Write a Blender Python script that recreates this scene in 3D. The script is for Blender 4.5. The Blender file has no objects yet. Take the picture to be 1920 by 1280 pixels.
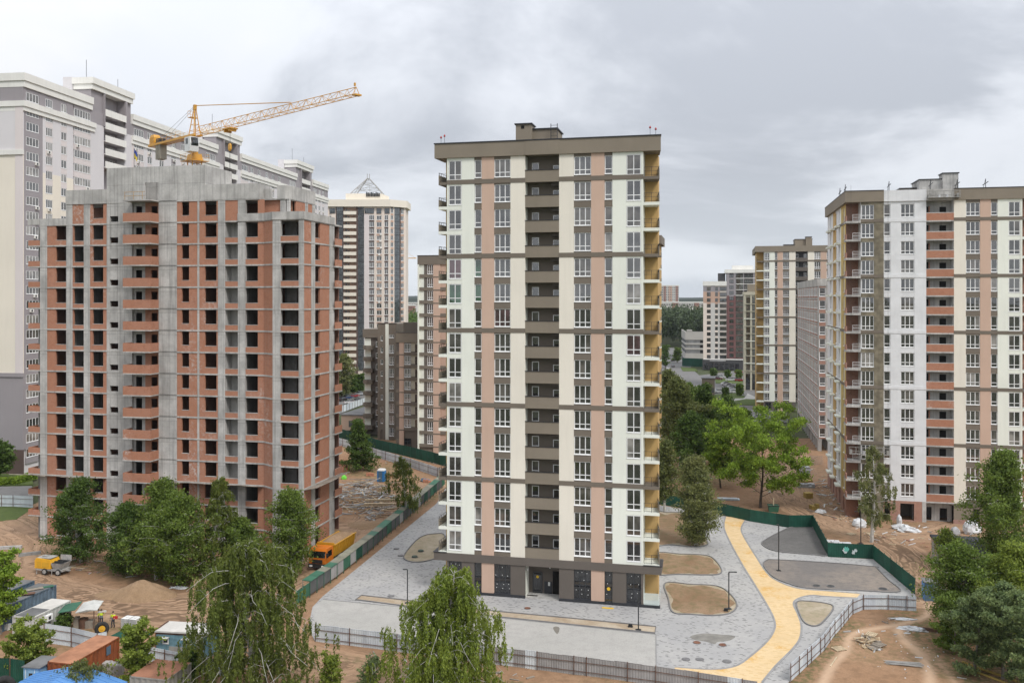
import bpy, math, random
import numpy as np
from mathutils import Vector, Matrix

R = math.radians
rnd = random.Random(7)
scene = bpy.context.scene
COL = scene.collection

# ------------------------------------------------------------------ camera
CAM_H = 35.4            # eye height above the ground, metres
FPX = 1680.0            # focal length in pixels of a 1920 px wide picture
HORIZON = 559.0
cam_data = bpy.data.cameras.new("camera")
cam_data.sensor_width = 36.0
cam_data.lens = 36.0 * FPX / 1920.0
cam_data.shift_y = -(640.0 - HORIZON) / 1920.0
cam_data.clip_start = 0.5
cam_data.clip_end = 30000.0
cam = bpy.data.objects.new("camera", cam_data)
cam.location = (0, 0, CAM_H)
cam.rotation_euler = (R(90), 0, 0)
COL.objects.link(cam)
scene.camera = cam

# ------------------------------------------------------------------ world
SUN_EL, SUN_AZ = R(50), R(142)      # azimuth clockwise from +Y : behind the camera, to the right
world = bpy.data.worlds.new("World")
scene.world = world
world.use_nodes = True
wn, wl = world.node_tree.nodes, world.node_tree.links
wn.clear()

def N(nodes, kind, **kw):
    n = nodes.new(kind)
    for k, v in kw.items():
        if k.startswith("i_"):
            n.inputs[k[2:]].default_value = v
        else:
            setattr(n, k, v)
    return n

def math_node(nodes, links, op, a, b=None, clamp=False):
    n = nodes.new("ShaderNodeMath"); n.operation = op; n.use_clamp = clamp
    for i, s in enumerate((a, b)):
        if s is None: continue
        if hasattr(s, "links"): links.new(s, n.inputs[i])
        else: n.inputs[i].default_value = s
    return n.outputs[0]

sky = N(wn, "ShaderNodeTexSky", sky_type="NISHITA", sun_disc=False, sun_elevation=SUN_EL, sun_rotation=SUN_AZ,
        air_density=1.0, dust_density=2.0)
bg_sky = N(wn, "ShaderNodeBackground"); bg_sky.inputs[1].default_value = 0.08
wl.new(sky.outputs[0], bg_sky.inputs[0])
tc = N(wn, "ShaderNodeTexCoord")
sep = N(wn, "ShaderNodeSeparateXYZ"); wl.new(tc.outputs["Generated"], sep.inputs[0])
zc = math_node(wn, wl, "MAXIMUM", sep.outputs[2], 0.0)
den = math_node(wn, wl, "ADD", zc, 0.30)
px_ = math_node(wn, wl, "DIVIDE", sep.outputs[0], den)
py_ = math_node(wn, wl, "DIVIDE", sep.outputs[1], den)
comb = N(wn, "ShaderNodeCombineXYZ"); wl.new(px_, comb.inputs[0]); wl.new(py_, comb.inputs[1])
mp = N(wn, "ShaderNodeMapping"); mp.inputs["Location"].default_value = (2.9, 8.4, 3.0)
mp.inputs["Scale"].default_value = (1.15, 1.35, 1.0)
wl.new(comb.outputs[0], mp.inputs[0])
n1 = N(wn, "ShaderNodeTexNoise", i_Scale=1.0, i_Detail=8.0, i_Roughness=0.56, i_Distortion=0.3)
wl.new(mp.outputs[0], n1.inputs["Vector"])
n2 = N(wn, "ShaderNodeTexNoise", i_Scale=0.45, i_Detail=3.0, i_Roughness=0.5)
wl.new(mp.outputs[0], n2.inputs["Vector"])
mixn = math_node(wn, wl, "ADD", math_node(wn, wl, "MULTIPLY", n1.outputs[0], 0.62), math_node(wn, wl, "MULTIPLY", n2.outputs[0], 0.38))
ramp = N(wn, "ShaderNodeValToRGB"); wl.new(mixn, ramp.inputs[0])
ramp.color_ramp.interpolation = 'EASE'
e = ramp.color_ramp.elements
e[0].position = 0.39; e[0].color = (0.36, 0.38, 0.42, 1)
e[1].position = 0.61; e[1].color = (0.61, 0.616, 0.628, 1)
x_ = e.new(0.50); x_.color = (0.56, 0.58, 0.62, 1)
# overcast sky: brighter overhead than near the skyline, pale air near the skyline
grad = math_node(wn, wl, "ADD", math_node(wn, wl, "MULTIPLY", zc, 1.1), 0.80)
mulc = N(wn, "ShaderNodeVectorMath", operation="SCALE"); wl.new(ramp.outputs[0], mulc.inputs[0]); wl.new(grad, mulc.inputs["Scale"])
hz = math_node(wn, wl, "SUBTRACT", 1.0, math_node(wn, wl, "MULTIPLY", zc, 7.0), clamp=True)
hz = math_node(wn, wl, "MULTIPLY", hz, 0.45)
mixh = N(wn, "ShaderNodeMix", data_type="RGBA"); wl.new(hz, mixh.inputs["Factor"])
wl.new(mulc.outputs[0], mixh.inputs["A"]); mixh.inputs["B"].default_value = (0.66, 0.71, 0.76, 1)
bg_cl = N(wn, "ShaderNodeBackground"); bg_cl.inputs[1].default_value = 1.0
wl.new(mixh.outputs["Result"], bg_cl.inputs[0])
mixs = N(wn, "ShaderNodeMixShader"); mixs.inputs[0].default_value = 0.94
wl.new(bg_sky.outputs[0], mixs.inputs[1]); wl.new(bg_cl.outputs[0], mixs.inputs[2])
wout = N(wn, "ShaderNodeOutputWorld"); wl.new(mixs.outputs[0], wout.inputs[0])

# ------------------------------------------------------------------ sun behind cloud
sun_d = bpy.data.lights.new("sun", "SUN")
sun_d.energy = 1.5; sun_d.angle = R(16); sun_d.color = (1.0, 0.965, 0.92)
sun = bpy.data.objects.new("sun", sun_d)
sdir = Vector((math.sin(SUN_AZ) * math.cos(SUN_EL), math.cos(SUN_AZ) * math.cos(SUN_EL), math.sin(SUN_EL)))
sun.rotation_euler = sdir.to_track_quat('Z', 'Y').to_euler()
sun.location = (40, -60, 120)
COL.objects.link(sun)

vs = scene.view_settings
vs.view_transform = 'Standard'; vs.look = 'None'; vs.exposure = 0.66; vs.gamma = 1.0
vs.use_curve_mapping = False
scene.cycles.max_bounces = 5
scene.cycles.diffuse_bounces = 3
scene.cycles.glossy_bounces = 2
scene.cycles.transmission_bounces = 3
scene.cycles.volume_bounces = 0
scene.cycles.use_denoising = True

# ------------------------------------------------------------------ helpers
class MB:
    def __init__(s): s.v = []; s.f = []; s.m = []
    def poly(s, pts, mi=0):
        b = len(s.v); s.v += [tuple(p) for p in pts]; s.f.append(tuple(range(b, b + len(pts)))); s.m.append(mi); return s
    def box(s, x0, x1, y0, y1, z0, z1, mi=0):
        b = len(s.v)
        s.v += [(x0,y0,z0),(x1,y0,z0),(x1,y1,z0),(x0,y1,z0),(x0,y0,z1),(x1,y0,z1),(x1,y1,z1),(x0,y1,z1)]
        for q in ((0,3,2,1),(4,5,6,7),(0,1,5,4),(1,2,6,5),(2,3,7,6),(3,0,4,7)):
            s.f.append(tuple(b + i for i in q)); s.m.append(mi)
        return s
    def prism(s, pts, z0, z1, mi=0, mt=None):
        n = len(pts); b = len(s.v)
        a = sum(pts[i][0]*pts[(i+1)%n][1]-pts[(i+1)%n][0]*pts[i][1] for i in range(n))
        if a < 0: pts = pts[::-1]
        s.v += [(p[0],p[1],z0) for p in pts] + [(p[0],p[1],z1) for p in pts]
        s.f.append(tuple(range(b+n-1, b-1, -1))); s.m.append(mi)
        s.f.append(tuple(range(b+n, b+2*n))); s.m.append(mi if mt is None else mt)
        for i in range(n):
            j = (i+1) % n
            s.f.append((b+i, b+j, b+n+j, b+n+i)); s.m.append(mi)
        return s
    def tube(s, p, q, r, n=6, r2=None, mi=0, caps=True):
        p, q = Vector(p), Vector(q); d = q - p
        if d.length < 1e-6: return s
        d.normalize(); a = d.orthogonal().normalized(); c = d.cross(a)
        r2 = r if r2 is None else r2; b = len(s.v)
        for P, rr in ((p, r), (q, r2)):
            for i in range(n):
                t = 2*math.pi*i/n; s.v.append(tuple(P + rr*(math.cos(t)*a + math.sin(t)*c)))
        for i in range(n):
            j = (i+1) % n; s.f.append((b+i, b+j, b+n+j, b+n+i)); s.m.append(mi)
        if caps:
            s.f.append(tuple(range(b+n-1, b-1, -1))); s.m.append(mi)
            s.f.append(tuple(range(b+n, b+2*n))); s.m.append(mi)
        return s
    def path(s, pts, rad, n=6, mi=0):
        """tube through points with a radius each"""
        pts = [Vector(p) for p in pts]; b0 = len(s.v); K = len(pts)
        for k, p in enumerate(pts):
            d = (pts[min(k+1,K-1)] - pts[max(k-1,0)]).normalized()
            ref = Vector((0.3,0.9,0.1)) if abs(d.z) > 0.8 else Vector((0,0,1))
            a = d.cross(ref).normalized(); c = d.cross(a)
            for i in range(n):
                t = 2*math.pi*i/n; s.v.append(tuple(p + rad[k]*(math.cos(t)*a + math.sin(t)*c)))
        for k in range(K-1):
            for i in range(n):
                j = (i+1) % n; b = b0 + k*n
                s.f.append((b+i, b+j, b+n+j, b+n+i)); s.m.append(mi)
        return s
    def loft(s, rings, mi=0, caps=True):
        """rings: lists of equal length point lists"""
        n = len(rings[0]); b = len(s.v)
        for r in rings: s.v += [tuple(p) for p in r]
        for k in range(len(rings)-1):
            for i in range(n):
                j = (i+1) % n; q = b + k*n
                s.f.append((q+i, q+j, q+n+j, q+n+i)); s.m.append(mi)
        if caps:
            s.f.append(tuple(range(b+n-1, b-1, -1))); s.m.append(mi)
            q = b + (len(rings)-1)*n; s.f.append(tuple(range(q, q+n))); s.m.append(mi)
        return s
    def disc(s, c, r, z0, z1, n=16, mi=0, r2=None):
        r2 = r if r2 is None else r2
        return s.loft([[(c[0]+r*math.cos(2*math.pi*i/n), c[1]+r*math.sin(2*math.pi*i/n), z0) for i in range(n)],
                       [(c[0]+r2*math.cos(2*math.pi*i/n), c[1]+r2*math.sin(2*math.pi*i/n), z1) for i in range(n)]], mi)
    def mesh(s, name, mats, smooth=False):
        me = bpy.data.meshes.new(name)
        me.from_pydata(s.v, [], s.f)
        if not isinstance(mats, (list, tuple)): mats = [mats]
        for m in mats: me.materials.append(M[m] if isinstance(m, str) else m)
        if len(mats) > 1: me.polygons.foreach_set("material_index", s.m)
        if smooth: me.polygons.foreach_set("use_smooth", [True]*len(s.f))
        me.update()
        return me

def link(name, data, parent=None, loc=(0,0,0), rz=0.0):
    o = bpy.data.objects.new(name, data)
    COL.objects.link(o)
    o.location = loc
    if rz: o.rotation_euler = (0, 0, rz)
    if parent is not None: o.parent = parent
    return o

def tag(o, label=None, cat=None, group=None, kind=None):
    if label: o["label"] = label
    if cat: o["category"] = cat
    if group: o["group"] = group
    if kind: o["kind"] = kind
    return o

def thing(name, label, cat, loc=(0,0,0), rz=0.0, group=None):
    return tag(link(name, None, None, loc, rz), label, cat, group)

def single(name, mb, mat, label, cat, loc=(0,0,0), rz=0.0, group=None, smooth=False):
    return tag(link(name, mb.mesh(name, mat, smooth), None, loc, rz), label, cat, group)

def struct(name, mb, mat, loc=(0,0,0), rz=0.0):
    return tag(link(name, mb.mesh(name, mat), None, loc, rz), None, None, None, "structure")

def part(name, mb, mat, parent, loc=(0,0,0), rz=0.0, smooth=False):
    return link(name, mb.mesh(name, mat, smooth), parent, loc, rz)

def copy_tree(o, parent=None):
    c = o.copy(); COL.objects.link(c); c.parent = parent
    for ch in CH.get(o.name, []) or [k for k in o.children]: copy_tree(ch, c)
    return c
CH = {}

_mc = {}
def cached(key, fn):
    if key not in _mc: _mc[key] = fn()
    return _mc[key]
def rk(*a): return tuple(round(x, 3) if isinstance(x, float) else x for x in a)

def box_mesh(name, w, d, h, mat):
    return cached(("box",) + rk(float(w), float(d), float(h), mat), lambda: MB().box(0, w, 0, d, 0, h).mesh(name, mat))

def G(x, y):
    """where the ground (z = 0) lies under picture point x, y"""
    Y = FPX * CAM_H / (y - HORIZON)
    return ((x - 960.0) * Y / FPX, Y)
def GP(pts): return [G(*p) for p in pts]
def W_at(x, y, Y): return ((x - 960.0) * Y / FPX, Y, CAM_H + (HORIZON - y) * Y / FPX)

TH = R(12.86)            # the estate's street grid is turned this much
CT, ST = math.cos(TH), math.sin(TH)

class Plane:
    """a vertical facade plane: origin on the ground, x axis along the facade to the right, y axis into the building"""
    def __init__(s, x, Y, th=TH):
        s.th = th; s.c, s.s = math.cos(th), math.sin(th)
        s.X0, s.Y0 = (x - 960.0) * Y / FPX, Y
    def u(s, x, v=0.0):
        k = (x - 960.0) / FPX
        return (k * (s.Y0 + v * s.c) - s.X0 - v * s.s) / (s.c + k * s.s)
    def z(s, y, u, v=0.0):
        return CAM_H + (HORIZON - y) * (s.Y0 - u * s.s + v * s.c) / FPX
    def shift(s, u, v=0.0):
        s.X0, s.Y0 = s.X0 + u * s.c + v * s.s, s.Y0 - u * s.s + v * s.c
        return s
    def world(s, u, v, z=0.0): return (s.X0 + u * s.c + v * s.s, s.Y0 - u * s.s + v * s.c, z)
    def root(s, name, label, cat="building", group=None):
        return thing(name, label, cat, (s.X0, s.Y0, 0), -s.th, group)

class Fac:
    def __init__(s, root, ox=0.0, oy=0.0, ang=0.0):
        s.root, s.ox, s.oy, s.ang = root, ox, oy, ang; s.c, s.s = math.cos(ang), math.sin(ang)
    def add(s, name, mesh, x, y, z):
        return link(name, mesh, s.root, (s.ox + x*s.c - y*s.s, s.oy + x*s.s + y*s.c, z), s.ang)
    def box(s, name, x0, x1, y0, y1, z0, z1, mat):
        return s.add(name, box_mesh(name, x1-x0, y1-y0, z1-z0, mat), x0, y0, z0)

GLASS = ["glass_a", "glass_a", "glass_a", "glass_b", "glass_b", "glass_c"]
def window(F, x, z, w, h, n=2, tr=0.27, fr="frame_white", y=0.12, glass=None, ft=0.09, depth=0.07, name="window", panes=True):
    def fm():
        m = MB()
        m.box(0, ft, 0, depth, 0, h); m.box(w-ft, w, 0, depth, 0, h)
        m.box(ft, w-ft, 0, depth, 0, ft); m.box(ft, w-ft, 0, depth, h-ft, h)
        for i in range(1, n):
            c = w*i/n; m.box(c-ft*.55, c+ft*.55, 0, depth-.003, ft, h-ft)
        if tr: m.box(ft, w-ft, .006, depth-.006, h*tr-ft*.5, h*tr+ft*.5)
        m.box(-.03, w+.03, -min(y, .14)-.03, 0.01, -.05, 0)
        return m.mesh(name, fr)
    o = F.add(name, cached(("win",)+rk(float(w), float(h), n, tr or 0, fr, float(y), ft, depth), fm), x, y, z)
    g = glass or rnd.choice(GLASS)
    if not panes:
        n = 1
    for i in range(n):
        gg = g if (glass or rnd.random() < .75) else rnd.choice(GLASS)
        a, b = w*i/n, w*(i+1)/n
        link("pane", cached(("pane",)+rk(float(w), float(h), n, i, gg, depth), lambda: MB().box(a+.02, b-.02, depth*.45, depth*.45+.03, .02, h-.02).mesh("pane", gg)), o)
    return o

SPECIAL = {}
def facade(F, cols, T0, h, nf, zb, zt, t=0.3, bands=(), pane_cols=True):
    for c in cols:
        k, a, b = c[0], c[1], c[2]
        if k == 's':
            F.box("wall_strip", a, b, 0.0, t, zb, zt, c[3])
        elif k == 'w':
            n, sm, top, bot = c[3], c[4], c[5], c[6]
            opt = c[7] if len(c) > 7 else {}
            F.box("spandrel", a, b, .02, t, T0-top, zt, sm)
            for i in range(nf):
                T = T0 - i*h
                sg = SPECIAL.get((id(cols), cols.index(c), i))
                window(F, a+.02, T-bot, b-a-.04, bot-top, n, panes=pane_cols, **(dict(opt, glass=sg) if sg else opt))
                nz = T - h - top if i < nf-1 else zb
                F.box("spandrel", a, b, .02, t, nz, T-bot-.05, sm)

# ------------------------------------------------------------------ materials
M = {}
def base_mat(name):
    m = bpy.data.materials.new(name); m.use_nodes = True
    nt = m.node_tree; b = nt.nodes["Principled BSDF"]
    M[name] = m
    return m, nt.nodes, nt.links, b

def coords(nodes, links, scale=(1,1,1), aligned=True):
    g = nodes.new("ShaderNodeNewGeometry")
    mpn = nodes.new("ShaderNodeMapping"); mpn.vector_type = 'POINT'
    mpn.inputs["Rotation"].default_value = (0, 0, TH if aligned else 0)
    mpn.inputs["Scale"].default_value = (1,1,1)
    links.new(g.outputs["Position"], mpn.inputs[0])
    m2 = nodes.new("ShaderNodeMapping"); m2.inputs["Scale"].default_value = scale
    links.new(mpn.outputs[0], m2.inputs[0])
    return m2.outputs[0], mpn.outputs[0]

def mixc(nodes, links, fac, a, b, blend='MIX'):
    n = nodes.new("ShaderNodeMix"); n.data_type = 'RGBA'; n.blend_type = blend
    for s, v in ((n.inputs["Factor"], fac), (n.inputs["A"], a), (n.inputs["B"], b)):
        if hasattr(v, "links"): links.new(v, s)
        else: s.default_value = v if isinstance(v, (int, float)) else (v + (1,) if len(v) == 3 else v)
    return n.outputs["Result"]

def noise(nodes, links, vec, scale, detail=4, rough=.55, dist=0.0):
    n = nodes.new("ShaderNodeTexNoise"); n.inputs["Scale"].default_value = scale
    n.inputs["Detail"].default_value = detail; n.inputs["Roughness"].default_value = rough; n.inputs["Distortion"].default_value = dist
    links.new(vec, n.inputs["Vector"]); return n.outputs[0]

def rampv(nodes, links, v, p0, p1):
    n = nodes.new("ShaderNodeMapRange"); n.inputs[1].default_value = p0; n.inputs[2].default_value = p1
    n.interpolation_type = 'SMOOTHSTEP'
    links.new(v, n.inputs[0]); return n.outputs[0]

def simple(name, col, rough=.75, var=.14, scale=.8, streak=.10, metal=0.0, spec=.35, bump=0.0, fine=9.0, rvar=.07):
    m, nd, lk, b = base_mat(name)
    v, raw = coords(nd, lk)
    f1 = noise(nd, lk, v, scale, 5)
    st, _ = coords(nd, lk, (1.6, 1.6, .12))
    f2 = noise(nd, lk, st, 1.3, 4)
    f3 = noise(nd, lk, v, fine, 3)
    dk = tuple(c*(1-var) for c in col); lt = tuple(min(1, c*(1+var)) for c in col)
    c1 = mixc(nd, lk, rampv(nd, lk, f1, .3, .7), dk, lt)
    c2 = mixc(nd, lk, math_node(nd, lk, "MULTIPLY", rampv(nd, lk, f2, .45, .75), streak), c1, tuple(c*.45 for c in col))
    c3 = mixc(nd, lk, math_node(nd, lk, "MULTIPLY", rampv(nd, lk, f3, .3, .7), var*.8), c2, tuple(c*.7 for c in col))
    oi = nd.new("ShaderNodeObjectInfo")     # no two sheets, panels or strips are quite alike
    c3 = mixc(nd, lk, math_node(nd, lk, "MULTIPLY", oi.outputs["Random"], rvar), c3, tuple(c*.35 for c in col))
    lk.new(c3, b.inputs["Base Color"])
    b.inputs["Roughness"].default_value = rough; b.inputs["Metallic"].default_value = metal
    b.inputs["Specular IOR Level"].default_value = spec
    if bump:
        bp = nd.new("ShaderNodeBump"); bp.inputs["Strength"].default_value = bump; bp.inputs["Distance"].default_value = .05
        lk.new(f3, bp.inputs["Height"]); lk.new(bp.outputs[0], b.inputs["Normal"])
    return m

def paint(name, col, rough=.4, metal=0.0, spec=.5, coat=0.0):
    m = simple(name, col, rough, .06, .6, .05, metal, spec)
    if coat: m.node_tree.nodes["Principled BSDF"].inputs["Coat Weight"].default_value = coat
    return m

# stucco and render
simple("stucco_cool", (.77, .785, .70), .85, .035, .16, .085)
simple("stucco_warm", (.765, .715, .615), .85, .035, .16, .085)
simple("stucco_pink", (.55, .39, .30), .85, .04, .16, .08)
simple("stucco_brown", (.172, .145, .115), .85, .05, .3, .05)
simple("stucco_brown_light", (.23, .195, .15), .85, .05, .3, .06)
simple("stucco_dark", (.128, .11, .095), .85, .05, .3, .06)
simple("stucco_yellow", (.50, .33, .135), .85, .05, .3, .08)
simple("stucco_mottled", (.20, .175, .125), .9, .35, .9, .25)
simple("primer_grey", (.68, .685, .69), .9, .06, .5, .10)
simple("plinth_dark", (.035, .037, .042), .6, .15, 1.0, .1)
simple("cap_metal", (.05, .05, .055), .45, .1, 1.0, .1, .6)
simple("mauve_light", (.63, .605, .61), .85, .03, .1, .06)
simple("mauve_dark", (.30, .275, .285), .85, .04, .1, .06)
simple("mauve_pink", (.64, .58, .565), .85, .03, .1, .05)
simple("cream_wall", (.74, .68, .58), .85, .03, .1, .05)
simple("cornice_white", (.74, .725, .68), .8, .04, .3, .12)
simple("tan_wall", (.70, .61, .535), .85, .04, .2, .06)
simple("salmon_wall", (.50, .34, .26), .85, .05, .2, .06)
simple("maroon_wall", (.17, .085, .08), .85, .08, .3, .06)
simple("umber_wall", (.11, .075, .065), .85, .08, .3, .06)
simple("olive_cream", (.45, .42, .33), .85, .06, .3, .08)
simple("insulation_yellow", (.52, .38, .14), .9, .12, .8, .2)
simple("charcoal_wall", (.06, .058, .06), .7, .12, .4, .08)
simple("roof_felt", (.05, .052, .058), .9, .25, .5, .1, bump=.3)
simple("roof_grey", (.20, .20, .20), .9, .2, .4, .1)
simple("far_white", (.55, .53, .50), .85, .06, .05, .05)
simple("far_brick", (.32, .17, .13), .85, .06, .05, .05)
simple("garage_light", (.42, .40, .37), .85, .05, .2, .05)
simple("garage_dark", (.11, .11, .115), .85, .05, .2, .05)
paint("frame_white", (.80, .80, .79), .35)
paint("frame_dark", (.035, .037, .042), .4)
paint("rail_dark", (.045, .047, .05), .4, .5)
paint("antenna_red", (.35, .03, .03), .5)

def concrete(name, col, form=True):
    m, nd, lk, b = base_mat(name)
    v, raw = coords(nd, lk)
    f1 = noise(nd, lk, v, .45, 6, .6)
    st, _ = coords(nd, lk, (2.2, 2.2, .10))
    f2 = noise(nd, lk, st, 1.0, 5, .6)
    f3 = noise(nd, lk, v, 5.0, 4)
    c = mixc(nd, lk, rampv(nd, lk, f1, .28, .72), tuple(x*.74 for x in col), tuple(x*1.15 for x in col))
    c = mixc(nd, lk, math_node(nd, lk, "MULTIPLY", rampv(nd, lk, f2, .46, .70), .62), c, tuple(x*.46 for x in col))
    c = mixc(nd, lk, math_node(nd, lk, "MULTIPLY", rampv(nd, lk, f3, .35, .7), .25), c, tuple(x*.6 for x in col))
    if form:
        sx = nd.new("ShaderNodeSeparateXYZ"); lk.new(raw, sx.inputs[0])
        xy = math_node(nd, lk, "ADD", sx.outputs[0], sx.outputs[1])
        cb = nd.new("ShaderNodeCombineXYZ"); lk.new(xy, cb.inputs[0]); lk.new(sx.outputs[2], cb.inputs[1])
        br = nd.new("ShaderNodeTexBrick"); lk.new(cb.outputs[0], br.inputs["Vector"])
        br.offset = 0.0
        br.inputs["Color1"].default_value = (1,1,1,1); br.inputs["Color2"].default_value = (.86,.86,.86,1); br.inputs["Mortar"].default_value = (.6,.6,.6,1)
        br.inputs["Scale"].default_value = 1.0; br.inputs["Mortar Size"].default_value = .035; br.inputs["Mortar Smooth"].default_value = .6
        br.inputs["Brick Width"].default_value = 1.2; br.inputs["Row Height"].default_value = 3.03
        c = mixc(nd, lk, 1.0, c, br.outputs["Color"], 'MULTIPLY')
    lk.new(c, b.inputs["Base Color"]); b.inputs["Roughness"].default_value = .88
    b.inputs["Specular IOR Level"].default_value = .25
    bp = nd.new("ShaderNodeBump"); bp.inputs["Strength"].default_value = .25; bp.inputs["Distance"].default_value = .04
    lk.new(f3, bp.inputs["Height"]); lk.new(bp.outputs[0], b.inputs["Normal"])
concrete("concrete", (.50, .485, .46))
concrete("concrete_plain", (.46, .445, .42), False)
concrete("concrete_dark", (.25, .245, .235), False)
concrete("concrete_block", (.44, .43, .41), False)

def brickmat(name, c1, c2, white=.5):
    m, nd, lk, b = base_mat(name)
    v, raw = coords(nd, lk)
    sx = nd.new("ShaderNodeSeparateXYZ"); lk.new(raw, sx.inputs[0])
    xy = math_node(nd, lk, "ADD", sx.outputs[0], sx.outputs[1])
    cb = nd.new("ShaderNodeCombineXYZ"); lk.new(xy, cb.inputs[0]); lk.new(sx.outputs[2], cb.inputs[1])
    br = nd.new("ShaderNodeTexBrick"); lk.new(cb.outputs[0], br.inputs["Vector"])
    br.inputs["Color1"].default_value = c1 + (1,); br.inputs["Color2"].default_value = c2 + (1,)
    br.inputs["Mortar"].default_value = (.33, .27, .23, 1)
    br.inputs["Scale"].default_value = 1.0; br.inputs["Mortar Size"].default_value = .012
    br.inputs["Brick Width"].default_value = .26; br.inputs["Row Height"].default_value = .085; br.inputs["Bias"].default_value = -.1
    c = br.outputs["Color"]
    f1 = noise(nd, lk, v, 1.3, 5, .65)
    c = mixc(nd, lk, math_node(nd, lk, "MULTIPLY", rampv(nd, lk, f1, .45, .72), .38), c, tuple(x*.6 for x in c2))
    oi = nd.new("ShaderNodeObjectInfo")
    c = mixc(nd, lk, math_node(nd, lk, "MULTIPLY", oi.outputs["Random"], .45), c, (c1[0]*.72, c1[1]*.95, c1[2]*1.25))
    st, _ = coords(nd, lk, (.8, .8, .33))
    f4 = noise(nd, lk, st, .33, 2, .5)
    c = mixc(nd, lk, math_node(nd, lk, "MULTIPLY", rampv(nd, lk, f4, .35, .7), .35), c, (.36, .16, .09))
    f2 = noise(nd, lk, st, .22, 3, .6); f3 = noise(nd, lk, v, 2.2, 5, .7)
    w = math_node(nd, lk, "MULTIPLY", rampv(nd, lk, f2, .56, .70), rampv(nd, lk, f3, .46, .66))
    c = mixc(nd, lk, math_node(nd, lk, "MULTIPLY", w, white), c, (.50, .42, .38))
    lk.new(c, b.inputs["Base Color"]); b.inputs["Roughness"].default_value = .9; b.inputs["Specular IOR Level"].default_value = .2
brickmat("brick", (.47, .178, .088), (.37, .132, .068), .8)
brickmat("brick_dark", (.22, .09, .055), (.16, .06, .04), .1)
brickmat("brick_pale", (.42, .21, .145), (.34, .165, .115), .5)

def glass(name, col, ior, rough=.03, tint=.5):
    m, nd, lk, b = base_mat(name)
    v, raw = coords(nd, lk)
    f = noise(nd, lk, v, .55, 2)
    c = mixc(nd, lk, rampv(nd, lk, f, .35, .65), tuple(x*.6 for x in col), tuple(min(1, x*1.5) for x in col))
    lk.new(c, b.inputs["Base Color"]); b.inputs["Roughness"].default_value = rough; b.inputs["IOR"].default_value = ior
    b.inputs["Specular IOR Level"].default_value = .5
    # old panes are never quite flat
    bp = nd.new("ShaderNodeBump"); bp.inputs["Strength"].default_value = .06; bp.inputs["Distance"].default_value = .1
    f2 = noise(nd, lk, v, .8, 1); lk.new(f2, bp.inputs["Height"]); lk.new(bp.outputs[0], b.inputs["Normal"])
glass("glass_a", (.035, .035, .034), 2.2)
glass("glass_b", (.050, .048, .045), 2.3)
glass("glass_c", (.085, .078, .070), 2.0)
glass("glass_curtain", (.20, .19, .175), 1.9)
glass("glass_green", (.025, .065, .035), 2.1)
glass("glass_wine", (.075, .04, .045), 2.1)
glass("glass_store", (.020, .022, .025), 1.75)
glass("glass_blue", (.035, .045, .05), 2.3)
glass("glass_car", (.015, .017, .018), 1.7)
simple("timber", (.42, .30, .18), .85, .25, 3.0, .2)
simple("timber_grey", (.26, .225, .185), .9, .25, 2.0, .25)
simple("timber_pale", (.50, .40, .27), .85, .22, 3.0, .2)
# ================================================================== finished and half finished panel towers
def railing(F, pts, z, h=1.05, mat="rail_dark", step=1.1, name="railing", r=.022):
    m = MB()
    for (a, b) in zip(pts[:-1], pts[1:]):
        A, B = Vector((a[0], a[1], 0)), Vector((b[0], b[1], 0))
        n = max(1, int(round((B-A).length/step)))
        for i in range(n+1):
            p = A.lerp(B, i/n); m.box(p.x-r, p.x+r, p.y-r, p.y+r, 0, h)
        for zz in (h, h*.55, .12): m.tube(A+Vector((0,0,zz)), B+Vector((0,0,zz)), r, 4)
        k = max(2, int((B-A).length/.14))
        for i in range(1, k):
            p = A.lerp(B, i/k); m.box(p.x-.007, p.x+.007, p.y-.007, p.y+.007, .12, h)
    return m, name, mat

def prism_mesh(key, pts, z0, z1, mat, name):
    return cached(("pr", key, round(z1-z0, 3), mat), lambda: MB().prism(pts, z0, z1).mesh(name, mat))

def loggia(F, a, b, T0, h, nf, depth, par, back, ph=1.36, zt=None, wins=None, cap="cap_metal", slab="concrete_plain", openings=()):
    """a column of recessed balconies: back wall, floor slabs, solid parapets"""
    w = b - a
    F.box("loggia_back_wall", a, b, depth, depth+.2, T0-h*nf, zt or T0, back)
    for i in range(nf):
        z = T0 - (i+1)*h
        F.box("loggia_floor", a, b, .12, depth, z, z+.2, slab)
        p = F.add("loggia_parapet", box_mesh("loggia_parapet", w, .12, ph, par), a, 0.0, z)
        if cap: link("coping", cached(("cop",)+rk(w, ph, cap), lambda: MB().box(0, w, -.06, .16, ph, ph+.06).mesh("coping", cap)), p)
        for (x0, x1, z0, z1, n) in (wins or ()):
            window(F, a+x0, z+z0, x1-x0, z1-z0, n, y=depth-.06, tr=.25)
        for (x0, x1, z0, z1) in openings:
            F.add("doorway", box_mesh("doorway", x1-x0, .12, z1-z0, "opening_shade"), a+x0, depth-.03, z+z0)  # no hole: a near-black panel paints the doorway's shade on the wall

simple("opening_shade", (.012, .011, .010), .95, .1)  # near-black colour standing for the shade inside openings

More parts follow.
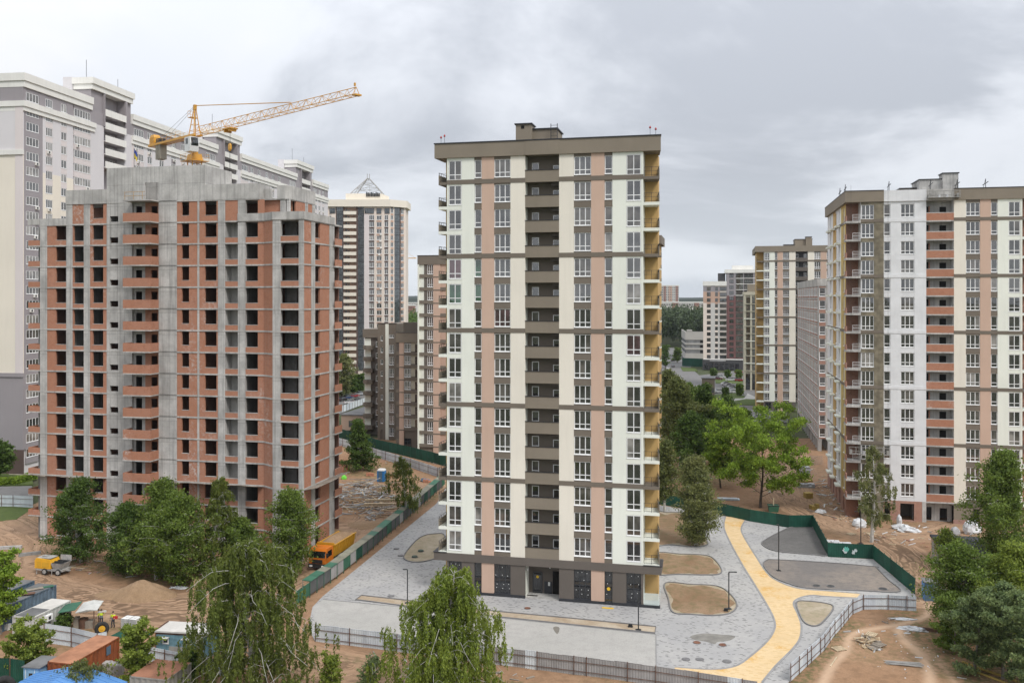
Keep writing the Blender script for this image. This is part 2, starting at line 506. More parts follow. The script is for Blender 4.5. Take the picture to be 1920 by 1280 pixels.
def side_balconies(F, x_edge, sgn, p_front, p_back, depth, T0, h, nf, band_floors, wallm="stucco_yellow", y0=0.0, panel="stucco_brown_light", pale="stucco_cool", first_dark=True, rail=True):
    """small balconies at a building's corner: slab, railing in front, solid panel at the outer end"""
    pts = [(0, y0), (sgn*p_front, y0), (sgn*p_back, depth), (0, depth)]
    for i in range(nf):
        z = T0 - (i+1)*h
        brown = i in band_floors
        s = F.add("balcony_slab", prism_mesh((sgn, p_front, p_back, depth, y0), pts, -.05, .30, "stucco_brown" if brown else pale, "balcony_slab"), x_edge, 0, z)
        if rail:
            def rm():
                m, n_, mt = railing(F, [(sgn*.1, y0+.06), (sgn*(p_front-.08), y0+.06)], 0)
                return m.mesh("railing", mt)
            link("railing", cached(("rl", sgn, p_front, y0), rm), s, (0, 0, .30))
        def pm():
            m = MB()
            a, b = Vector((sgn*p_front, y0, 0)), Vector((sgn*p_back, depth, 0)); inn = Vector((-sgn*.10, 0, 0))
            m.prism([(a.x, a.y), (b.x, b.y), (b.x+inn.x, b.y), (a.x+inn.x, a.y)], 0, .82)
            return m.mesh("end_panel", panel)
        e = link("end_panel", cached(("ep", sgn, p_front, p_back, depth, y0, panel), pm), s, (0, 0, .30))
        def hm():
            m = MB(); a, b = Vector((sgn*(p_front-.05), y0, 1.12)), Vector((sgn*(p_back-.05), depth, 1.12))
            m.tube(a, b, .03, 4)
            for t in (0.02, .33, .66, .98):
                q = a.lerp(b, t); m.box(q.x-.02, q.x+.02, q.y-.02, q.y+.02, .80, 1.12)
            return m.mesh("handrail", "rail_dark")
        link("handrail", cached(("hr", sgn, p_front, p_back, depth, y0), hm), s, (0, 0, .30))

def roof_block(root, x0, x1, y0, y1, z0, z1, wall, cap="cap_metal", name="roof_house"):
    o = link(name, MB().box(x0, x1, y0, y1, z0, z1).mesh(name, wall), root)
    link("roof_cap", MB().box(x0-.15, x1+.15, y0-.15, y1+.15, z1, z1+.14).mesh("roof_cap", cap), o)
    return o

# ------------------------------------------------------------------ the cream, pink and brown tower in the middle
pl = Plane(1206, 102.2)
MW = -pl.u(838); pl.shift(-MW)
U = pl.u
main = pl.root("apartment_tower", "finished cream, pink and brown tower with loggias in the middle of the paved court", "apartment tower")
F = Fac(main)
T0, FH, NF = 51.95, 2.945, 16
zb, zt = 4.95, 52.15
WA = dict(ft=.085)
cols = [
 ('s', 0, U(841), "stucco_cool"),
 ('w', U(841), U(865.5), 2, "stucco_cool", .12, 2.45, dict(y=.04)),
 ('s', U(865.5), U(889.4), "stucco_cool"),
 ('w', U(889.4), U(903), 1, "stucco_brown", .12, 2.25),
 ('s', U(903), U(926.3), "stucco_pink"),
 ('w', U(926.3), U(957.2), 3, "stucco_brown", .12, 2.25),
 ('s', U(957.2), U(984.5), "stucco_warm"),
 ('s', U(1048.3), U(1075.9), "stucco_warm"),
 ('w', U(1075.9), U(1108.3), 3, "stucco_brown", .12, 2.25),
 ('s', U(1108.3), U(1133.3), "stucco_pink"),
 ('w', U(1133.3), U(1148.4), 1, "stucco_brown", .12, 2.25),
 ('s', U(1148.4), U(1174.4), "stucco_cool"),
 ('w', U(1174.4), U(1202), 2, "stucco_cool", .12, 2.45, dict(y=.04)),
 ('s', U(1202), MW, "stucco_cool"),
]
GLASS = ["glass_a", "glass_a", "glass_a", "glass_b", "glass_b", "glass_c", "glass_a", "glass_b", "glass_c", "glass_curtain"]
for key, gname in {(1, 4): 'glass_wine', (3, 4): 'glass_green', (1, 5): 'glass_green', (3, 5): 'glass_green', (5, 6): 'glass_wine', (10, 11): 'glass_curtain', (12, 7): 'glass_wine', (1, 9): 'glass_curtain', (8, 13): 'glass_c'}.items():
    SPECIAL[(id(cols),) + key] = gname
facade(F, cols, T0, FH, NF, zb, zt)
la, lb = U(984.5), U(1048.3)
lw = lb - la
loggia(F, la, lb, T0, FH, NF, 1.5, "stucco_brown_light", "stucco_brown", 1.38, 52.15,
       wins=[(lw*.13, lw*.34, .9, 2.45, 1), (lw*.76, lw*.985, .75, 2.1, 1)], slab="stucco_brown")
for i in range(1, NF):
    F.box("duct_box", la+lw*.73, lb-.02, .75, 1.49, T0-i*FH-.42, T0-i*FH-.02, "stucco_dark")
BANDS = (0, 3, 6, 9, 12)
for i in BANDS:
    z = T0-(i+1)*FH
    F.box("band", -.03, la, -.05, .1, z+.0, z+.52, "stucco_brown")
    F.box("band", lb, MW+.03, -.05, .1, z+.0, z+.52, "stucco_brown")
side_balconies(F, MW, 1, 1.85, 1.55, 2.6, T0, FH, NF, BANDS)
side_balconies(F, 0, -1, 1.05, .92, 2.6, T0, FH, NF, BANDS)
F.box("yellow_wall", MW, MW+1.5, 2.6, 5.0, .0, zt, "stucco_yellow")
F.box("yellow_wall", -.92, 0, 2.6, 5.0, .0, zt, "stucco_yellow")
core = MB()
core.box(.02, la, .27, 23.5, 0.0, zt-.02); core.box(lb, MW-.02, .27, 23.5, 0.0, zt-.02); core.box(la, lb, 1.68, 23.5, 4.1, zt-.02); core.box(la, lb, 2.38, 23.4, 0.0, 4.1)
part("side_wall", core, "stucco_cool", main)
# parapet band and roof
pp = [(-1.5, -.22), (MW+2.0, -.22), (MW+1.65, 3.4), (MW+.1, 3.6), (MW+.1, 24.5), (-.1, 24.5), (-.1, 3.6), (-1.3, 3.4)]
par = part("parapet", MB().prism(pp, zt, 53.85), "stucco_brown_light", main)
part("coping", MB().prism([(x+(.07 if x > 5 else -.07), y+(-.08 if y < 0 else .05)) for x, y in pp], 53.85, 53.97), "cap_metal", par)
part("loggia_fascia", MB().box(la-.02, lb+.02, -.26, -.2, zt+.02, 53.8), "stucco_brown_light", par)
pr = lambda x, v: pl.u(x, v)
roof_block(main, pr(985, 6), pr(1044, 6), 6, 10, 53.9, pl.z(243, 10, 6), "stucco_brown_light")
v_ = roof_block(main, pr(967, 5.2), pr(996, 5.2), 5.2, 7.4, 53.9, pl.z(233, 8, 5), "stucco_brown_light", name="vent_shaft")
part("vent_opening", MB().box(pr(977, 5.18), pr(983, 5.18), 5.17, 5.25, pl.z(241, 8, 5), pl.z(235, 8, 5)), "opening_shade", v_)
lm = MB(); x0, x1 = pr(1033, 5.5), pr(1045, 5.5); ztp = pl.z(232, 12, 5.5)
for x in (x0, x1): lm.tube((x, 5.5, 53.9), (x, 5.5, ztp), .05, 5)
for k in range(7): lm.tube((x0, 5.5, 54.1+k*.42), (x1, 5.5, 54.1+k*.42), .03, 4)
part("roof_ladder", lm, "rail_dark", main)
for x, y in ((827, 258), (833.5, 255), (1219, 239), (1229.5, 242)):
    u = pl.u(x, .4); zz = pl.z(y, u, .4)
    a = part("warning_light_mast", MB().tube((u, .4, 53.9), (u, .4, zz), .022, 5), "rail_dark", main)
    part("lamp", MB().disc((u, .4), .10, zz-.12, zz+.0, 8, 0, .13).disc((u, .4), .13, zz, zz+.16, 8, 0, .05), "antenna_red", a)

# ground floor
gz = 4.02
part("base_band", MB().box(-1.62, MW+2.05, -.10, 3.2, gz, zb), "stucco_dark", main)
part("balcony_cover", MB().box(-1.70, -.02, -.16, 2.6, zb, zb+.07).box(MW+.02, MW+2.15, -.16, 2.6, zb, zb+.07), "cap_metal", main)
gcols = [(0, U(841), "stucco_dark"), (U(841), U(865.5), 'W3'), (U(865.5), U(889.4), "stucco_dark"), (U(889.4), U(903), 'W1'),
         (U(903), U(926.3), "stucco_pink"), (U(926.3), U(957.2), 'W3'), (U(957.2), la, "stucco_dark"),
         (lb, U(1075.9), "stucco_dark"), (U(1075.9), U(1108.3), 'W3'), (U(1108.3), U(1133.3), "stucco_pink"),
         (U(1133.3), U(1148.4), 'D1'), (U(1148.4), U(1174.4), "stucco_dark"), (U(1174.4), U(1202), 'W2'), (U(1202), MW, "stucco_dark")]
simple("sticker_white", (.7, .7, .68), .6, .03)
simple("sticker_yellow", (.75, .48, .03), .6, .03)
for a, b, k in gcols:
    if k[0] in 'WD' and len(k) == 2:
        n = int(k[1]); z0 = .55 if k[0] == 'W' else .2
        o = window(F, a, z0, b-a, gz-z0-.02, n, tr=.47, fr="frame_dark", y=.14, glass="glass_store", name="shop_window" if k[0] == 'W' else "shop_door")
        st = MB()
        for i in range(n):
            for zz in (.16, .30, .60, .86):
                if rnd.random() < .25: continue
                cx = (b-a)*(i+.25+.5*rnd.random())/n; q_ = (gz-z0)*(zz+rnd.uniform(-.02, .02))
                st.box(cx-.035, cx+.035, .018, .026, q_, q_+.09)
        part("protective_sticker", st, "sticker_white", o)
        if k[0] == 'D':
            part("round_sticker", MB().loft([[((b-a)/2+.2*math.cos(t*.524), y, 1.75+.2*math.sin(t*.524)) for t in range(12)] for y in (.0, .02)]), "sticker_yellow", o)
        if z0 > .3: F.box("window_base", a, b, .03, .3, .5, z0-.05, "plinth_dark")
    else:
        F.box("ground_wall", a, b, 0.0, .3, .5, gz, k)
part("plinth", MB().box(-.05, la, -.06, .3, 0, .5).box(lb, U(1133.3)-.02, -.06, .3, 0, .5).box(U(1148.4)+.02, MW+1.9, -.06, .3, 0, .5), "plinth_dark", main)
# entrance recess
F.box("entrance_back_wall", la, lb, 2.2, 2.4, 0.2, gz, "stucco_dark")
ent = F.box("entrance_door", la+lw*.12, la+lw*.41, 2.10, 2.19, .22, 2.75, "frame_dark")
part("door_glass", MB().box(.12, lw*.29-.12, -.012, .01, .25, 2.4), "glass_store", ent)
part("round_sticker", MB().loft([[(lw*.145+.17*math.cos(t*.524), y, 1.95+.17*math.sin(t*.524)) for t in range(12)] for y in (-.03, -.015)]), "sticker_yellow", ent)
pan = F.box("notice_board", la+lw*.47, la+lw*.70, 2.12, 2.19, .22, 1.65, "plinth_dark")
part("notice", MB().box(lw*.11, lw*.17, -.02, .01, .95, 1.4), "sticker_white", pan)
F.box("doorway_shade", la+lw*.72, lb-.05, 2.13, 2.19, .22, 2.9, "opening_shade")  # solid near-black panel, the dark of an open door painted on
F.box("entrance_step", la, lb, .0, 2.2, .0, .22, "concrete_plain")
for x in (.03, .62):
    F.add("wall_lamp", cached("walllamp", lambda: MB().box(0, .12, 0, .1, 0, .28).mesh("wall_lamp", "frame_white")), la+lw*x, 2.08 if x > .1 else .6, 3.25)
m_, _, _ = railing(F, [(0, 0), (1.75, 0)], 0)
def glass_clear(name):
    m, nd, lk, b = base_mat(name)
    b.inputs["Base Color"].default_value = (.75, .85, .82, 1); b.inputs["Roughness"].default_value = .03
    b.inputs["Alpha"].default_value = .35; b.inputs["IOR"].default_value = 1.5
glass_clear("glass_clear")
F.add("glass_balustrade", MB().box(0, 1.75, 0, .03, 0, 1.35).mesh("glass_balustrade", "glass_clear"), MW+.05, -.03, .5)
F.add("glass_balustrade", MB().box(0, .03, 0, 2.5, 0, 1.35).mesh("glass_balustrade", "glass_clear"), MW+1.8, 0, .5)
F.add("glass_balustrade", MB().box(0, .95, 0, .03, 0, 1.35).mesh("glass_balustrade", "glass_clear"), -1.0, -.03, .5)

# a few households have hung coloured curtains
for o in main.children:
    pass

# ------------------------------------------------------------------ the unfinished white, brown and brick tower on the right
p3 = Plane(1590, 143.7)
U3 = p3.u
tower_r = p3.root("apartment_tower", "tower still being clad, half white primer and half cream, with brick loggias", "apartment tower")
F3 = Fac(tower_r)
T3, N3 = 50.45, 16
W3 = U3(1917)
zb3, zt3 = 3.35, 50.75
c3 = [
 ('w', U3(1615), U3(1639), 3, "stucco_mottled", .15, 2.45),
 ('s', U3(1639), U3(1657), "stucco_mottled"),
 ('w', U3(1657), U3(1669.5), 1, "primer_grey", .15, 2.2),
 ('s', U3(1669.5), U3(1688.7), "primer_grey"),
 ('w', U3(1688.7), U3(1714.5), 3, "primer_grey", .15, 2.2),
 ('s', U3(1714.5), U3(1736.7), "primer_grey"),
 ('s', U3(1788.7), U3(1811), "stucco_warm"),
 ('w', U3(1811), U3(1837.7), 3, "stucco_brown", .15, 2.2),
 ('s', U3(1837.7), U3(1858), "stucco_pink"),
 ('w', U3(1858), U3(1870.5), 1, "stucco_brown", .15, 2.2),
 ('s', U3(1870.5), U3(1891), "stucco_cool"),
 ('w', U3(1891), U3(1913), 2, "stucco_cool", .15, 2.4, dict(y=.05)),
 ('s', U3(1913), W3, "stucco_cool"),
]
facade(F3, c3, T3, FH, N3, zb3, zt3)
l3a, l3b = U3(1736.7), U3(1788.7); l3w = l3b-l3a
loggia(F3, l3a, l3b, T3, FH, N3, 1.5, "brick", "concrete", 1.25, 51.0, cap=None, slab="concrete_plain",
       openings=[(l3w*.56, l3w*.80, .25, 2.35), (.12, l3w*.15, .95, 2.45)])
for i in range(N3):
    z = T3-(i+1)*FH
    F3.box("floor_edge", l3a, l3b, -.04, .12, z-.1, z+.12, "concrete_plain")
    F3.box("brick_pier", l3a+l3w*.16, l3a+l3w*.20, 1.35, 1.49, z+.2, z+2.5, "brick")
    F3.box("parapet_top", l3a, l3b, .01, .10, z+1.25, z+1.37, "concrete_plain")
for i in BANDS:
    z = T3-(i+1)*FH
    F3.box("band", l3b, W3+.03, -.06, .1, z, z+.5, "stucco_brown")
    F3.box("band", U3(1657), l3a, -.06, .1, z, z+.5, "primer_grey")
    F3.box("band", U3(1613), U3(1657), -.06, .1, z, z+.5, "stucco_brown")
D3 = 27.0
cr = U3(1613.5)                       # corner balcony bay ends here
BW3 = 2.3
F3.box("corner_brick_wall", .02, cr, BW3, BW3+.3, 0.3, zt3, "brick_dark")
F3.box("corner_side_wall", cr-.02, cr+.28, .3, BW3, zb3, zt3, "concrete_plain")
for i in range(N3):
    z = T3-(i+1)*FH
    s = F3.box("balcony_slab", -.35, cr, -.25, BW3, z-.08, z+.22, "concrete_plain")
    part("end_parapet", MB().box(0.02, .16, .02, BW3*.75, .30, 1.15), "brick_pale", s)
    rm = cached("b3rail", lambda: (lambda mm: mm[0].mesh("railing", "frame_white"))(railing(F3, [(cr*.55, .12), (cr+.28, .12)], 0)))
    link("railing", rm, s, (0, 0, .3))
core = MB()
core.box(cr+.02, l3a, .27, D3, zb3, zt3-.02); core.box(l3b, W3-.02, .27, D3, zb3-.5, zt3-.02); core.box(l3a, l3b, 1.68, D3, zb3+.1, zt3-.02)
core.box(.15, cr+.1, BW3+.28, D3-.02, zb3, zt3-.03); core.box(.3, W3-.3, 6.0, D3-.4, .1, zb3)
part("core_wall", core, "primer_grey", tower_r)
for a, b, m in ((-.45, U3(1657), "stucco_brown_light"), (U3(1657), l3a, "primer_grey"), (l3a, l3b, "concrete_plain"), (l3b, W3+1.9, "stucco_brown_light")):
    part("parapet", MB().box(a, b, -.2, D3+.4, zt3, 52.5), m, tower_r)
part("roof_edge", MB().box(-.5, U3(1657), -.26, D3+.45, 52.5, 52.6).box(l3b, W3+2, -.26, D3+.45, 52.5, 52.6), "cap_metal", tower_r)
q3 = lambda x, v: p3.u(x, v)
roof_block(tower_r, q3(1724, 7), q3(1795, 7), 7, 13, 52.5, p3.z(337, 14, 7), "concrete_block")
roof_block(tower_r, q3(1768, 6.4), q3(1797, 6.4), 6.4, 9, 52.5, p3.z(327, 14, 7), "concrete_block", name="vent_shaft")
roof_block(tower_r, q3(1688, 9), q3(1720, 9), 9, 12, 52.5, p3.z(354, 10, 9), "stucco_dark", name="vent_shaft")
# right hand balconies
side_balconies(F3, W3, 1, 1.9, 1.6, 2.6, T3, FH, N3, BANDS, panel="brick")
F3.box("corner_brick_wall", W3, W3+1.5, 2.6, 5.0, .3, zt3, "brick")
# left side, seen in steep foreshortening: stripes of primer, brown and bare insulation
FL = Fac(tower_r, 0.0, D3, -math.pi/2)
def sL(s): return D3 - s
lc = []
def strip(s0, s1, m): lc.append(('s', sL(s1), sL(s0), m))
def wcol(s0, s1, n, m): lc.append(('w', sL(s1), sL(s0), n, m, .15, 2.3))
strip(2.6, 4.2, "insulation_yellow"); wcol(4.2, 5.8, 1, "insulation_yellow"); strip(5.8, 8.2, "insulation_yellow")
strip(8.2, 9.2, "stucco_cool"); wcol(9.2, 11.2, 2, "primer_grey"); strip(11.2, 13.4, "primer_grey")
wcol(13.4, 15.4, 2, "primer_grey"); strip(15.4, 19.0, "stucco_yellow"); strip(19.0, 21.2, "primer_grey")
wcol(21.2, 23.2, 2, "stucco_cool"); strip(23.2, D3, "primer_grey")
facade(FL, lc, T3, FH, N3, zb3, zt3, t=.35, pane_cols=False)
for i in range(N3):
    z = T3-(i+1)*FH
    for s0, s1 in ((9.0, 11.6), (16.0, 18.6), (20.8, 23.6)):
        FL.add("side_ledge", box_mesh("side_ledge", s1-s0, .75, .28, "stucco_cool"), sL(s1), -.75, z)
    if i in BANDS: FL.box("band", sL(D3), sL(2.6), -.05, .1, z, z+.45, "stucco_brown")
# ground storey: brick, raw openings, bare concrete
def openwall(F, a, b, z0, z1, mat, holes, y0=0.0, t=.3, name="ground_wall"):
    """wall piece with rectangular holes [(x0,x1,zbottom,ztop)] that reach down or up"""
    m = MB(); xs = a
    for (x0, x1, h0, h1) in sorted(holes):
        if x0 > xs: m.box(xs, x0, y0, y0+t, z0, z1)
        if h0 > z0: m.box(x0, x1, y0, y0+t, z0, h0)
        if h1 < z1: m.box(x0, x1, y0, y0+t, h1, z1)
        xs = x1
    if b > xs: m.box(xs, b, y0, y0+t, z0, z1)
    return part(name, m, mat, F.root) if F.ang == 0 and F.ox == 0 and F.oy == 0 else F.add(name, m.mesh(name, mat), 0, 0, 0)
openwall(F3, U3(1613), U3(1657), .1, zb3, "stucco_mottled", [])
openwall(F3, U3(1657), l3a-.6, .1, zb3, "brick_pale", [(U3(1658), U3(1669), .25, 2.95), (U3(1688), U3(1714), .3, 2.95)])
F3.box("concrete_pier", l3a-.6, l3a, -.02, .4, .1, zb3, "concrete_plain")
openwall(F3, l3a, l3b, .1, zb3+.2, "concrete", [(.02+l3a, l3a+l3w*.27, .2, 2.3), (l3a+l3w*.56, l3a+l3w*.84, .2, 2.2)], y0=1.4)
openwall(F3, l3b, W3, .1, zb3-.6, "stucco_brown_light", [(U3(1825), U3(1837), .2, 2.6), (U3(1858), U3(1870), .2, 2.6)])
F3.box("ground_band", l3b, W3, -.05, .3, zb3-.6, zb3, "stucco_brown")
F3.box("block_plinth", l3b-.1, W3, -.09, -.01, .1, .8, "brick_pale")
F3.box("bare_corner_wall", -.1, cr, 1.6, 1.9, .1, zb3, "brick_dark")
openwall(FL, sL(D3), sL(2.0), .1, zb3, "brick_pale", [(sL(s+1.6), sL(s), .2, 2.7) for s in (4.2, 9.0, 13.4, 17.5, 21.2)])
F3.box("dark_interior", U3(1613), W3-.1, 4.0, 4.2, .1, zb3-.02, "concrete_dark")  # wall darkened in colour to give the raw openings their interior shade
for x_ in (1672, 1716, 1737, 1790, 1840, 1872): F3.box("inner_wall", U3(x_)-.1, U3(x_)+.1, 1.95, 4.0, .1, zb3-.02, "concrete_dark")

# ------------------------------------------------------------------ the same kind of tower farther down the street
p4 = Plane(1432.2, 283.0)
U4 = p4.u
tower_m = p4.root("apartment_tower", "finished cream and pink tower farther down the street, its yellow balconies at the corner", "apartment tower")
F4 = Fac(tower_m)
T4, N4 = 49.8, 16
W4 = U4(1588)
px4 = [1432.2, 1442.7, 1452.5, 1457.8, 1467.9, 1479.8, 1491.7, 1514.8, 1526.7, 1538.6, 1550, 1556, 1566, 1576, 1588]
u4 = [U4(x) for x in px4]
c4 = [('w', u4[0]+.1, u4[1], 3, "stucco_cool", .12, 2.4), ('s', u4[1], u4[2], "stucco_cool"), ('w', u4[2], u4[3], 1, "stucco_brown", .12, 2.2),
      ('s', u4[3], u4[4], "stucco_pink"), ('w', u4[4], u4[5], 3, "stucco_brown", .12, 2.2), ('s', u4[5], u4[6], "stucco_warm"),
      ('s', u4[7], u4[8], "stucco_warm"), ('w', u4[8], u4[9], 3, "stucco_brown", .12, 2.2), ('s', u4[9], u4[10], "stucco_pink"),
      ('w', u4[10], u4[11], 1, "stucco_brown", .12, 2.2), ('s', u4[11], W4, "stucco_cool")]
facade(F4, c4, T4, FH, N4, 2.9, 50.0, pane_cols=False)
w4 = u4[7]-u4[6]
loggia(F4, u4[6], u4[7], T4, FH, N4, 1.5, "stucco_dark", "charcoal_wall", 1.2, 50.0, wins=[(.1, w4*.25, .9, 2.5, 1), (w4*.7, w4*.95, .3, 2.5, 2)], cap=None)
for i in BANDS:
    z = T4-(i+1)*FH
    F4.box("band", 0, u4[6], -.05, .1, z, z+.5, "stucco_brown"); F4.box("band", u4[7], W4, -.05, .1, z, z+.5, "stucco_brown")
side_balconies(F4, 0, -1, 2.3, 2.1, 2.6, T4, FH, N4, BANDS, rail=False)
F4.box("yellow_wall", -2.1, 0, 2.6, 14.0, 0, 50, "stucco_yellow")
core = MB(); core.box(.02, u4[6], .27, 25, 0, 49.98); core.box(u4[7], W4-.02, .27, 25, 0, 49.98); core.box(u4[6], u4[7], 1.68, 25, 0, 49.98)
part("side_wall", core, "stucco_cool", tower_m)
part("parapet", MB().box(-2.6, W4+2, -.2, 25.5, 50.0, 51.85), "stucco_brown_light", tower_m)
part("ground_wall", MB().box(0, u4[6], -.02, .3, 0, 2.9).box(u4[7], W4, -.02, .3, 0, 2.9), "stucco_dark", tower_m)
part("pink_base", MB().box(u4[3], u4[4], -.05, .2, 0, 2.9), "stucco_pink", tower_m)
for a, b in ((u4[0]+.4, u4[1]+.6), (u4[4], u4[5]), (u4[2], u4[3])):
    window(F4, a, .3, b-a, 2.3, 2, tr=.5, fr="frame_dark", y=-.08, glass="glass_store", name="shop_window", panes=False)
r4 = lambda x, v: p4.u(x, v)
roof_block(tower_m, r4(1491, 7), r4(1523, 7), 7, 14, 51.8, p4.z(449, 10, 7), "stucco_brown_light")
roof_block(tower_m, r4(1511, 6.3), r4(1522, 6.3), 6.3, 9, 51.8, p4.z(445, 10, 7), "stucco_brown_light", name="vent_shaft")
roof_block(tower_m, r4(1470, 9), r4(1488, 9), 9, 12, 51.8, p4.z(459, 10, 9), "stucco_dark", name="vent_shaft")
# ================================================================== the raw brick and concrete tower on the left
p2 = Plane(480, 123.2)
off = p2.u(75); p2.shift(off)
U2 = p2.u
raw = p2.root("unfinished_tower", "raw tower of red brick infill and bare grey concrete below the crane", "unfinished tower")
F2 = Fac(raw)
S0, SH = 3.7, 3.03
def lev(k): return S0 + SH*k
SL = .20                                  # slab edge height
ub = {x: U2(x) for x in (75, 88, 104, 124, 135.5, 137, 156, 157, 168.5, 173, 193, 200, 206, 221.6, 225, 248, 252, 264, 270, 281, 293, 297.5, 331.5, 340, 354, 370, 373.5, 383.5, 405.5, 408.5, 422, 446, 460, 483, 494)}
BP = 1.3                                  # the end bay stands this far forward
b511, b526, b560, b567 = (U2(x, -BP) for x in (511, 526, 560, 567.5))
DEP = 11.6
u542 = U2(542, .8)
UE = b567
foot = [(0, 0), (ub[494], 0), (b511, -BP), (UE, -BP), (UE, DEP), (0, DEP)]
TOPK = 15
def top_of(u):                            # roof level per stretch
    return 14 if u < ub[124] else 15
# floor slabs
for k in range(0, 15):
    part("floor_slab", MB().prism([(x+(.03 if x > 10 else -.03), y-(.03 if y <= 0 else 0)) for x, y in foot], lev(k)-SL, lev(k)), "concrete_plain", raw)
part("floor_slab", MB().prism([(ub[124], -.03), (ub[494]-.6, -.03), (ub[494]-.6, .8), (u542, .8), (u542, 9.0), (ub[124], 9.0)], lev(15)-SL, lev(15)), "concrete_plain", raw)
part("ground_slab", MB().prism([(x, y) for x, y in foot], -.1, .15), "concrete_dark", raw)

def column(a, b, k1=15, y0=0.0, y1=.45, F=F2, k0=None, mat="concrete"):
    z1 = lev(k1)
    return F.add("column", MB().box(0, b-a, 0, y1-y0, 0, z1).mesh("column", mat), a, y0, 0)
for a, b, k in ((75, 88, 14), (124, 135.5, 15), (157, 168.5, 15), (370, 373.5, 15), (408.5, 422, 15), (446, 460, 15)):
    column(ub[a], ub[b], k)
column(b511, b526, 14, -BP, -BP+.5); column(b560, b567, 14, -BP, -BP+.45)

def brick_panel(F, a, b, w0, w1, sill, z, h, y=.06, t=.28, mat="brick", lintel=0.0):
    """one bay of brick infill with a window hole w0..w1"""
    def f():
        m = MB()
        if w0 > a+.01: m.box(0, w0-a, 0, t, 0, h)
        if w1 < b-.01: m.box(w1-a, b-a, 0, t, 0, h)
        if sill > 0: m.box(w0-a, w1-a, 0, t, 0, sill)
        if lintel: m.box(w0-a, w1-a, 0, t, h-lintel, h)
        return m.mesh("brick_panel", mat)
    o = F.add("brick_panel", cached(("bp",)+rk(a, b, w0, w1, sill, h, t, mat, lintel, F.ang), f), a, y, z)
    if sill > 0 and w1-w0 > .3:
        link("sill", cached(("bs",)+rk(w0-a, w1-w0, sill, t, F.ang), lambda: MB().box(w0-a, w1-a, -.02, t+.01, sill, sill+.05).mesh("sill", "concrete_plain")), o)
    return o

HB = SH - SL
for k in range(-1, 15):
    z = lev(k) if k >= 0 else .15
    h = HB if k >= 0 else S0-SL-.15
    if k <= 13:
        brick_panel(F2, ub[88], ub[124], ub[104], ub[124], .72, z, h)
        brick_panel(F2, ub[135.5], ub[157], ub[137], ub[156], .55, z, h, y=.10)
    if k <= 14:
        if k == 14:
            brick_panel(F2, ub[135.5], ub[157], ub[157], ub[157], 0, z, h)
        brick_panel(F2, ub[168.5], ub[200], ub[173], ub[193], .72, z, h)
        brick_panel(F2, ub[331.5], ub[370], ub[340], ub[354], .85, z, h)
        brick_panel(F2, ub[373.5], ub[408.5], ub[383.5], ub[405.5], .80, z, h)
        if k < 14:
            brick_panel(F2, ub[422], ub[446], ub[422], ub[446], .70, z, h, y=.03, t=.16)
            # loggia back wall with a doorway towards the right
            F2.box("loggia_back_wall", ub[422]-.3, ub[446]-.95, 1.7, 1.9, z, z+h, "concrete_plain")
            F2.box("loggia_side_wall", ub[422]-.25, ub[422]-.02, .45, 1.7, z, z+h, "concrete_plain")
        else:
            brick_panel(F2, ub[422], ub[446], ub[446], ub[446], 0, z, h)
        brick_panel(F2, ub[460], ub[494], ub[460], ub[483], .72, z, h)
    if k <= 13:
        # slanted brick face and the open corner bay
        part("brick_panel", MB().prism([(ub[494], .06), (b511, -BP+.08), (b511+.1, -BP+.4), (ub[494]+.1, .4)], z, z+h), "brick", raw)
        brick_panel(F2, b526, b560, b526, b560, .70, z, h, y=-BP+.02, t=.16)
        F2.box("bay_back_wall", b511+.3, b526+.9, 1.7, 1.9, z, z+h, "concrete_dark")  # darkened concrete: the shade inside the bay is put into the colour
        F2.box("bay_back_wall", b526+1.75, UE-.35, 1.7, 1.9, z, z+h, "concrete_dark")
# stair core: full height concrete
def core_wall():
    F2.box("core_wall", ub[200], ub[206], 0.0, .3, 0, lev(15)+4.85, "concrete")
    F2.box("core_wall", ub[221.6], ub[248], .002, .3, 0, lev(15)+4.85, "concrete")
    F2.box("core_wall", ub[297.5], ub[331.5], -.03, .35, 0, lev(15)+4.85, "concrete")
    F2.box("core_wall", ub[331.5], U2(385), -.03, .35, lev(15), lev(15)+4.85, "concrete")
    F2.box("core_return", U2(385)-.3, U2(385), .35, 7, lev(15), lev(15)+4.8, "concrete")
    F2.box("core_return", ub[200], ub[200]+.3, .3, 7, lev(14), lev(15)+4.8, "concrete")
    for k in range(-1, 15):
        z = lev(k) if k >= 0 else 0
        F2.box("stair_wall", ub[206], ub[221.6], .01, .3, z+1.0, z+SH+.2 if k >= 0 else lev(0)+.25, "concrete")
    F2.box("stair_wall", ub[206], ub[221.6], .01, .3, lev(15)+.2, lev(15)+4.85, "concrete")
    F2.box("core_top", ub[248], ub[297.5], .05, .35, lev(15)+2.6, lev(15)+4.85, "concrete"); F2.box("core_back_wall", ub[200]+.3, U2(385)-.3, 3.0, 3.3, lev(15), lev(15)+4.4, "concrete")
    F2.box("core_top", ub[248], U2(271), .05, .35, lev(15), lev(15)+2.6, "concrete")
core_wall()
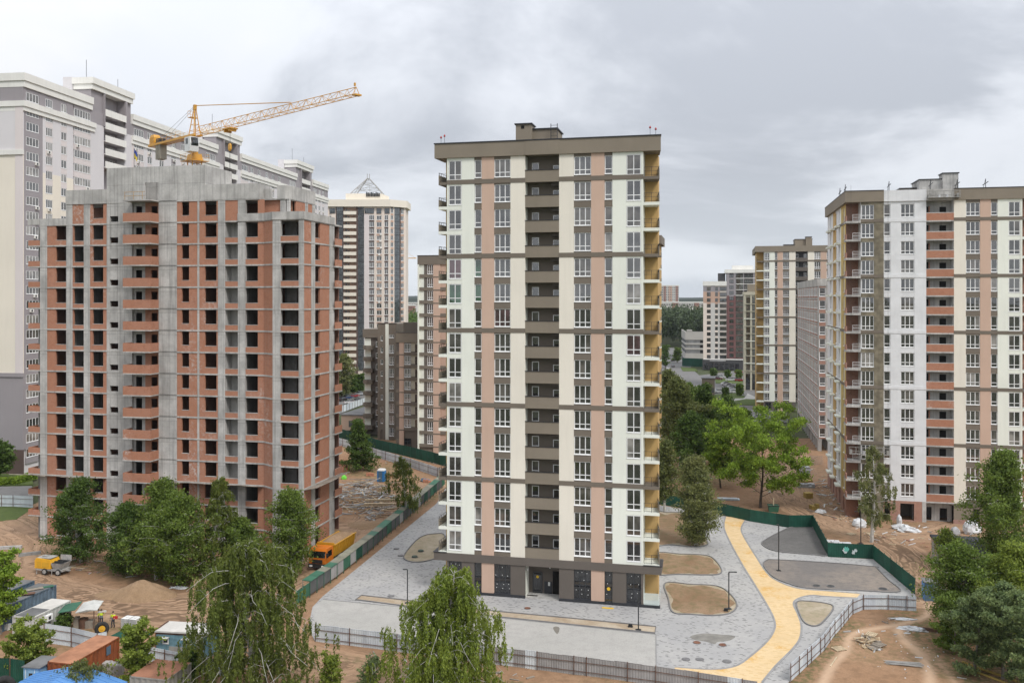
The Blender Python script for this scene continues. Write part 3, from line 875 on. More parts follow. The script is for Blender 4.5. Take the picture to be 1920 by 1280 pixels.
# balconies of the stair core
bw = ub[297.5]-ub[248]
for k in range(0, 16):
    z = lev(k)
    if k < 15:
        F2.box("balcony_back_wall", ub[248], ub[252], .30, .5, z, z+HB, "concrete")
        F2.box("balcony_back_wall", ub[264], ub[270], .30, .5, z, z+HB, "concrete")
        F2.box("balcony_back_wall", ub[252], ub[264], .30, .5, z+2.35, z+HB, "concrete")
        brick_panel(F2, ub[270], ub[297.5], ub[281], ub[293], 1.0, z, HB, y=.30, t=.2, lintel=.5)
    s = F2.box("balcony_slab", ub[248]-.1, ub[297.5]+.05, -2.0, .3, z-.16, z, "concrete_plain")
    if k < 15:
        def bpm():
            w = bw+.15; m = MB()
            m.box(.02, w-.02, .03, .15, .16, 1.35); m.box(.02, .14, .15, 1.98, .16, 1.35); m.box(w-.14, w-.02, .15, 1.98, .16, 1.35)
            return m.mesh("balcony_parapet", "brick")
        link("balcony_parapet", cached("b2par", bpm), s)
    else:
        m = MB()
        for x in (.2, 1.6, 3.0): m.tube((x, .2, .16), (x, .2, 1.3), .04, 5)
        for zz in (.7, 1.25): m.tube((.1, .2, zz), (3.4, .25, zz+.05), .045, 5)
        part("timber_guard_rail", m, "timber", s)
# side face on the right
FR = Fac(raw, UE, -BP, math.pi/2)
sd = lambda x: None
def side_u(x):                            # distance back along the side face for picture column x
    lo, hi = 0.0, 60.0
    for _ in range(50):
        mid = (lo+hi)/2; X, Y, _z = p2.world(UE, -BP+mid)
        if 960+FPX*X/Y < x: lo = mid
        else: hi = mid
    return lo
s584, s591, s601, s618, s627 = (side_u(x) for x in (584, 591, 601, 618, 627))
sE = min(s627, DEP+BP)
FR.add("column", MB().box(0, s591-s584, 0, .4, 0, lev(14)).mesh("column", "concrete"), s584, 0, 0)
FR.add("column", MB().box(0, sE-s618, 0, .4, 0, lev(14)).mesh("column", "concrete"), s618, 0, 0)
for k in range(-1, 14):
    z = lev(k) if k >= 0 else .15
    h = HB if k >= 0 else S0-SL-.15
    brick_panel(FR, .45, s584, .45, .45, 0, z, h)
    brick_panel(FR, s591, s618, s591+.02, s601, .65, z, h)
    if k >= 0:
        b = FR.add("balcony_slab", cached("b2rb", lambda: MB().box(0, 2.4, -.4, 0, -.18, 0).mesh("balcony_slab", "concrete_plain")), sE-.5, 0, z)
        link("balcony_parapet", cached("b2rp", lambda: MB().box(0, 2.4, -.38, -.26, 0, .95).mesh("balcony_parapet", "brick")), b)
# open balcony at the left corner
lb0 = U2(52)
for k in range(0, 14):
    z = lev(k)
    s = F2.box("balcony_slab", lb0, 0.0, .1, 2.4, z-.18, z, "concrete_plain")
    part("balcony_parapet", MB().box(0, -lb0, 0.0, .12, .18, .95).box(0, .12, .12, 2.3, .18, .95), "brick", s)
part("end_wall", MB().box(-.05, .25, .45, DEP, 0.1, lev(14)-.02), "concrete_plain", raw)
part("corner_wall", MB().box(lb0*.62, -.05, 1.2, 1.5, .1, lev(14)-.3), "concrete_dark", raw)
# roof parapets
zz = lev(15)
part("roof_parapet", MB().box(lb0, ub[124], -.02, .25, lev(14)-.02, lev(14)+.85), "concrete_plain", raw)
part("roof_parapet", MB().box(ub[124]-.05, ub[200], -.06, .25, zz-.2, zz+1.85), "concrete_plain", raw)
part("roof_parapet", MB().box(U2(385), ub[494]-.6, -.06, .25, zz-.05, zz+2.05).box(ub[494]-.85, ub[494]-.6, .25, 3.0, zz-.05, zz+2.0), "concrete_plain", raw)
part("roof_parapet", MB().box(ub[494]-.6, ub[494]+.6, 1.2, 1.45, zz-.05, zz+1.4), "concrete_plain", raw)
part("roof_parapet", MB().prism([(b511-.4, .75), (u542-.6, .75), (u542+.05, 1.5), (u542+.05, 9.0), (u542-.25, 9.0), (u542-.25, 1.6), (u542-.7, 1.0), (b511-.4, 1.0)], zz-.1, zz+1.75), "concrete_plain", raw)
part("terrace_parapet", MB().prism([(ub[446], -.12), (ub[494]+.05, -.12), (b511, -BP-.12), (UE+.12, -BP-.12), (UE+.12, sE-BP), (UE-.14, sE-BP), (UE-.14, -BP+.14), (b511+.1, -BP+.14), (ub[494]+.15, .14), (ub[446], .14)], lev(14)-.1, lev(14)+.95), "concrete_plain", raw)
# set-back top storey over the end bay
F2.box("column", b511, b511+.8, .9, 1.3, lev(14), zz, "concrete")
F2.box("column", u542-.4, u542, .9, 1.3, lev(14), zz, "concrete")
F2.box("brick_panel", ub[494]-.6, b511, 1.25, 1.5, lev(14), zz-.2, "brick")
F2.box("brick_panel", u542-1.6, u542-.5, 2.6, 2.8, lev(14), zz-.2, "brick")
FT = Fac(raw, u542, .8, math.pi/2)
FT.box("brick_panel", 2.2, 5.0, .05, .3, lev(14), zz-.2, "brick")
FT.box("column", 5.0, 5.9, .02, .35, lev(14), zz-.1, "concrete")
FT.box("column", 7.3, 8.2, .02, .35, lev(14), zz-.2, "concrete"); FT.box("brick_panel", 5.9, 7.3, .05, .3, lev(14), zz-.2, "brick")
# inside: party walls and a back wall so that the openings read as dark rooms
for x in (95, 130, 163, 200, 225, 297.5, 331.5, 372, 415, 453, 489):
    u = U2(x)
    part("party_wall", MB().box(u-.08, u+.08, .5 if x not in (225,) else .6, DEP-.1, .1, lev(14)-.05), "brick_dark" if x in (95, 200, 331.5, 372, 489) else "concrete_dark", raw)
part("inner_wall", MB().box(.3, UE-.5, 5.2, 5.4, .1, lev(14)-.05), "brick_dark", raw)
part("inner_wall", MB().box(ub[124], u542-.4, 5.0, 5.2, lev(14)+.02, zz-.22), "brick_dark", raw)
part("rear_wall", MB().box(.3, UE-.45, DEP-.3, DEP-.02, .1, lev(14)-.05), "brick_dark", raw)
# timber safety canopy round the second floor
zc_ = lev(2)
def canopy(F, a, b, name="safety_canopy"):
    o = None
    n = max(2, int((b-a)/1.15)); w = (b-a)/n
    for i in range(n):
        dz = rnd.uniform(-.05, .05); xa, xb = a+i*w, a+(i+1)*w-.03
        m = MB(); m.loft([[(xa, 0.05, 0+dz), (xb, .05, dz), (xb, -1.75-rnd.random()*.2, .42+dz), (xa, -1.75-rnd.random()*.2, .42+dz)],
                          [(xa, 0.05, .06+dz), (xb, .05, .06+dz), (xb, -1.78, .48+dz), (xa, -1.78, .48+dz)]])
        F.add("canopy_board", m.mesh("canopy_board", "timber_grey"), 0, 0, zc_-.25)
canopy(F2, lb0-1.6, ub[200]); canopy(F2, ub[297.5], ub[494]); canopy(FR, 0.4, sE+1.5)
# flag on the roof of the stair core
fl = thing("flag", "small blue and yellow flag on a pole above the raw concrete stair core", "flag", p2.world(U2(243), 1.0, lev(15)+4.75), -TH)
part("pole", MB().tube((0, 0, 0), (0, 0, 3.0), .03, 6), "rail_dark", fl)
paint("flag_blue", (.03, .06, .30), .8); paint("flag_yellow", (.60, .45, .05), .8)
def cloth(z0, z1, mat, nm):
    rows = []
    for j in range(4):
        z = z0+(z1-z0)*j/3
        rows.append([(0.03+i*.09, .05*math.sin(i*1.3+j*.4), z-.13*i) for i in range(6)])
    m = MB()
    for j in range(3):
        for i in range(5): m.poly([rows[j][i], rows[j][i+1], rows[j+1][i+1], rows[j+1][i]])
    part(nm, m, mat, fl)
cloth(2.35, 2.98, "flag_blue", "blue_half"); cloth(1.72, 2.35, "flag_yellow", "yellow_half")

# ================================================================== tower crane behind the raw tower
YC = 146.0
cx, _, cz = W_at(365, 255, YC)
jd = Vector((.73, -.684, 0)).normalized()
paint("crane_yellow", (.62, .31, .035), .45); paint("crane_white", (.68, .68, .66), .4)
simple("ballast", (.30, .27, .22), .9)
crane = thing("tower_crane", "yellow tower crane reaching over the raw brick tower", "tower crane", (cx, YC, 0), math.atan2(jd.y, jd.x))
# local: x along the jib, z up
zj = cz                                     # jib bottom chord level
def lattice(x0, x1, n, w0, h0, w1, h1, base, r=.042):
    """triangular truss: two bottom chords, one top chord"""
    m = MB()
    P = []
    for i in range(n+1):
        t = i/n; x = x0+(x1-x0)*t; w = w0+(w1-w0)*t; h = h0+(h1-h0)*t
        P.append(((x, -w/2, base), (x, w/2, base), (x, 0, base+h)))
    for i in range(n):
        a, b = P[i], P[i+1]
        for k in range(3): m.tube(a[k], b[k], r*1.3, 5)
        m.tube(a[0], a[1], r*.7, 4); m.tube(a[0], a[2], r*.7, 4); m.tube(a[1], a[2], r*.7, 4)
        m.tube(a[0], b[1], r*.6, 4) if i % 2 else m.tube(a[1], b[0], r*.6, 4)
        for k in (0, 1):
            m.tube(a[k] if i % 2 else b[k], b[2] if i % 2 else a[2], r*.65, 4)
    m.tube(P[-1][0], P[-1][2], r, 4); m.tube(P[-1][1], P[-1][2], r, 4); m.tube(P[-1][0], P[-1][1], r, 4)
    return m
JL = None
k_ = (668-960)/FPX
JL = (k_*YC - cx)/(jd.x - k_*jd.y)
k2 = (285-960)/FPX
CJ = (k2*YC - cx)/(jd.x - k2*jd.y)          # negative
zap = W_at(363, 197, YC)[2]
part("jib", lattice(1.2, JL, 22, 1.5, 1.35, 1.1, 1.0, zj), "crane_yellow", crane)
cjm = MB()
for y in (-.65, .65): cjm.box(CJ, 1.2, y-.09, y+.09, zj-.15, zj+.2)
for i in range(9): cjm.box(CJ+i*1.7, CJ+i*1.7+.14, -.56, .56, zj-.1, zj+.1)
cjm.box(CJ, 1.0, -.55, .55, zj-.16, zj-.10)
part("counter_jib", cjm, "crane_yellow", crane)
hr = MB()
for y in (-.7, .7):
    for i in range(8): hr.tube((CJ+.5+i*1.6, y, zj+.2), (CJ+.5+i*1.6, y, zj+1.2), .022, 4)
    for z in (.7, 1.2): hr.tube((CJ+.5, y, zj+z), (CJ+.5+7*1.6, y, zj+z), .022, 4)
part("walkway_rail", hr, "crane_yellow", crane)
part("winch", MB().loft([[(CJ+.4+a_, y, zj+.2+1.6*t) for a_, y in ((0, -.6), (1.6, -.6), (1.6, .6), (0, .6))] for t in (0, .75)] +
                        [[(CJ+.4+a_, y, zj+1.85) for a_, y in ((.3, -.5), (1.3, -.5), (1.3, .5), (.3, .5))]]), "crane_yellow", crane)
for i, x in enumerate((CJ+2.6, CJ+3.5)):
    part("ballast_block", MB().box(x, x+.8, -.6, .6, zj-2.6, zj-.15), "ballast", crane)
part("winch_motor", MB().box(CJ+2.6, CJ+4.0, -.5, .5, zj+.2, zj+1.0), "rail_dark", crane)
af = MB()
for x, y in ((-.9, -.6), (.9, -.6), (-.9, .6), (.9, .6)):
    af.tube((x, y, zj-.2), (0 if x < 0 else .15, y*.15, zap-.3), .075, 5)
for t in (.2, .4, .6, .8):
    s = 1-t; z = zj-.2+(zap-zj)*t
    pts = [(-.9*s, -.6*s, z), (.9*s+.1, -.6*s, z), (.9*s+.1, .6*s, z), (-.9*s, .6*s, z)]
    for i in range(4): af.tube(pts[i], pts[(i+1) % 4], .04, 4)
af.box(-.2, .35, -.2, .2, zap-.8, zap)
part("tower_head", af, "crane_yellow", crane)
hp = MB()
hp.box(-1.35, -.25, -.5, .5, zap-2.0, zap-1.92)
for x, y in ((-1.35, -.5), (-1.35, .5), (-.4, -.5), (-.4, .5)): hp.tube((x, y, zap-1.95), (x, y, zap-.9), .022, 4)
for z in (zap-.9, zap-1.4):
    hp.tube((-1.35, -.5, z), (-1.35, .5, z), .022, 4); hp.tube((-1.35, -.5, z), (-.4, -.5, z), .022, 4); hp.tube((-1.35, .5, z), (-.4, .5, z), .022, 4)
part("head_platform", hp, "crane_yellow", crane)
kx = (545-960)/FPX
XP = (kx*YC - cx)/(jd.x - kx*jd.y)
pd = MB(); pd.tube((.2, .12, zap-.15), (XP, .1, zj+1.3), .045, 5); pd.tube((.2, -.12, zap-.15), (XP, -.1, zj+1.3), .045, 5)
part("pendant_bar", pd, "crane_yellow", crane)
pb = MB()
for y in (-.3, .3): pb.tube((-.1, y*.3, zap-.3), (CJ+2.2, y*2, zj+.2), .02, 4)
part("back_stay", pb, "rail_dark", crane)
# cab, slewing ring, mast
cab = part("cab", MB().loft([[(.5, -2.0, zj-2.9), (2.2, -2.0, zj-2.9), (2.2, -.5, zj-2.9), (.5, -.5, zj-2.9)],
                             [(.5, -2.0, zj-1.4), (2.5, -2.0, zj-1.6), (2.5, -.5, zj-1.6), (.5, -.5, zj-1.4)],
                             [(.5, -2.0, zj-.55), (2.2, -2.0, zj-.55), (2.2, -.5, zj-.55), (.5, -.5, zj-.55)]]), "crane_white", crane)
part("cab_window", MB().box(.9, 1.6, -2.03, -1.99, zj-1.7, zj-.8).loft([[(2.23, -1.85, zj-2.6), (2.53, -1.85, zj-1.6), (2.25, -1.85, zj-.65), (2.2, -1.85, zj-1.6)], [(2.23, -.65, zj-2.6), (2.53, -.65, zj-1.6), (2.25, -.65, zj-.65), (2.2, -.65, zj-1.6)]]), "glass_car", cab)
part("slewing_unit", MB().loft([[(-1.0, -1.0, zj-4.1), (1.0, -1.0, zj-4.1), (1.0, 1.0, zj-4.1), (-1.0, 1.0, zj-4.1)],
                                [(-.8, -.8, zj-3.0), (.8, -.8, zj-3.0), (.8, .8, zj-3.0), (-.8, .8, zj-3.0)]]).box(-.4, .4, -.4, .4, zj-3.0, zj-.1).disc((0, 0), 1.25, zj-4.1, zj-3.9, 16), "crane_yellow", crane)
gp = MB(); gp.box(-1.7, 1.7, -1.6, 1.6, zj-4.2, zj-4.12)
for x, y in ((-1.7, -1.6), (1.7, -1.6), (1.7, 1.6), (-1.7, 1.6), (0, -1.6), (0, 1.6)): gp.tube((x, y, zj-4.15), (x, y, zj-3.1), .022, 4)
for z in (zj-3.1, zj-3.6):
    for a, b in (((-1.7, -1.6), (1.7, -1.6)), ((1.7, -1.6), (1.7, 1.6)), ((1.7, 1.6), (-1.7, 1.6)), ((-1.7, 1.6), (-1.7, -1.6))): gp.tube(a+(z,), b+(z,), .022, 4)
part("access_platform", gp, "crane_yellow", crane)
ms = MB()
for x in (-.8, .8):
    for y in (-.8, .8): ms.tube((x, y, 0), (x, y, zj-4.1), .09, 5)
for i in range(28):
    z = i*2.0; z1 = min(z+2.0, zj-4.1)
    for a, b in (((-.8, -.8), (.8, -.8)), ((.8, -.8), (.8, .8)), ((.8, .8), (-.8, .8)), ((-.8, .8), (-.8, -.8))):
        ms.tube(a+(z,), b+(z1,), .04, 4); ms.tube(a+(z,), b+(z,), .04, 4)
part("mast", ms, "crane_yellow", crane)
kx = (431-960)/FPX; XT = (kx*YC-cx)/(jd.x-kx*jd.y)
tr_ = part("trolley", MB().box(XT-1.1, XT+1.1, -.75, .75, zj-.42, zj-.22).box(XT-.8, XT-.5, -.6, .6, zj-.8, zj-.4).box(XT+.5, XT+.9, -.6, .6, zj-.75, zj-.4), "crane_yellow", crane)
zh = W_at(427, 275, YC-XT*.684)[2]
hk = part("hook_block", MB().loft([[(XT+x*s_, y*s_, z) for x, y in ((-.3, -.15), (.3, -.15), (.3, .15), (-.3, .15))] for s_, z in ((.5, zh+.5), (1, zh+.2), (1, zh-.4), (.4, zh-.7))]), "crane_yellow", crane)
part("hoist_rope", MB().tube((XT-.2, 0, zh+.5), (XT-.2, 0, zj-.4), .02, 4).tube((XT+.2, 0, zh+.5), (XT+.2, 0, zj-.4), .02, 4).tube((XT, 0, zh-.7), (XT, 0, zh-5.2), .035, 4), "rail_dark", crane)
part("tip_mast", MB().tube((JL-.3, 0, zj), (JL-.3, 0, zj+1.7), .03, 4).box(JL-.4, JL-.2, -.1, .1, zj+1.2, zj+1.6).box(JL-.2, JL+.5, -.5, .5, zj-.15, zj+.05), "crane_yellow", crane)
# ================================================================== long grey slab block at the far left
VP10 = math.atan2(1200-960.0, FPX)          # it recedes along its own street line
pA = Plane(45, 180.0, VP10)
slab_b = pA.root("slab_block", "long high grey and cream slab block with white cornices behind the crane", "apartment block")
L10, H10 = 177.0, 81.0
FS = Fac(slab_b, 0, 0, math.pi/2)           # the long face towards the street: x runs away from the camera
N10, h10, T10 = 26, 3.0, 77.6
GLASS = ["glass_a", "glass_b", "glass_c", "glass_curtain", "glass_curtain", "glass_c"]
body = MB(); s_ = 0.0
for b_ in (38.5, 98.6, 159.9):
    body.box(-28, -.28, s_, b_-11.4, 0, T10+.3); body.box(-28, -2.3, b_-11.4, b_-3.0, 0, T10+.3); s_ = b_-3.0
body.box(-28, -.28, s_, L10, 0, T10+.3)
part("core_wall", body, "mauve_light", slab_b)
# end wall facing the camera: grey above, cream in the middle, grey base
part("end_wall_upper", MB().box(-28, -.02, -.25, 0, 64.6, T10-3.2), "mauve_light", slab_b)
part("end_wall_middle", MB().box(-28, -.02, -.25, 0, 20.2, 64.6), "cream_wall", slab_b)
part("end_wall_base", MB().box(-28, -.02, -.25, 0, 5.0, 20.2), "mauve_dark", slab_b)
part("end_wall_plinth", MB().box(-28, .0, -.28, 0, 0, 5.0), "umber_wall", slab_b)
part("end_wall_attic", MB().box(-28, -.02, -.22, 0, T10-3.2, T10+.2), "mauve_dark", slab_b)
part("end_pilaster", MB().box(-1.7, -.01, -.34, -.2, 20.2, T10-3.2), "mauve_pink", slab_b)
def cornice(z0, z1, s0, s1, out=.5, end=True):
    m = MB()
    m.box(-28 if end else -.4, out*.55, s0-(out*.55 if end else 0), s1, z0, z0+(z1-z0)*.45)
    m.box(-28 if end else -.4, out, s0-(out if end else 0), s1+.03, z0+(z1-z0)*.45, z1)
    return part("cornice", m, "cornice_white", slab_b)
blocks = [(22.5, 38.5), (83.0, 98.6), (144.2, 159.9)]
cornice(T10+.2, T10+3.0, 0, blocks[0][0])
for i in range(3): cornice(T10+.2, T10+2.6, blocks[i][1], blocks[i+1][0] if i < 2 else L10, end=False)
cornice(T10-4.6, T10-2.6, 0, blocks[0][0]+1)
for i in range(3): cornice(T10-4.6, T10-2.6, blocks[i][1], (blocks[i+1][0]+1) if i < 2 else L10, end=False)
part("end_ledge", MB().box(-28, .1, -.55, -.1, 64.2, 65.2), "cornice_white", slab_b)
part("end_ledge", MB().box(-28, .05, -.45, -.1, 19.6, 20.4), "mauve_dark", slab_b)
for a, b in blocks:
    part("raised_top", MB().box(-4.2, -.25, a, b-11.4, T10, H10+1.6).box(-4.2, -2.3, b-11.4, b-3, T10, H10+1.6).box(-4.2, -.25, b-3, b, T10, H10+1.6), "mauve_dark", slab_b)
    m = MB(); m.box(-4.4, .3, a-.2, b+.2, H10+1.6, H10+2.8); m.box(-4.6, .6, a-.5, b+.5, H10+2.8, H10+4.2)
    part("cornice", m, "cornice_white", slab_b)
    part("lift_house", MB().box(-6.8, -4.5, a-.4, a+6, T10, H10+4.4), "mauve_light", slab_b)
    part("antenna", MB().tube((-2, a+1, H10+4), (-2, a+1, H10+8.5), .05, 4).tube((-3, b-1, H10+4), (-3, b-1, H10+7.5), .05, 4), "rail_dark", slab_b)
def col10(a, b, n, mat, wmat, fw, k0=0, k1=26, upper=None, zsplit=None):
    pass
cols10 = []
def add_s(a, b, m): cols10.append(('s', a, b, m))
def add_w(a, b, n, m): cols10.append(('w', a, b, n, m))
# column plan of one staircase section, measured from the end of its raised block
add_s(0, .6, "mauve_dark"); add_w(.6, 4.6, 4, "mauve_dark"); add_s(4.6, 5.7, "mauve_dark")
add_s(5.7, 6.6, "CR"); add_w(6.6, 8.9, 3, "CRP"); add_s(8.9, 11.6, "CR"); add_w(11.6, 13.6, 2, "CRP"); add_s(13.6, 15.8, "CR")
def section(e0, e1, first=False):
    """e1 = end of the raised block"""
    add_w(e1-22.3, e1-16.4, 6, "mauve_pink"); add_s(e1-16.4, e1-11.4, "mauve_light")
    add_s(e1-3.0, e1, "mauve_light")
    if e0 is not None:
        s = e0
        seq = [(1.0, None, "mauve_pink"), (4.4, 4, "mauve_pink"), (1.6, None, "mauve_light"), (2.3, 2, "mauve_pink"), (3.4, None, "mauve_light"), (2.3, 2, "mauve_pink"),
               (3.6, None, "mauve_light"), (2.3, 3, "mauve_dark"), (2.8, None, "mauve_light"), (2.3, 2, "mauve_pink"), (3.0, None, "mauve_light"), (2.3, 2, "mauve_pink"),
               (2.4, None, "mauve_light")]
        for w, n, m in seq:
            b = min(s+w, e1-22.3)
            if b > s+.2: (add_w(s, b, n, m) if n else add_s(s, b, m))
            s = b
        if s < e1-22.3: add_s(s, e1-22.3, "mauve_light")
section(None, blocks[0][1]); section(blocks[0][1], blocks[1][1]); section(blocks[1][1], blocks[2][1])
s = blocks[2][1]
for w, n, m in ((1, None, "mauve_pink"), (4.2, 4, "mauve_pink"), (1.5, None, "mauve_light"), (2.2, 2, "mauve_pink"), (2.0, None, "mauve_light"), (2.2, 2, "mauve_pink"), (4.0, None, "mauve_light")):
    (add_w(s, min(s+w, L10), n, m) if n else add_s(s, min(s+w, L10), m)); s = min(s+w, L10)
CUT = T10-4*h10-4.2                         # cream below, grey above (first stretch)
far_win = MB(); far_fr = MB(); n_win = 0
def hidden10(s, z):
    """behind the raw tower or the crane side: not in the picture"""
    X, Y, _ = pA.world(0, 0); X += s*math.sin(VP10); Y += s*math.cos(VP10)
    x = 960+FPX*X/Y; y = HORIZON-(z-CAM_H)*FPX/Y
    if 128 < x < 210: return y > 420
    if 210 <= x < 380: return y > 340
    if x >= 380: return y > 405+ (x-380)*.15
    return False
for c in cols10:
    k, a, b = c[0], c[1], c[2]
    mt = c[3] if k == 's' else c[4]
    up, lo = (("mauve_light", "cream_wall") if mt == "CR" else ("mauve_pink", "cream_wall") if mt == "CRP" else (mt, mt))
    top = T10
    if k == 's':
        if up != lo:
            FS.box("wall_strip", a, b, 0, .3, CUT, top, up); FS.box("wall_strip", a, b, 0, .3, 5, CUT, lo)
        else: FS.box("wall_strip", a, b, 0, .3, 5, top, up)
    else:
        n = c[3]
        for i in range(N10-1):
            T = T10-i*h10
            m_ = up if T > CUT else lo
            if i == 0: m_ = "mauve_dark"
            if hidden10((a+b)/2, T-1.5):
                FS.box("wall_strip", a, b, .02, .3, 5, T, m_); break
            if n_win < 296:
                window(FS, a+.1, T-2.35, b-a-.2, 1.75, n, tr=None, y=.05, ft=.10, panes=False); n_win += 1
            else:
                X0 = a+.1; X1 = b-.1
                for q in range(n): far_win.box(X0+(X1-X0)*q/n+.1, X0+(X1-X0)*(q+1)/n-.06, .06, .1, T-2.3, T-.65)
                far_fr.box(X0, X1, .10, .14, T-2.35, T-.6)
            FS.box("spandrel", a, b, .02, .3, T-h10-.6, T-2.4, m_)
            if i == 0: FS.box("spandrel", a, b, .02, .3, T-.6, T+.2, "mauve_dark")
    if k == 's': FS.box("attic_strip", a, b, -.01, .3, T10-2.6, T10+.2, "mauve_dark")
if far_win.v:
    tag(FS.add("far_panes", far_win.mesh("far_panes", "glass_b"), 0, 0, 0), kind="stuff")
    tag(FS.add("far_frames", far_fr.mesh("far_frames", "frame_white"), 0, 0, 0), kind="stuff")
for (a, b) in blocks:
    la_, lb_ = b-11.4, b-3.0
    FS.box("loggia_recess", la_, lb_, 2.0, 2.25, 5, H10+1.6, "mauve_dark")
    for i in range(-1, 20):
        z = T10-(i+1)*h10
        if hidden10((la_+lb_)/2, z-2): break
        FS.box("balcony_floor", la_, lb_, -.4, 2.0, z, z+.15, "mauve_light")
        q = FS.box("balcony_parapet", la_, lb_, -.5, -.35, z-.15, z+1.4, "cornice_white")
        window(FS, la_+1.2, z+.3, 1.6, 2.1, 2, tr=None, y=1.92, panes=False)
        window(FS, lb_-3.0, z+.9, 2.0, 1.5, 2, tr=None, y=1.92, panes=False)
    FS.box("pier", la_-.3, la_, -.4, .3, T10-2.6, H10+1.6, "mauve_dark"); FS.box("pier", lb_, lb_+.6, -.4, .3, T10-2.6, H10+1.6, "mauve_dark")
# outdoor units of air conditioners below some windows
ac_m = MB().box(0, .9, -.35, 0, 0, .62).mesh("air_conditioner", "cornice_white")
fan_m = MB().disc((0, 0), .24, 0, .02, 10).mesh("fan", "rail_dark")
for c in cols10:
    if c[0] != 'w': continue
    for i in range(0, 18):
        if rnd.random() < .38 and not hidden10(c[1], T10-i*h10-3):
            o = FS.add("air_conditioner", ac_m, c[1]+rnd.uniform(.3, max(.35, c[2]-c[1]-1.2)), -.02, T10-i*h10-3.05)
            f = link("fan", fan_m, o, (.33, -.36, .31)); f.rotation_euler = (math.pi/2, 0, 0)

# ================================================================== tall tower with the lattice pyramid
GLASS = ["glass_a", "glass_b", "glass_c", "glass_b"]
pB = Plane(600, 397.0, 0.0)
pyr = pB.root("high_rise_tower", "tall cream and dark glass tower topped by an open lattice pyramid", "apartment tower")
FB = Fac(pyr); UB = pB.u
TB, hB, NB = 75.6, 3.0, 24
zlow = 2.0
def bs(a, b, m, z1=TB+.4): FB.box("wall_strip", UB(a), UB(b), 0, .4, zlow, z1, m)
bs(600, 617, "tan_wall"); bs(629.6, 631, "umber_wall"); bs(643, 645, "umber_wall"); bs(667.6, 671, "umber_wall")
bs(682.7, 692, "mauve_pink", TB-3); bs(701.6, 706, "tan_wall", TB-3); bs(715.5, 720.7, "tan_wall", TB-3); bs(728, 731, "tan_wall", TB-3)
bs(621.5, 629.6, "tan_wall", TB-3)
for i in range(NB):
    T = TB-i*hB
    y_ = HORIZON-(T-CAM_H)*FPX/397
    if y_ > 712: break
    for a, b in ((631, 643), (671, 682.7)):
        if a == 631 and 559-(T-CAM_H)*FPX/397 > 660: continue
        window(FB, UB(a), T-hB, UB(b)-UB(a), hB, 3, tr=.35, fr="frame_dark", y=.02, ft=.10, glass="glass_blue", name="glazed_bay", panes=False)
    z = T-hB
    FB.box("balcony_back_wall", UB(645), UB(667.6), 1.6, 1.8, z, T, "salmon_wall")
    FB.box("balcony_door", UB(646.5), UB(650), 1.5, 1.59, z+.3, z+2.4, "glass_a")
    FB.box("balcony_window", UB(651.5), UB(654), 1.5, 1.59, z+1.2, z+2.2, "glass_b")
    FB.box("balcony_parapet", UB(644.3), UB(668.2), -.35, -.2, z-.2, z+1.3, "cream_wall")
    FB.box("balcony_floor", UB(645), UB(667.6), -.2, 1.6, z-.1, z+.1, "cream_wall")
    if i == 0:
        for a, b in ((618, 628), (684, 701), (706, 715), (721, 730)):
            window(FB, UB(a), T-2.6, UB(b)-UB(a), 2.2, 3, tr=None, fr="frame_dark", glass="glass_blue", panes=False)
        continue
    for a, b, m, n in ((617, 621.5, "tan_wall", 1), (692, 701.6, "umber_wall", 3), (706, 715.5, "salmon_wall", 2), (720.7, 728, "umber_wall", 2)):
        window(FB, UB(a), T-2.55, UB(b)-UB(a), 1.95 if m != "umber_wall" else 2.2, n, tr=None, ft=.12, panes=False,
               glass="glass_curtain" if rnd.random() < .35 else None)
        FB.box("spandrel", UB(a), UB(b), .02, .3, T-hB-.55 if m != "umber_wall" else T-hB-.35, T-2.6, m)
        if m == "salmon_wall" and rnd.random() < .6: FB.add("air_conditioner", ac_m, UB(709)+rnd.random(), -.02, T-3.3)
# turned corner and its own window columns
cxr = UB(731)
ang = R(42)
FC = Fac(pyr, cxr, 0, ang)
lenC = 8.6
for a, b, m in ((0, .4, "tan_wall"), (1.9, 2.4, "tan_wall"), (5.3, 5.9, "umber_wall"), (7.5, lenC, "tan_wall")):
    FC.box("wall_strip", a, b, 0, .4, zlow, TB+.3, m)
for i in range(NB):
    T = TB-i*hB
    if HORIZON-(T-CAM_H)*FPX/397 > 640: break
    window(FC, .4, T-2.5, 1.5, 2.0, 2, tr=None, ft=.12, panes=False); FC.box("spandrel", .4, 1.9, .02, .3, T-hB-.5, T-2.55, "salmon_wall")
    window(FC, 2.4, T-hB, 2.9, hB, 3, tr=.35, fr="frame_dark", y=.02, ft=.1, glass="glass_blue", name="glazed_bay", panes=False)
    window(FC, 5.9, T-2.5, 1.6, 2.0, 2, tr=None, ft=.12, panes=False); FC.box("spandrel", 5.9, 7.5, .02, .3, T-hB-.5, T-2.55, "salmon_wall")
ex, ey = cxr+lenC*math.cos(ang), lenC*math.sin(ang)
fp = [(0, .25), (cxr-.1, .25), (ex-.2, ey+.1), (ex-.2, ey+12), (0, ey+14)]
core = MB(); core.prism([(0, 1.75), (cxr-1.5, 1.75), (ex-.3, ey+.3), (ex-.3, ey+12), (0, ey+14)], 0, TB+.3)
core.box(0, UB(644.5), .3, 2, 0, TB+.2); core.box(UB(668), cxr-.2, .3, 2.5, 0, TB+.2)
part("core_wall", core, "tan_wall", pyr)
part("cornice", MB().prism([(-1, -.9), (cxr+.3, -.9), (ex+.8, ey-.6), (ex+.8, ey+13), (-1, ey+15)], TB+.3, TB+3.4), "cream_wall", pyr)
part("top_drum", MB().prism([(UB(645), 4), (UB(712), 4), (UB(712)+2, 16), (UB(645), 16)], TB+3.3, TB+6.6), "cream_wall", pyr)
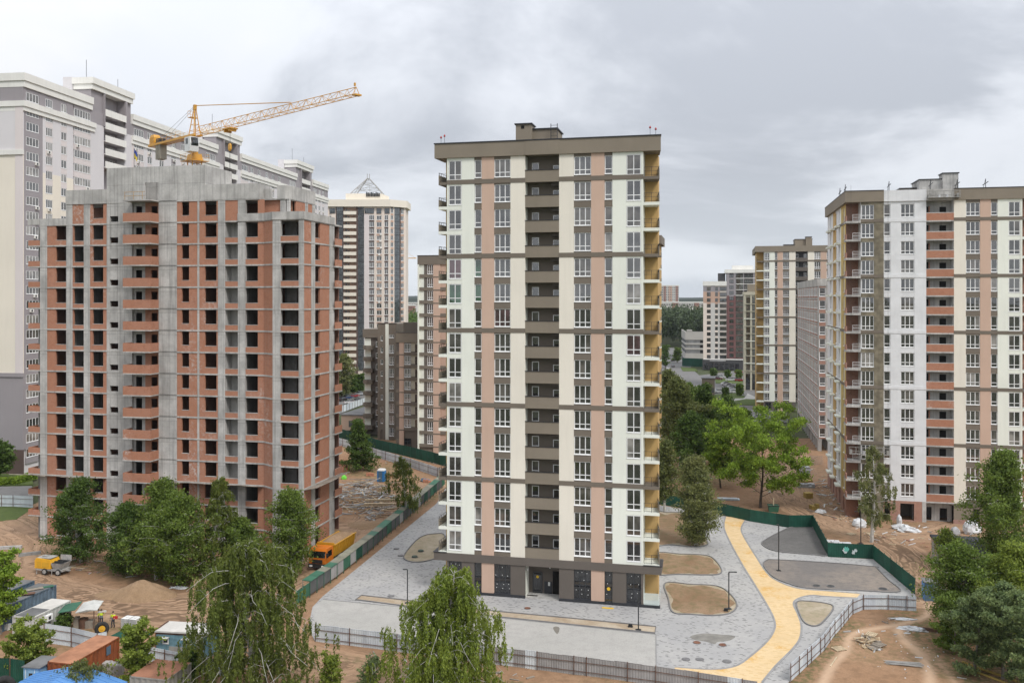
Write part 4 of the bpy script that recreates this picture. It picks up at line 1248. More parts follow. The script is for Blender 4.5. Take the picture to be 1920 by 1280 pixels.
m = MB(); cxp, cyp = (UB(655)+UB(713))/2, 10.0; zt_, zb_ = W_at(685, 326, 407)[2], TB+7.9; hw = (UB(711)-UB(652))/2
ap = [(cxp+dx*.5, cyp+dy*.5, zt_-2.2) for dx, dy in ((-1, -1), (1, -1), (1, 1), (-1, 1))]
bs_ = [(cxp+dx*hw, cyp+dy*min(hw, 6), zb_-1.2) for dx, dy in ((-1, -1), (1, -1), (1, 1), (-1, 1))]
L = lambda a, b, t: tuple(a[i]+(b[i]-a[i])*t for i in range(3))
for i in range(4):
    m.tube(bs_[i], ap[i], .2, 5)
    for t in (.35, .7): m.tube(L(bs_[i], ap[i], t), L(bs_[(i+1) % 4], ap[(i+1) % 4], t), .10, 4)
    for t0, t1 in ((0, .35), (.35, .7), (.7, 1)):
        m.tube(L(bs_[i], ap[i], t0), L(bs_[(i+1) % 4], ap[(i+1) % 4], t1), .07, 4); m.tube(L(bs_[i], ap[i], t1), L(bs_[(i+1) % 4], ap[(i+1) % 4], t0), .07, 4)
    m.tube(ap[i], (ap[i][0], ap[i][1], zt_), .08, 4); m.tube(ap[i], ap[(i+1) % 4], .1, 4)
    k0 = L(bs_[i], bs_[(i+1) % 4], .5); m.tube(k0, L(ap[i], ap[(i+1) % 4], .5), .08, 4)
part("lattice_pyramid", m, "steel_pale", pyr) if False else None
simple("steel_pale", (.34, .33, .31), .5, .2, 1, .2, .3)
part("lattice_pyramid", m, "steel_pale", pyr)
m = MB()
for k in range(9):
    x = UB(684)+k*.85*(UB(712)-UB(684))/8; m.box(x, x+.5, 3.6, 3.8, TB+5.2, TB+7.2-.25*(k % 3))
part("roof_gallery", m, "rail_dark", pyr)

# ================================================================== stepped brown and pink block behind the court
GLASS = ["glass_a", "glass_b", "glass_b", "glass_c"]
pD = Plane(683, 233.0)
step = pD.root("stepped_block", "stepped brown and pink apartment block behind the green site fence", "apartment block")
def sub(x, Y):
    """a facade of the stepped block: plane through picture column x at depth Y, in the block's own axes"""
    q = Plane(x, Y)
    dx, dy = q.X0-pD.X0, q.Y0-pD.Y0
    return q, Fac(step, dx*CT - dy*ST, dx*ST + dy*CT, 0.0)
def blockwall(F, w, d, z0, z1, mat="stucco_brown"): F.add("block_wall", MB().box(0, w, .27, d, z0, z1).mesh("block_wall", mat), 0, 0, 0)
# section D, curved balconies
q, FD = sub(683, 233); u_ = q.u; wD = u_(708.5)
zD = 27.4
blockwall(FD, wD+3, 14, 0, zD-1.0, "stucco_dark")
for i in range(8):
    T = zD-2.4-i*FH
    FD.box("pale_wall", u_(683.5), u_(695), .1, .3, T-FH+1.1, T, "stucco_cool")
    FD.box("recess_shade", u_(695.6), u_(702.5), .15, .3, T-FH+1.1, T, "stucco_dark")  # flat dark strip, the shade of a recess put into its colour
    s_ = FD.add("balcony", cached("d_balc", lambda: MB().prism([(0, 0), (.1, -1.2), (1.2, -1.7), (2.6, -1.2), (2.75, 0)], 0, 1.05).mesh("balcony", "stucco_brown")), u_(683), .15, T-FH+.05)
    window(FD, u_(704.5), T-2.2, .7, 1.4, 1, tr=None, y=.1, panes=False)
FD.box("parapet", -.3, wD+.5, -.35, 12, zD-2.2, zD, "stucco_brown")
# section C
q, FCb = sub(708, 224); u_ = q.u; zC = 29.1; wC = u_(743)
blockwall(FCb, wC, 16, 0, zC-.1)
cols_c = [('s', 0, u_(713.7), "stucco_brown"), ('s', u_(718), u_(722.6), "stucco_brown"), ('s', u_(722.6), u_(728.8), "stucco_cool"), ('s', u_(738.7), wC, "stucco_brown")]
facade(FCb, cols_c, zC-2.4, FH, 8, 0, zC)
for i in range(9):
    T = zC-2.2-i*FH
    if i < 8:
        FCb.box("wall_strip", u_(713.7), u_(718), 0, .3, T-FH+.75, T-.75 if i else zC, "stucco_brown") if False else None
        window(FCb, u_(713.7), T-2.1, u_(718)-u_(713.7), 1.3, 1, tr=None, panes=False)
        FCb.box("spandrel", u_(713.7), u_(718), .02, .3, T-FH-.8, T-2.15, "stucco_brown")
    window(FCb, u_(729.6), T-2.25 if i else T-1.4, u_(738.5)-u_(729.6), 2.1 if i else .9, 3, tr=.3 if i else None, panes=False)
    FCb.box("spandrel", u_(728.8), u_(738.7), .02, .3, T-FH-.15 if i else T-FH-.12, (T-2.3) if i else (T-1.45), "stucco_brown")
FCb.box("spandrel", u_(713.7), u_(718), .02, .3, zC-2.2-.8, zC, "stucco_brown"); FCb.box("spandrel", u_(728.8), u_(738.7), .02, .3, zC-2.2-.5, zC, "stucco_brown")
FCb.box("coping", -.1, wC+.1, -.1, .4, zC, zC+.12, "cap_metal")
# section B
q, FBb = sub(742.8, 211); u_ = q.u; zB_ = 27.3; wB = u_(784)
blockwall(FBb, wB, 16, 0, zB_-.1)
FBb.box("rear_parapet", 0, u_(776), 5, 5.4, zB_-1, 29.6, "stucco_brown")
FBb.box("pale_stair_wall", u_(776), wB+1, 4.6, 7, zB_-1, 31.0, "stucco_cool")
FBb.box("parapet", 0, wB, -.12, .3, zB_-2.3, zB_, "stucco_brown_light"); FBb.box("coping", -.1, wB+.1, -.2, .4, zB_, zB_+.1, "cap_metal")
FBb.box("wall_strip", u_(748.5), u_(757.2), 0, .3, 0, zB_-2.3, "stucco_pink")
for i in range(8):
    T = zB_-2.35-i*FH
    FBb.box("recess_wall", 0, u_(748.5), .15, .3, T-FH+.9, T, "stucco_dark"); FBb.box("recess_parapet", 0, u_(748.5), 0, .2, T-FH, T-FH+.9, "stucco_brown")  # nearly flush wall in dark stucco paints the shade of a deep recess
    if i < 7:
        window(FBb, u_(758), T-2.15, u_(770)-u_(758), 2.0, 4, tr=.28, panes=False)
        FBb.box("loggia_wall", u_(770.3), u_(783), .2, .3, T-FH+.9, T, "olive_cream"); FBb.box("loggia_door", u_(778), u_(781.5), .12, .2, T-FH+.6, T-.3, "glass_a")
        FBb.box("spandrel", u_(757.2), wB, -.02, .2, T-FH, T-2.2 if False else T-FH+.78, "stucco_brown")
        FBb.box("band", u_(748.5), u_(757.2), -.04, .1, T-FH, T-FH+.25, "stucco_brown")
    else:
        window(FBb, u_(758), .2, u_(770)-u_(758), 2.3, 2, tr=.7, fr="frame_dark", glass="glass_store", panes=False, name="shop_window")
# section A, tall
q, FAb = sub(783.7, 203); u_ = q.u; zA = 45.0; wA = u_(850)
blockwall(FAb, wA, 18, 0, zA-.1)
FAb.box("parapet", -.1, wA, -.12, .3, zA-2.0, zA, "stucco_brown"); FAb.box("coping", -.2, wA, -.2, .4, zA, zA+.1, "cap_metal")
FAb.box("wall_strip", 0, u_(786.2), -.3, .3, 0, zA-2.0, "stucco_cool"); FAb.box("wall_strip", u_(812.3), u_(825.5), 0, .3, 0, zA-2.0, "stucco_pink")
for i in range(14):
    T = zA-2.0-i*FH
    FAb.box("loggia_pale_wall", u_(786.2), u_(795), .17, .3, T-FH+.75, T, "stucco_cool"); FAb.box("loggia_dark_wall", u_(795), u_(801), .1, .3, T-FH+.75, T, "stucco_dark")
    FAb.box("loggia_parapet", u_(786.2), u_(812.3), -.05, .2, T-FH, T-FH+.75, "stucco_brown")
    window(FAb, u_(801.2), T-2.15, u_(812)-u_(801.2), 2.1, 3, tr=.28, panes=False)
    FAb.box("recess_wall", u_(825.5), u_(836), .15, .3, T-FH+.75, T, "salmon_wall"); FAb.box("recess_parapet", u_(825.5), u_(836), -.02, .2, T-FH, T-FH+.75, "stucco_brown")
    FAb.box("band", u_(812.3), u_(825.5), -.04, .1, T-FH, T-FH+.25, "stucco_brown")

# the end of another tower peeking out behind the middle tower
p9 = Plane(1150, 205.0); u9 = p9.u
peek = p9.root("apartment_tower", "brown tower whose narrow edge peeks out behind the middle tower's yellow balconies", "apartment tower")
F9 = Fac(peek)
w9 = u9(1237); z9 = p9.z(441, w9)
F9.box("core_wall", 0, w9-.3, .2, 12, 0, z9-1.9, "stucco_yellow")
part("parapet", MB().box(-.5, u9(1240.5), -.3, 12.5, z9-1.95, z9), "stucco_brown", peek)
for i in range(16):
    z = z9-1.95-(i+1)*FH
    F9.box("balcony_slab", w9-.6, u9(1239.5), -.2, 2.5, z, z+.3, "stucco_cool" if i % 3 else "stucco_brown")
    F9.box("end_panel", u9(1238.6), u9(1239.5), -.15, 2.4, z+.3, z+1.1, "stucco_brown_light")

# ================================================================== half finished brick block with white windows (right, between the towers)
p5 = Plane(1533, 207.0)
gb = p5.root("unfinished_block", "grey and brick block with new white windows, seen edge-on beside the cladding tower", "unfinished block")
D5, T5, N5 = 53.0, 38.2, 12
FG = Fac(gb, 0, D5, -math.pi/2); FG0 = Fac(gb)
cols5 = []; s = 0.0
while s < D5-3.2:
    cols5.append(('s', s, s+.9, "brick_pale" if len(cols5) % 4 == 0 else "concrete_plain")); cols5.append(('w', s+.9, s+3.1, 2, "brick_pale", .35, 2.25, dict(tr=None, ft=.16, y=.0))); s += 3.1
cols5.append(('s', s, D5, "concrete_plain"))
facade(FG, cols5, T5, FH, N5, 3.0, T5, pane_cols=False)
for i in range(N5+1): FG.box("floor_edge", 0, D5, -.06, .1, T5-i*FH-.15, T5-i*FH+.25, "concrete_plain")
part("core_wall", MB().box(.27, 16, .2, D5-.02, 3.0, T5), "concrete_plain", gb)
part("parapet", MB().box(-.1, 16, -.1, D5, T5, T5+1.7), "concrete_plain", gb)
facade(FG0, [('s', 0, .35, "concrete_plain"), ('w', .35, 1.75, 1, "brick_pale", .35, 2.4, dict(tr=.3, ft=.12)), ('s', 1.75, 8, "concrete_plain")], T5, FH, N5, 3.0, T5, pane_cols=False)
for k in range(14): FG.box("ground_column", k*3.9, k*3.9+.8, .05, .6, 0, 3.0, "concrete_plain")
part("ground_wall", MB().box(2.2, 16, 1.5, D5-1, 0, 3.0), "concrete_dark", gb)
FG0.box("ground_column", .1, .9, .05, .7, 0, 3.0, "concrete_plain")

# ================================================================== red-brown and white block down the street
p6 = Plane(1318.5, 445.0); u6 = p6.u
rb = p6.root("apartment_block", "white and maroon block with a charcoal shop floor at the end of the street", "apartment block")
F6 = Fac(rb); h6 = 2.8; Z = lambda y: CAM_H+(HORIZON-y)*445/FPX
zl, zr = Z(527.5), Z(506)
F6.box("core_wall", 0, u6(1362.5), .3, 22, 0, zl-.2, "tan_wall"); F6.box("core_wall", u6(1362.5), u6(1420), .3, 24, 0, zr-.2, "umber_wall")
F6.box("parapet", -.2, u6(1362.5), -.2, 22, zl-2.2, zl, "cornice_white"); F6.box("parapet", u6(1359), u6(1420), -.3, 24, zr-1.6, zr+.1, "cornice_white")
F6.box("penthouse", u6(1373), u6(1413), 4, 16, zr, zr+2.2, "cornice_white"); F6.box("penthouse", u6(1346), u6(1360), 1, 10, zl, zl+4, "charcoal_wall")
def w6(a, b, T, n, **k): window(F6, u6(a), T-2.2, u6(b)-u6(a), 1.7, n, tr=None, fr="frame_dark", ft=.12, panes=False, **k)
F6.box("band", 0, u6(1416), -.1, .2, Z(673)-.2, Z(673)+.3, "cornice_white")
for i in range(13):
    T = zl-2.3-i*h6
    if T < Z(668): break
    top = i < 1
    m1 = "mauve_dark" if top else ("salmon_wall" if i < 3 else "tan_wall")
    for a, b, m in ((1318.5, 1325.3, m1), (1332.5, 1340.7, m1 if i < 3 else "far_white"), (1346, 1349.6, m1 if i < 3 else "far_white")):
        F6.box("wall_panel", u6(a), u6(b), 0, .3, T-h6, T, m)
    for a, b in ((1325.3, 1332.5), (1340.7, 1346)):
        w6(a, b, T, 2); F6.box("spandrel", u6(a), u6(b), .02, .3, T-h6-.5, T-2.25, m1)
    w6(1349.6, 1362, T, 3); F6.box("balcony_front", u6(1349.6), u6(1362.3), -.6, -.5, T-h6-.1, T-h6+(.25 if i % 1 == 0 else .9), "far_white")
for i in range(16):
    T = zr-1.6-i*h6
    if T < Z(668): break
    mm = "mauve_dark" if T > Z(545) else "maroon_wall"
    for a, b in ((1362.5, 1367.5), (1375.5, 1379.5), (1393.5, 1395)): F6.box("wall_panel", u6(a), u6(b), 0, .3, T-h6, T, mm)
    w6(1367.5, 1375.5, T, 2); F6.box("spandrel", u6(1367.5), u6(1375.5), .02, .3, T-h6-.5, T-2.25, mm)
    F6.box("loggia_glass", u6(1379.5), u6(1393.5), .1, .3, T-h6+.3, T, "glass_b"); F6.box("loggia_edge", u6(1379.5), u6(1420), -.1, .3, T-h6, T-h6+.3, "cornice_white" if T > Z(545) else "maroon_wall")
    w6(1395.5, 1412, T, 4); F6.box("wall_panel", u6(1412), u6(1420), 0, .3, T-h6, T, mm)
part("shop_floor", MB().box(-.3, u6(1420), -.5, 2, 0, Z(673)-.2), "charcoal_wall", rb)
for k in range(7):
    a = 1321+k*9.6
    window(F6, u6(a), .4, u6(a+7)-u6(a), 3.0, 2, tr=None, fr="frame_dark", y=-.62, glass="glass_store", panes=False, name="shop_window")
simple("lettering", (.6, .6, .6), .5, .02)
m = MB()
for k in range(14): m.box(u6(1331)+k*.55, u6(1331)+k*.55+.34, -.56, -.50, 4.35, 4.85)
part("sign_lettering", m, "lettering", rb)

# olive corner block in front of it
p8 = Plane(1395, 345.0); u8 = p8.u
ob = p8.root("apartment_block", "olive and cream block with tall ground arches beside the far cream tower", "apartment block")
F8 = Fac(ob); w8 = 6.4; z8 = CAM_H+(HORIZON-553)*345/FPX
F8.box("core_wall", .1, w8+3, .3, 16, 0, z8, "olive_cream"); F8.box("parapet", -.2, w8+3, -.2, 16, z8, z8+1.2, "olive_cream")
F8.box("roof_house", 1.5, w8+2, 3, 10, z8+1, z8+4.2, "stucco_brown_light")
for i in range(10):
    T = z8-.6-i*2.85
    if T < 7: break
    window(F8, .9, T-2.4, 1.3, 2.1, 1, tr=None, fr="frame_dark", y=.18, panes=False); window(F8, 3.1, T-2.6, 2.6, 2.4, 2, tr=.3, fr="frame_dark", y=.18, panes=False)
    F8.box("ledge", -.1, w8, -.25, .3, T-2.95, T-2.7, "stucco_cool" if i % 3 == 2 else "olive_cream")
for a, b in ((.6, 2.3), (3.0, 5.8)): F8.box("arch_opening", a, b, .22, .32, 0.2, 6.4, "glass_store")
for a, b in ((0, .6), (2.3, 3.0), (5.8, 6.6)): F8.box("pilaster", a, b, -.1, .32, 0, z8, "olive_cream")

# ================================================================== parking garage, distant blocks
p7 = Plane(1286, 520.0, R(7.5)); u7 = p7.u
gar = p7.root("parking_garage", "low pale multi-storey parking garage with grey ramps at the forest edge", "parking garage")
Zg = lambda y: CAM_H+(HORIZON-y)*520/FPX
F7 = Fac(gar); wg = u7(1326)
F7.box("core_wall", 0, wg, .5, 40, 0, Zg(633), "garage_dark")
for y0, y1, m in ((621.5, 637, "garage_light"), (643, 646, "garage_light"), (652, 655.5, "garage_light"), (662, 674, "garage_light")):
    F7.box("deck_parapet", -.3, wg, 0, .5, max(0, Zg(y1)), Zg(y0), m)
for y0, y1 in ((637, 643), (646, 652), (655.5, 662)):
    F7.box("deck_gap", 0, wg-4, .3, .45, Zg(y1), Zg(y0), "roof_grey")
    F7.box("deck_shade", wg-4, wg-.5, .2, .45, Zg(y1), Zg(y0), "opening_shade")  # closed near-black panels, the shade between decks put into colour
FGL = Fac(gar, 0, 40, -math.pi/2)
for y0, y1 in ((621.5, 637), (643, 646), (652, 655.5), (662, 674)):
    FGL.box("deck_parapet", 0, 39.8, -.3, .2, max(0, Zg(y1)), Zg(y0)-.02, "garage_light")
F7.box("ramp_house", 1, 4, 6, 10, Zg(621.5), Zg(619), "garage_light")

def far_block(name, label, x0, x1, y0, Y, mat, cols, rows, win="glass_b", d=15, accents=(), base=0.0, wh=1.6):
    p = Plane(x0, Y, 0.0); r = p.root(name, label, "building"); w = p.u(x1); z = CAM_H+(HORIZON-y0)*Y/FPX
    part("wall", MB().box(0, w, 0, d, base, z), mat, r); part("roof_edge", MB().box(-.4, w+.4, -.4, d+.4, z, z+1.0), "cornice_white", r)
    for a, b, m in accents: part("accent_strip", MB().box(w*a, w*b, -.25, .1, base, z-.1), m, r)
    wm = cached(("fw", round(w/cols*.5, 2), wh, win), lambda: MB().box(0, w/cols*.5, -.34, .05, 0, wh).mesh("window", win))
    for i in range(rows):
        for c in range(cols):
            link("window", wm, r, (w*(c+.25)/cols, 0, z-2.4-i*2.9-wh*.3))
    return r, w, z
far_block("distant_block", "distant white tower block with red-brown stripes above the forest", 1240, 1273, 536, 1100, "far_white", 9, 8, accents=((.12, .26, "far_brick"), (.42, .62, "salmon_wall"), (.8, .95, "far_brick")))
far_block("distant_block", "distant long low white building at the edge of the pine forest", 1238, 1319, 567.5, 1000, "far_white", 26, 1, accents=((.27, .42, "far_brick"), (.78, .9, "far_brick")))
far_block("distant_block", "distant pale building with reddish front left of the stepped block", 757, 776, 573, 900, "far_brick", 7, 2)
far_block("distant_block", "distant pale slab farther out on the wooded plain", 763, 800, 568, 1500, "far_white", 12, 1)
# ================================================================== ground
def ground_mat(name, c1, c2, c3, s1=.05, s2=.8, rough=.95, bump=.3, track=None):
    m, nd, lk, b = base_mat(name)
    v, raw = coords(nd, lk)
    f1 = noise(nd, lk, v, s1, 5, .6, .4); f2 = noise(nd, lk, v, s2, 6, .65); f3 = noise(nd, lk, v, 6.0, 4, .6)
    c = mixc(nd, lk, rampv(nd, lk, f1, .35, .65), c1, c2)
    c = mixc(nd, lk, math_node(nd, lk, "MULTIPLY", rampv(nd, lk, f2, .42, .68), .65), c, c3)
    c = mixc(nd, lk, math_node(nd, lk, "MULTIPLY", rampv(nd, lk, f3, .4, .7), .3), c, tuple(x*.55 for x in c1))
    if track:
        at = nd.new("ShaderNodeAttribute"); at.attribute_name = "track"
        sp = nd.new("ShaderNodeSeparateColor"); lk.new(at.outputs["Color"], sp.inputs[0])
        c = mixc(nd, lk, math_node(nd, lk, "MULTIPLY", sp.outputs[0], .95), c, track[0])
        c = mixc(nd, lk, math_node(nd, lk, "MULTIPLY", sp.outputs[1], .6), c, track[1])
        # fine parallel tyre lines that follow the tracks
        dl = math_node(nd, lk, "MULTIPLY", at.outputs["Alpha"], 12.0)
        dl2 = math_node(nd, lk, "ADD", dl, math_node(nd, lk, "MULTIPLY", noise(nd, lk, v, .35, 2), 1.2))
        cbn = nd.new("ShaderNodeCombineXYZ"); lk.new(dl2, cbn.inputs[0]); lk.new(math_node(nd, lk, "MULTIPLY", f1, 1.5), cbn.inputs[1])
        ln = noise(nd, lk, cbn.outputs[0], 2.6, 3, .6)
        near = rampv(nd, lk, dl, 5.0, 1.0)
        c = mixc(nd, lk, math_node(nd, lk, "MULTIPLY", math_node(nd, lk, "MULTIPLY", rampv(nd, lk, ln, .50, .62), near), .8), c, track[1])
        c = mixc(nd, lk, math_node(nd, lk, "MULTIPLY", math_node(nd, lk, "MULTIPLY", rampv(nd, lk, ln, .46, .34), near), .5), c, track[0])
        g = math_node(nd, lk, "MULTIPLY", sp.outputs[2], rampv(nd, lk, noise(nd, lk, v, 1.6, 5, .7), .42, .6))
        c = mixc(nd, lk, math_node(nd, lk, "MULTIPLY", g, .8), c, track[2])
    lk.new(c, b.inputs["Base Color"]); b.inputs["Roughness"].default_value = rough; b.inputs["Specular IOR Level"].default_value = .2
    bp = nd.new("ShaderNodeBump"); bp.inputs["Strength"].default_value = bump; bp.inputs["Distance"].default_value = .12
    lk.new(math_node(nd, lk, "ADD", f2, math_node(nd, lk, "MULTIPLY", f3, .4)), bp.inputs["Height"]); lk.new(bp.outputs[0], b.inputs["Normal"])
ground_mat("earth", (.265, .155, .088), (.33, .205, .123), (.185, .112, .065), .06, .9, track=((.46, .32, .215), (.125, .08, .05), (.085, .095, .035)))
ground_mat("sand", (.27, .18, .105), (.31, .21, .13), (.23, .15, .09), .3, 2.0)
ground_mat("plain", (.055, .07, .028), (.075, .085, .038), (.085, .08, .055), .012, .15)
ground_mat("lawn", (.075, .105, .028), (.09, .12, .035), (.06, .085, .025), .1, 1.2)
ground_mat("soil", (.22, .14, .082), (.28, .19, .12), (.13, .12, .055), .22, 1.0)
ground_mat("soil_pale", (.40, .34, .26), (.33, .27, .19), (.23, .21, .12), .2, 1.3)
ground_mat("soil_strip", (.46, .39, .30), (.33, .25, .17), (.42, .35, .26), .35, 1.6)
ground_mat("asphalt", (.12, .115, .11), (.15, .143, .137), (.10, .097, .093), .12, 1.5, bump=.15)
ground_mat("asphalt_worn", (.17, .155, .145), (.26, .22, .185), (.14, .13, .122), .12, 1.2, bump=.1)
ground_mat("pad_concrete", (.37, .36, .335), (.41, .395, .37), (.33, .32, .30), .12, .9, bump=.1)
ground_mat("road_grey", (.15, .145, .14), (.18, .175, .17), (.13, .127, .123), .05, .6, bump=.1)
ground_mat("yard_yellow", (.46, .34, .18), (.5, .37, .2), (.4, .3, .17), .2, 1.0)

def paving(name, c1, c2, dark, thr, patch=None, bw=.42, bh=.20):
    m, nd, lk, b = base_mat(name)
    v, raw = coords(nd, lk)
    br = nd.new("ShaderNodeTexBrick"); lk.new(raw, br.inputs["Vector"])
    br.inputs["Color1"].default_value = (0, 0, 0, 1); br.inputs["Color2"].default_value = (1, 1, 1, 1); br.inputs["Mortar"].default_value = (.45, .45, .45, 1)
    br.inputs["Scale"].default_value = 1.0; br.inputs["Brick Width"].default_value = bw; br.inputs["Row Height"].default_value = bh; br.inputs["Mortar Size"].default_value = .012
    f1 = noise(nd, lk, v, .18, 4, .6); f2 = noise(nd, lk, v, 1.4, 5, .65)
    sp = nd.new("ShaderNodeSeparateColor"); lk.new(br.outputs["Color"], sp.inputs[0])
    c = mixc(nd, lk, rampv(nd, lk, f1, .35, .65), c1, c2)
    lv = math_node(nd, lk, "MULTIPLY", sp.outputs[0], .28)
    c = mixc(nd, lk, lv, c, tuple(x*.62 for x in c1))
    c = mixc(nd, lk, math_node(nd, lk, "MULTIPLY", rampv(nd, lk, sp.outputs[0], thr, thr+.04), .8), c, dark)
    c = mixc(nd, lk, math_node(nd, lk, "MULTIPLY", rampv(nd, lk, f2, .5, .75), .3), c, tuple(x*.68 for x in c1))
    if patch:
        f3 = noise(nd, lk, v, .14, 3, .5); f4 = noise(nd, lk, v, 2.4, 5, .7)
        c = mixc(nd, lk, math_node(nd, lk, "MULTIPLY", math_node(nd, lk, "MULTIPLY", rampv(nd, lk, f3, .535, .60), rampv(nd, lk, f4, .44, .56)), .75), c, patch)
    lk.new(c, b.inputs["Base Color"]); b.inputs["Roughness"].default_value = .85; b.inputs["Specular IOR Level"].default_value = .25
    bp = nd.new("ShaderNodeBump"); bp.inputs["Strength"].default_value = .25; bp.inputs["Distance"].default_value = .02
    lk.new(br.outputs["Fac"], bp.inputs["Height"]); bp.invert = True; lk.new(bp.outputs[0], b.inputs["Normal"])
paving("paving_grey", (.34, .335, .33), (.39, .38, .365), (.14, .137, .135), .87, None, .30, .15)
paving("paving_yellow", (.60, .44, .245), (.64, .48, .28), (.54, .38, .19), .80, (.54, .31, .075))
simple("kerb_grey", (.27, .265, .26), .85, .12, .8, .1)
simple("kerb_dark", (.18, .175, .172), .85, .12, .8, .1)

struct("ground", MB().poly([(-12000, -9000, -.25), (12000, -9000, -.25), (12000, 14000, -.25), (-12000, 14000, -.25)]), "plain")

def catmull(pts, closed=True, k=6):
    n = len(pts); out = []
    rng = range(n if closed else n-1)
    for i in rng:
        P = [pts[(i+j-1) % n] if closed else pts[min(max(i+j-1, 0), n-1)] for j in range(4)]
        for t in range(k):
            t /= k
            out.append(tuple(.5*((2*P[1][a]) + (-P[0][a]+P[2][a])*t + (2*P[0][a]-5*P[1][a]+4*P[2][a]-P[3][a])*t*t + (-P[0][a]+3*P[1][a]-3*P[2][a]+P[3][a])*t**3) for a in (0, 1)))
    if not closed: out.append(tuple(pts[-1]))
    return out

def ribbon(m, pts, w, z0, z1, closed=True, mi=0):
    n = len(pts); A = []; B = []
    for i in range(n):
        p0 = Vector(pts[(i-1) % n] if closed or i > 0 else pts[i]); p1 = Vector(pts[(i+1) % n] if closed or i < n-1 else pts[i])
        d = (p1-p0); d = d.normalized() if d.length > 1e-6 else Vector((1, 0)); nn = Vector((-d.y, d.x))*w/2
        A.append(Vector(pts[i])+nn); B.append(Vector(pts[i])-nn)
    for i in range(n if closed else n-1):
        j = (i+1) % n
        a, b, c, d = A[i], A[j], B[j], B[i]
        m.poly([(d.x, d.y, z1), (c.x, c.y, z1), (b.x, b.y, z1), (a.x, a.y, z1)], mi)
        m.poly([(a.x, a.y, z0), (a.x, a.y, z1), (b.x, b.y, z1), (b.x, b.y, z0)], mi)
        m.poly([(d.x, d.y, z0), (c.x, c.y, z0), (c.x, c.y, z1), (d.x, d.y, z1)], mi)
    return m

# earth of the building site, with ruts and a trodden path, as one relief sheet
gx0, gx1, gy0, gy1, cell = -82.0, 98.0, 70.0, 226.0, .55
nx, ny = int((gx1-gx0)/cell)+1, int((gy1-gy0)/cell)+1
gx, gy = np.meshgrid(np.linspace(gx0, gx1, nx), np.linspace(gy0, gy1, ny))
rs = np.random.RandomState(5)
def vnoise(x, y, s, seed):
    r = np.random.RandomState(seed); g = r.rand(256, 256)
    xs, ys = x/s+1000, y/s+1000; xi, yi = np.floor(xs).astype(int), np.floor(ys).astype(int); fx, fy = xs-xi, ys-yi
    fx, fy = fx*fx*(3-2*fx), fy*fy*(3-2*fy); q = lambda a, b: g[a % 256, b % 256]
    return (q(xi, yi)*(1-fx)+q(xi+1, yi)*fx)*(1-fy)+(q(xi, yi+1)*(1-fx)+q(xi+1, yi+1)*fx)*fy
hgt = .05+.06*vnoise(gx, gy, 5, 1)+.05*vnoise(gx, gy, 1.7, 2)+.03*vnoise(gx, gy, .8, 3)
rutd = np.full(gx.shape, 12.0); trk = np.zeros_like(gx); drk = np.zeros_like(gx)
def dist_poly(pts):
    d = np.full(gx.shape, 1e9)
    for (x0, y0), (x1, y1) in zip(pts[:-1], pts[1:]):
        L2 = (x1-x0)**2+(y1-y0)**2+1e-9; t = np.clip(((gx-x0)*(x1-x0)+(gy-y0)*(y1-y0))/L2, 0, 1)
        d = np.minimum(d, np.hypot(gx-x0-t*(x1-x0), gy-y0-t*(y1-y0)))
    return d
def trail(px, w=.7, light=1.0):
    global trk
    d = dist_poly(catmull(GP(px), False)); trk = np.maximum(trk, light*np.clip(1.3-d/w, 0, 1))
def rut(px, gauge=2.0, k=1.0):
    global hgt, drk, trk, rutd
    d = dist_poly(catmull(GP(px), False)); rutd = np.minimum(rutd, d)
    trk = np.maximum(trk, .40*np.clip(1.6-d/2.2, 0, 1))
    e = np.abs(d-gauge/2); drk = np.maximum(drk, k*np.clip(1-e/.42, 0, 1)*(.5+.5*vnoise(gx, gy, 3, 9))); hgt -= .07*k*np.clip(1-e/.5, 0, 1); hgt += .05*k*np.clip(1-np.abs(e-.6)/.4, 0, 1)
trail([(1535, 1300), (1560, 1250), (1585, 1222), (1597, 1192), (1640, 1180), (1690, 1171), (1740, 1152), (1728, 1110)], .55)
trail([(1680, 1172), (1695, 1200), (1725, 1228), (1742, 1256), (1744, 1300)], .6)
trail([(1690, 1190), (1760, 1240), (1800, 1300)], .5, .5)
for p in ([(1490, 850), (1478, 900), (1520, 945), (1600, 990), (1680, 1030), (1705, 1070), (1725, 1120)],
          [(1440, 880), (1470, 930), (1560, 975), (1660, 1010), (1720, 1050), (1735, 1110)],
          [(1660, 1000), (1720, 1000), (1780, 985), (1860, 980)],
          [(-40, 985), (30, 1010), (70, 1085), (150, 1108), (260, 1128), (380, 1120), (470, 1100)],
          [(-40, 1040), (40, 1070), (110, 1100), (200, 1130), (300, 1146), (420, 1135), (520, 1090), (590, 1060)],
          [(-40, 955), (40, 985), (80, 1010)], [(60, 1140), (150, 1150), (260, 1155), (420, 1165)],
          [(600, 1060), (640, 1020), (690, 975), (760, 930), (820, 905)], [(640, 990), (700, 985), (740, 950)],
          [(540, 1222), (620, 1238), (720, 1262), (760, 1290)], [(540, 1245), (640, 1262), (740, 1290)]):
    rut(p)
    rut([(x+rnd.uniform(-14, 14), y+rnd.uniform(5, 11)) for x, y in p], k=.7)
grass_amt = np.clip((vnoise(gx, gy, 9, 21)-.52)*5, 0, 1)
gmask = np.zeros_like(gx)
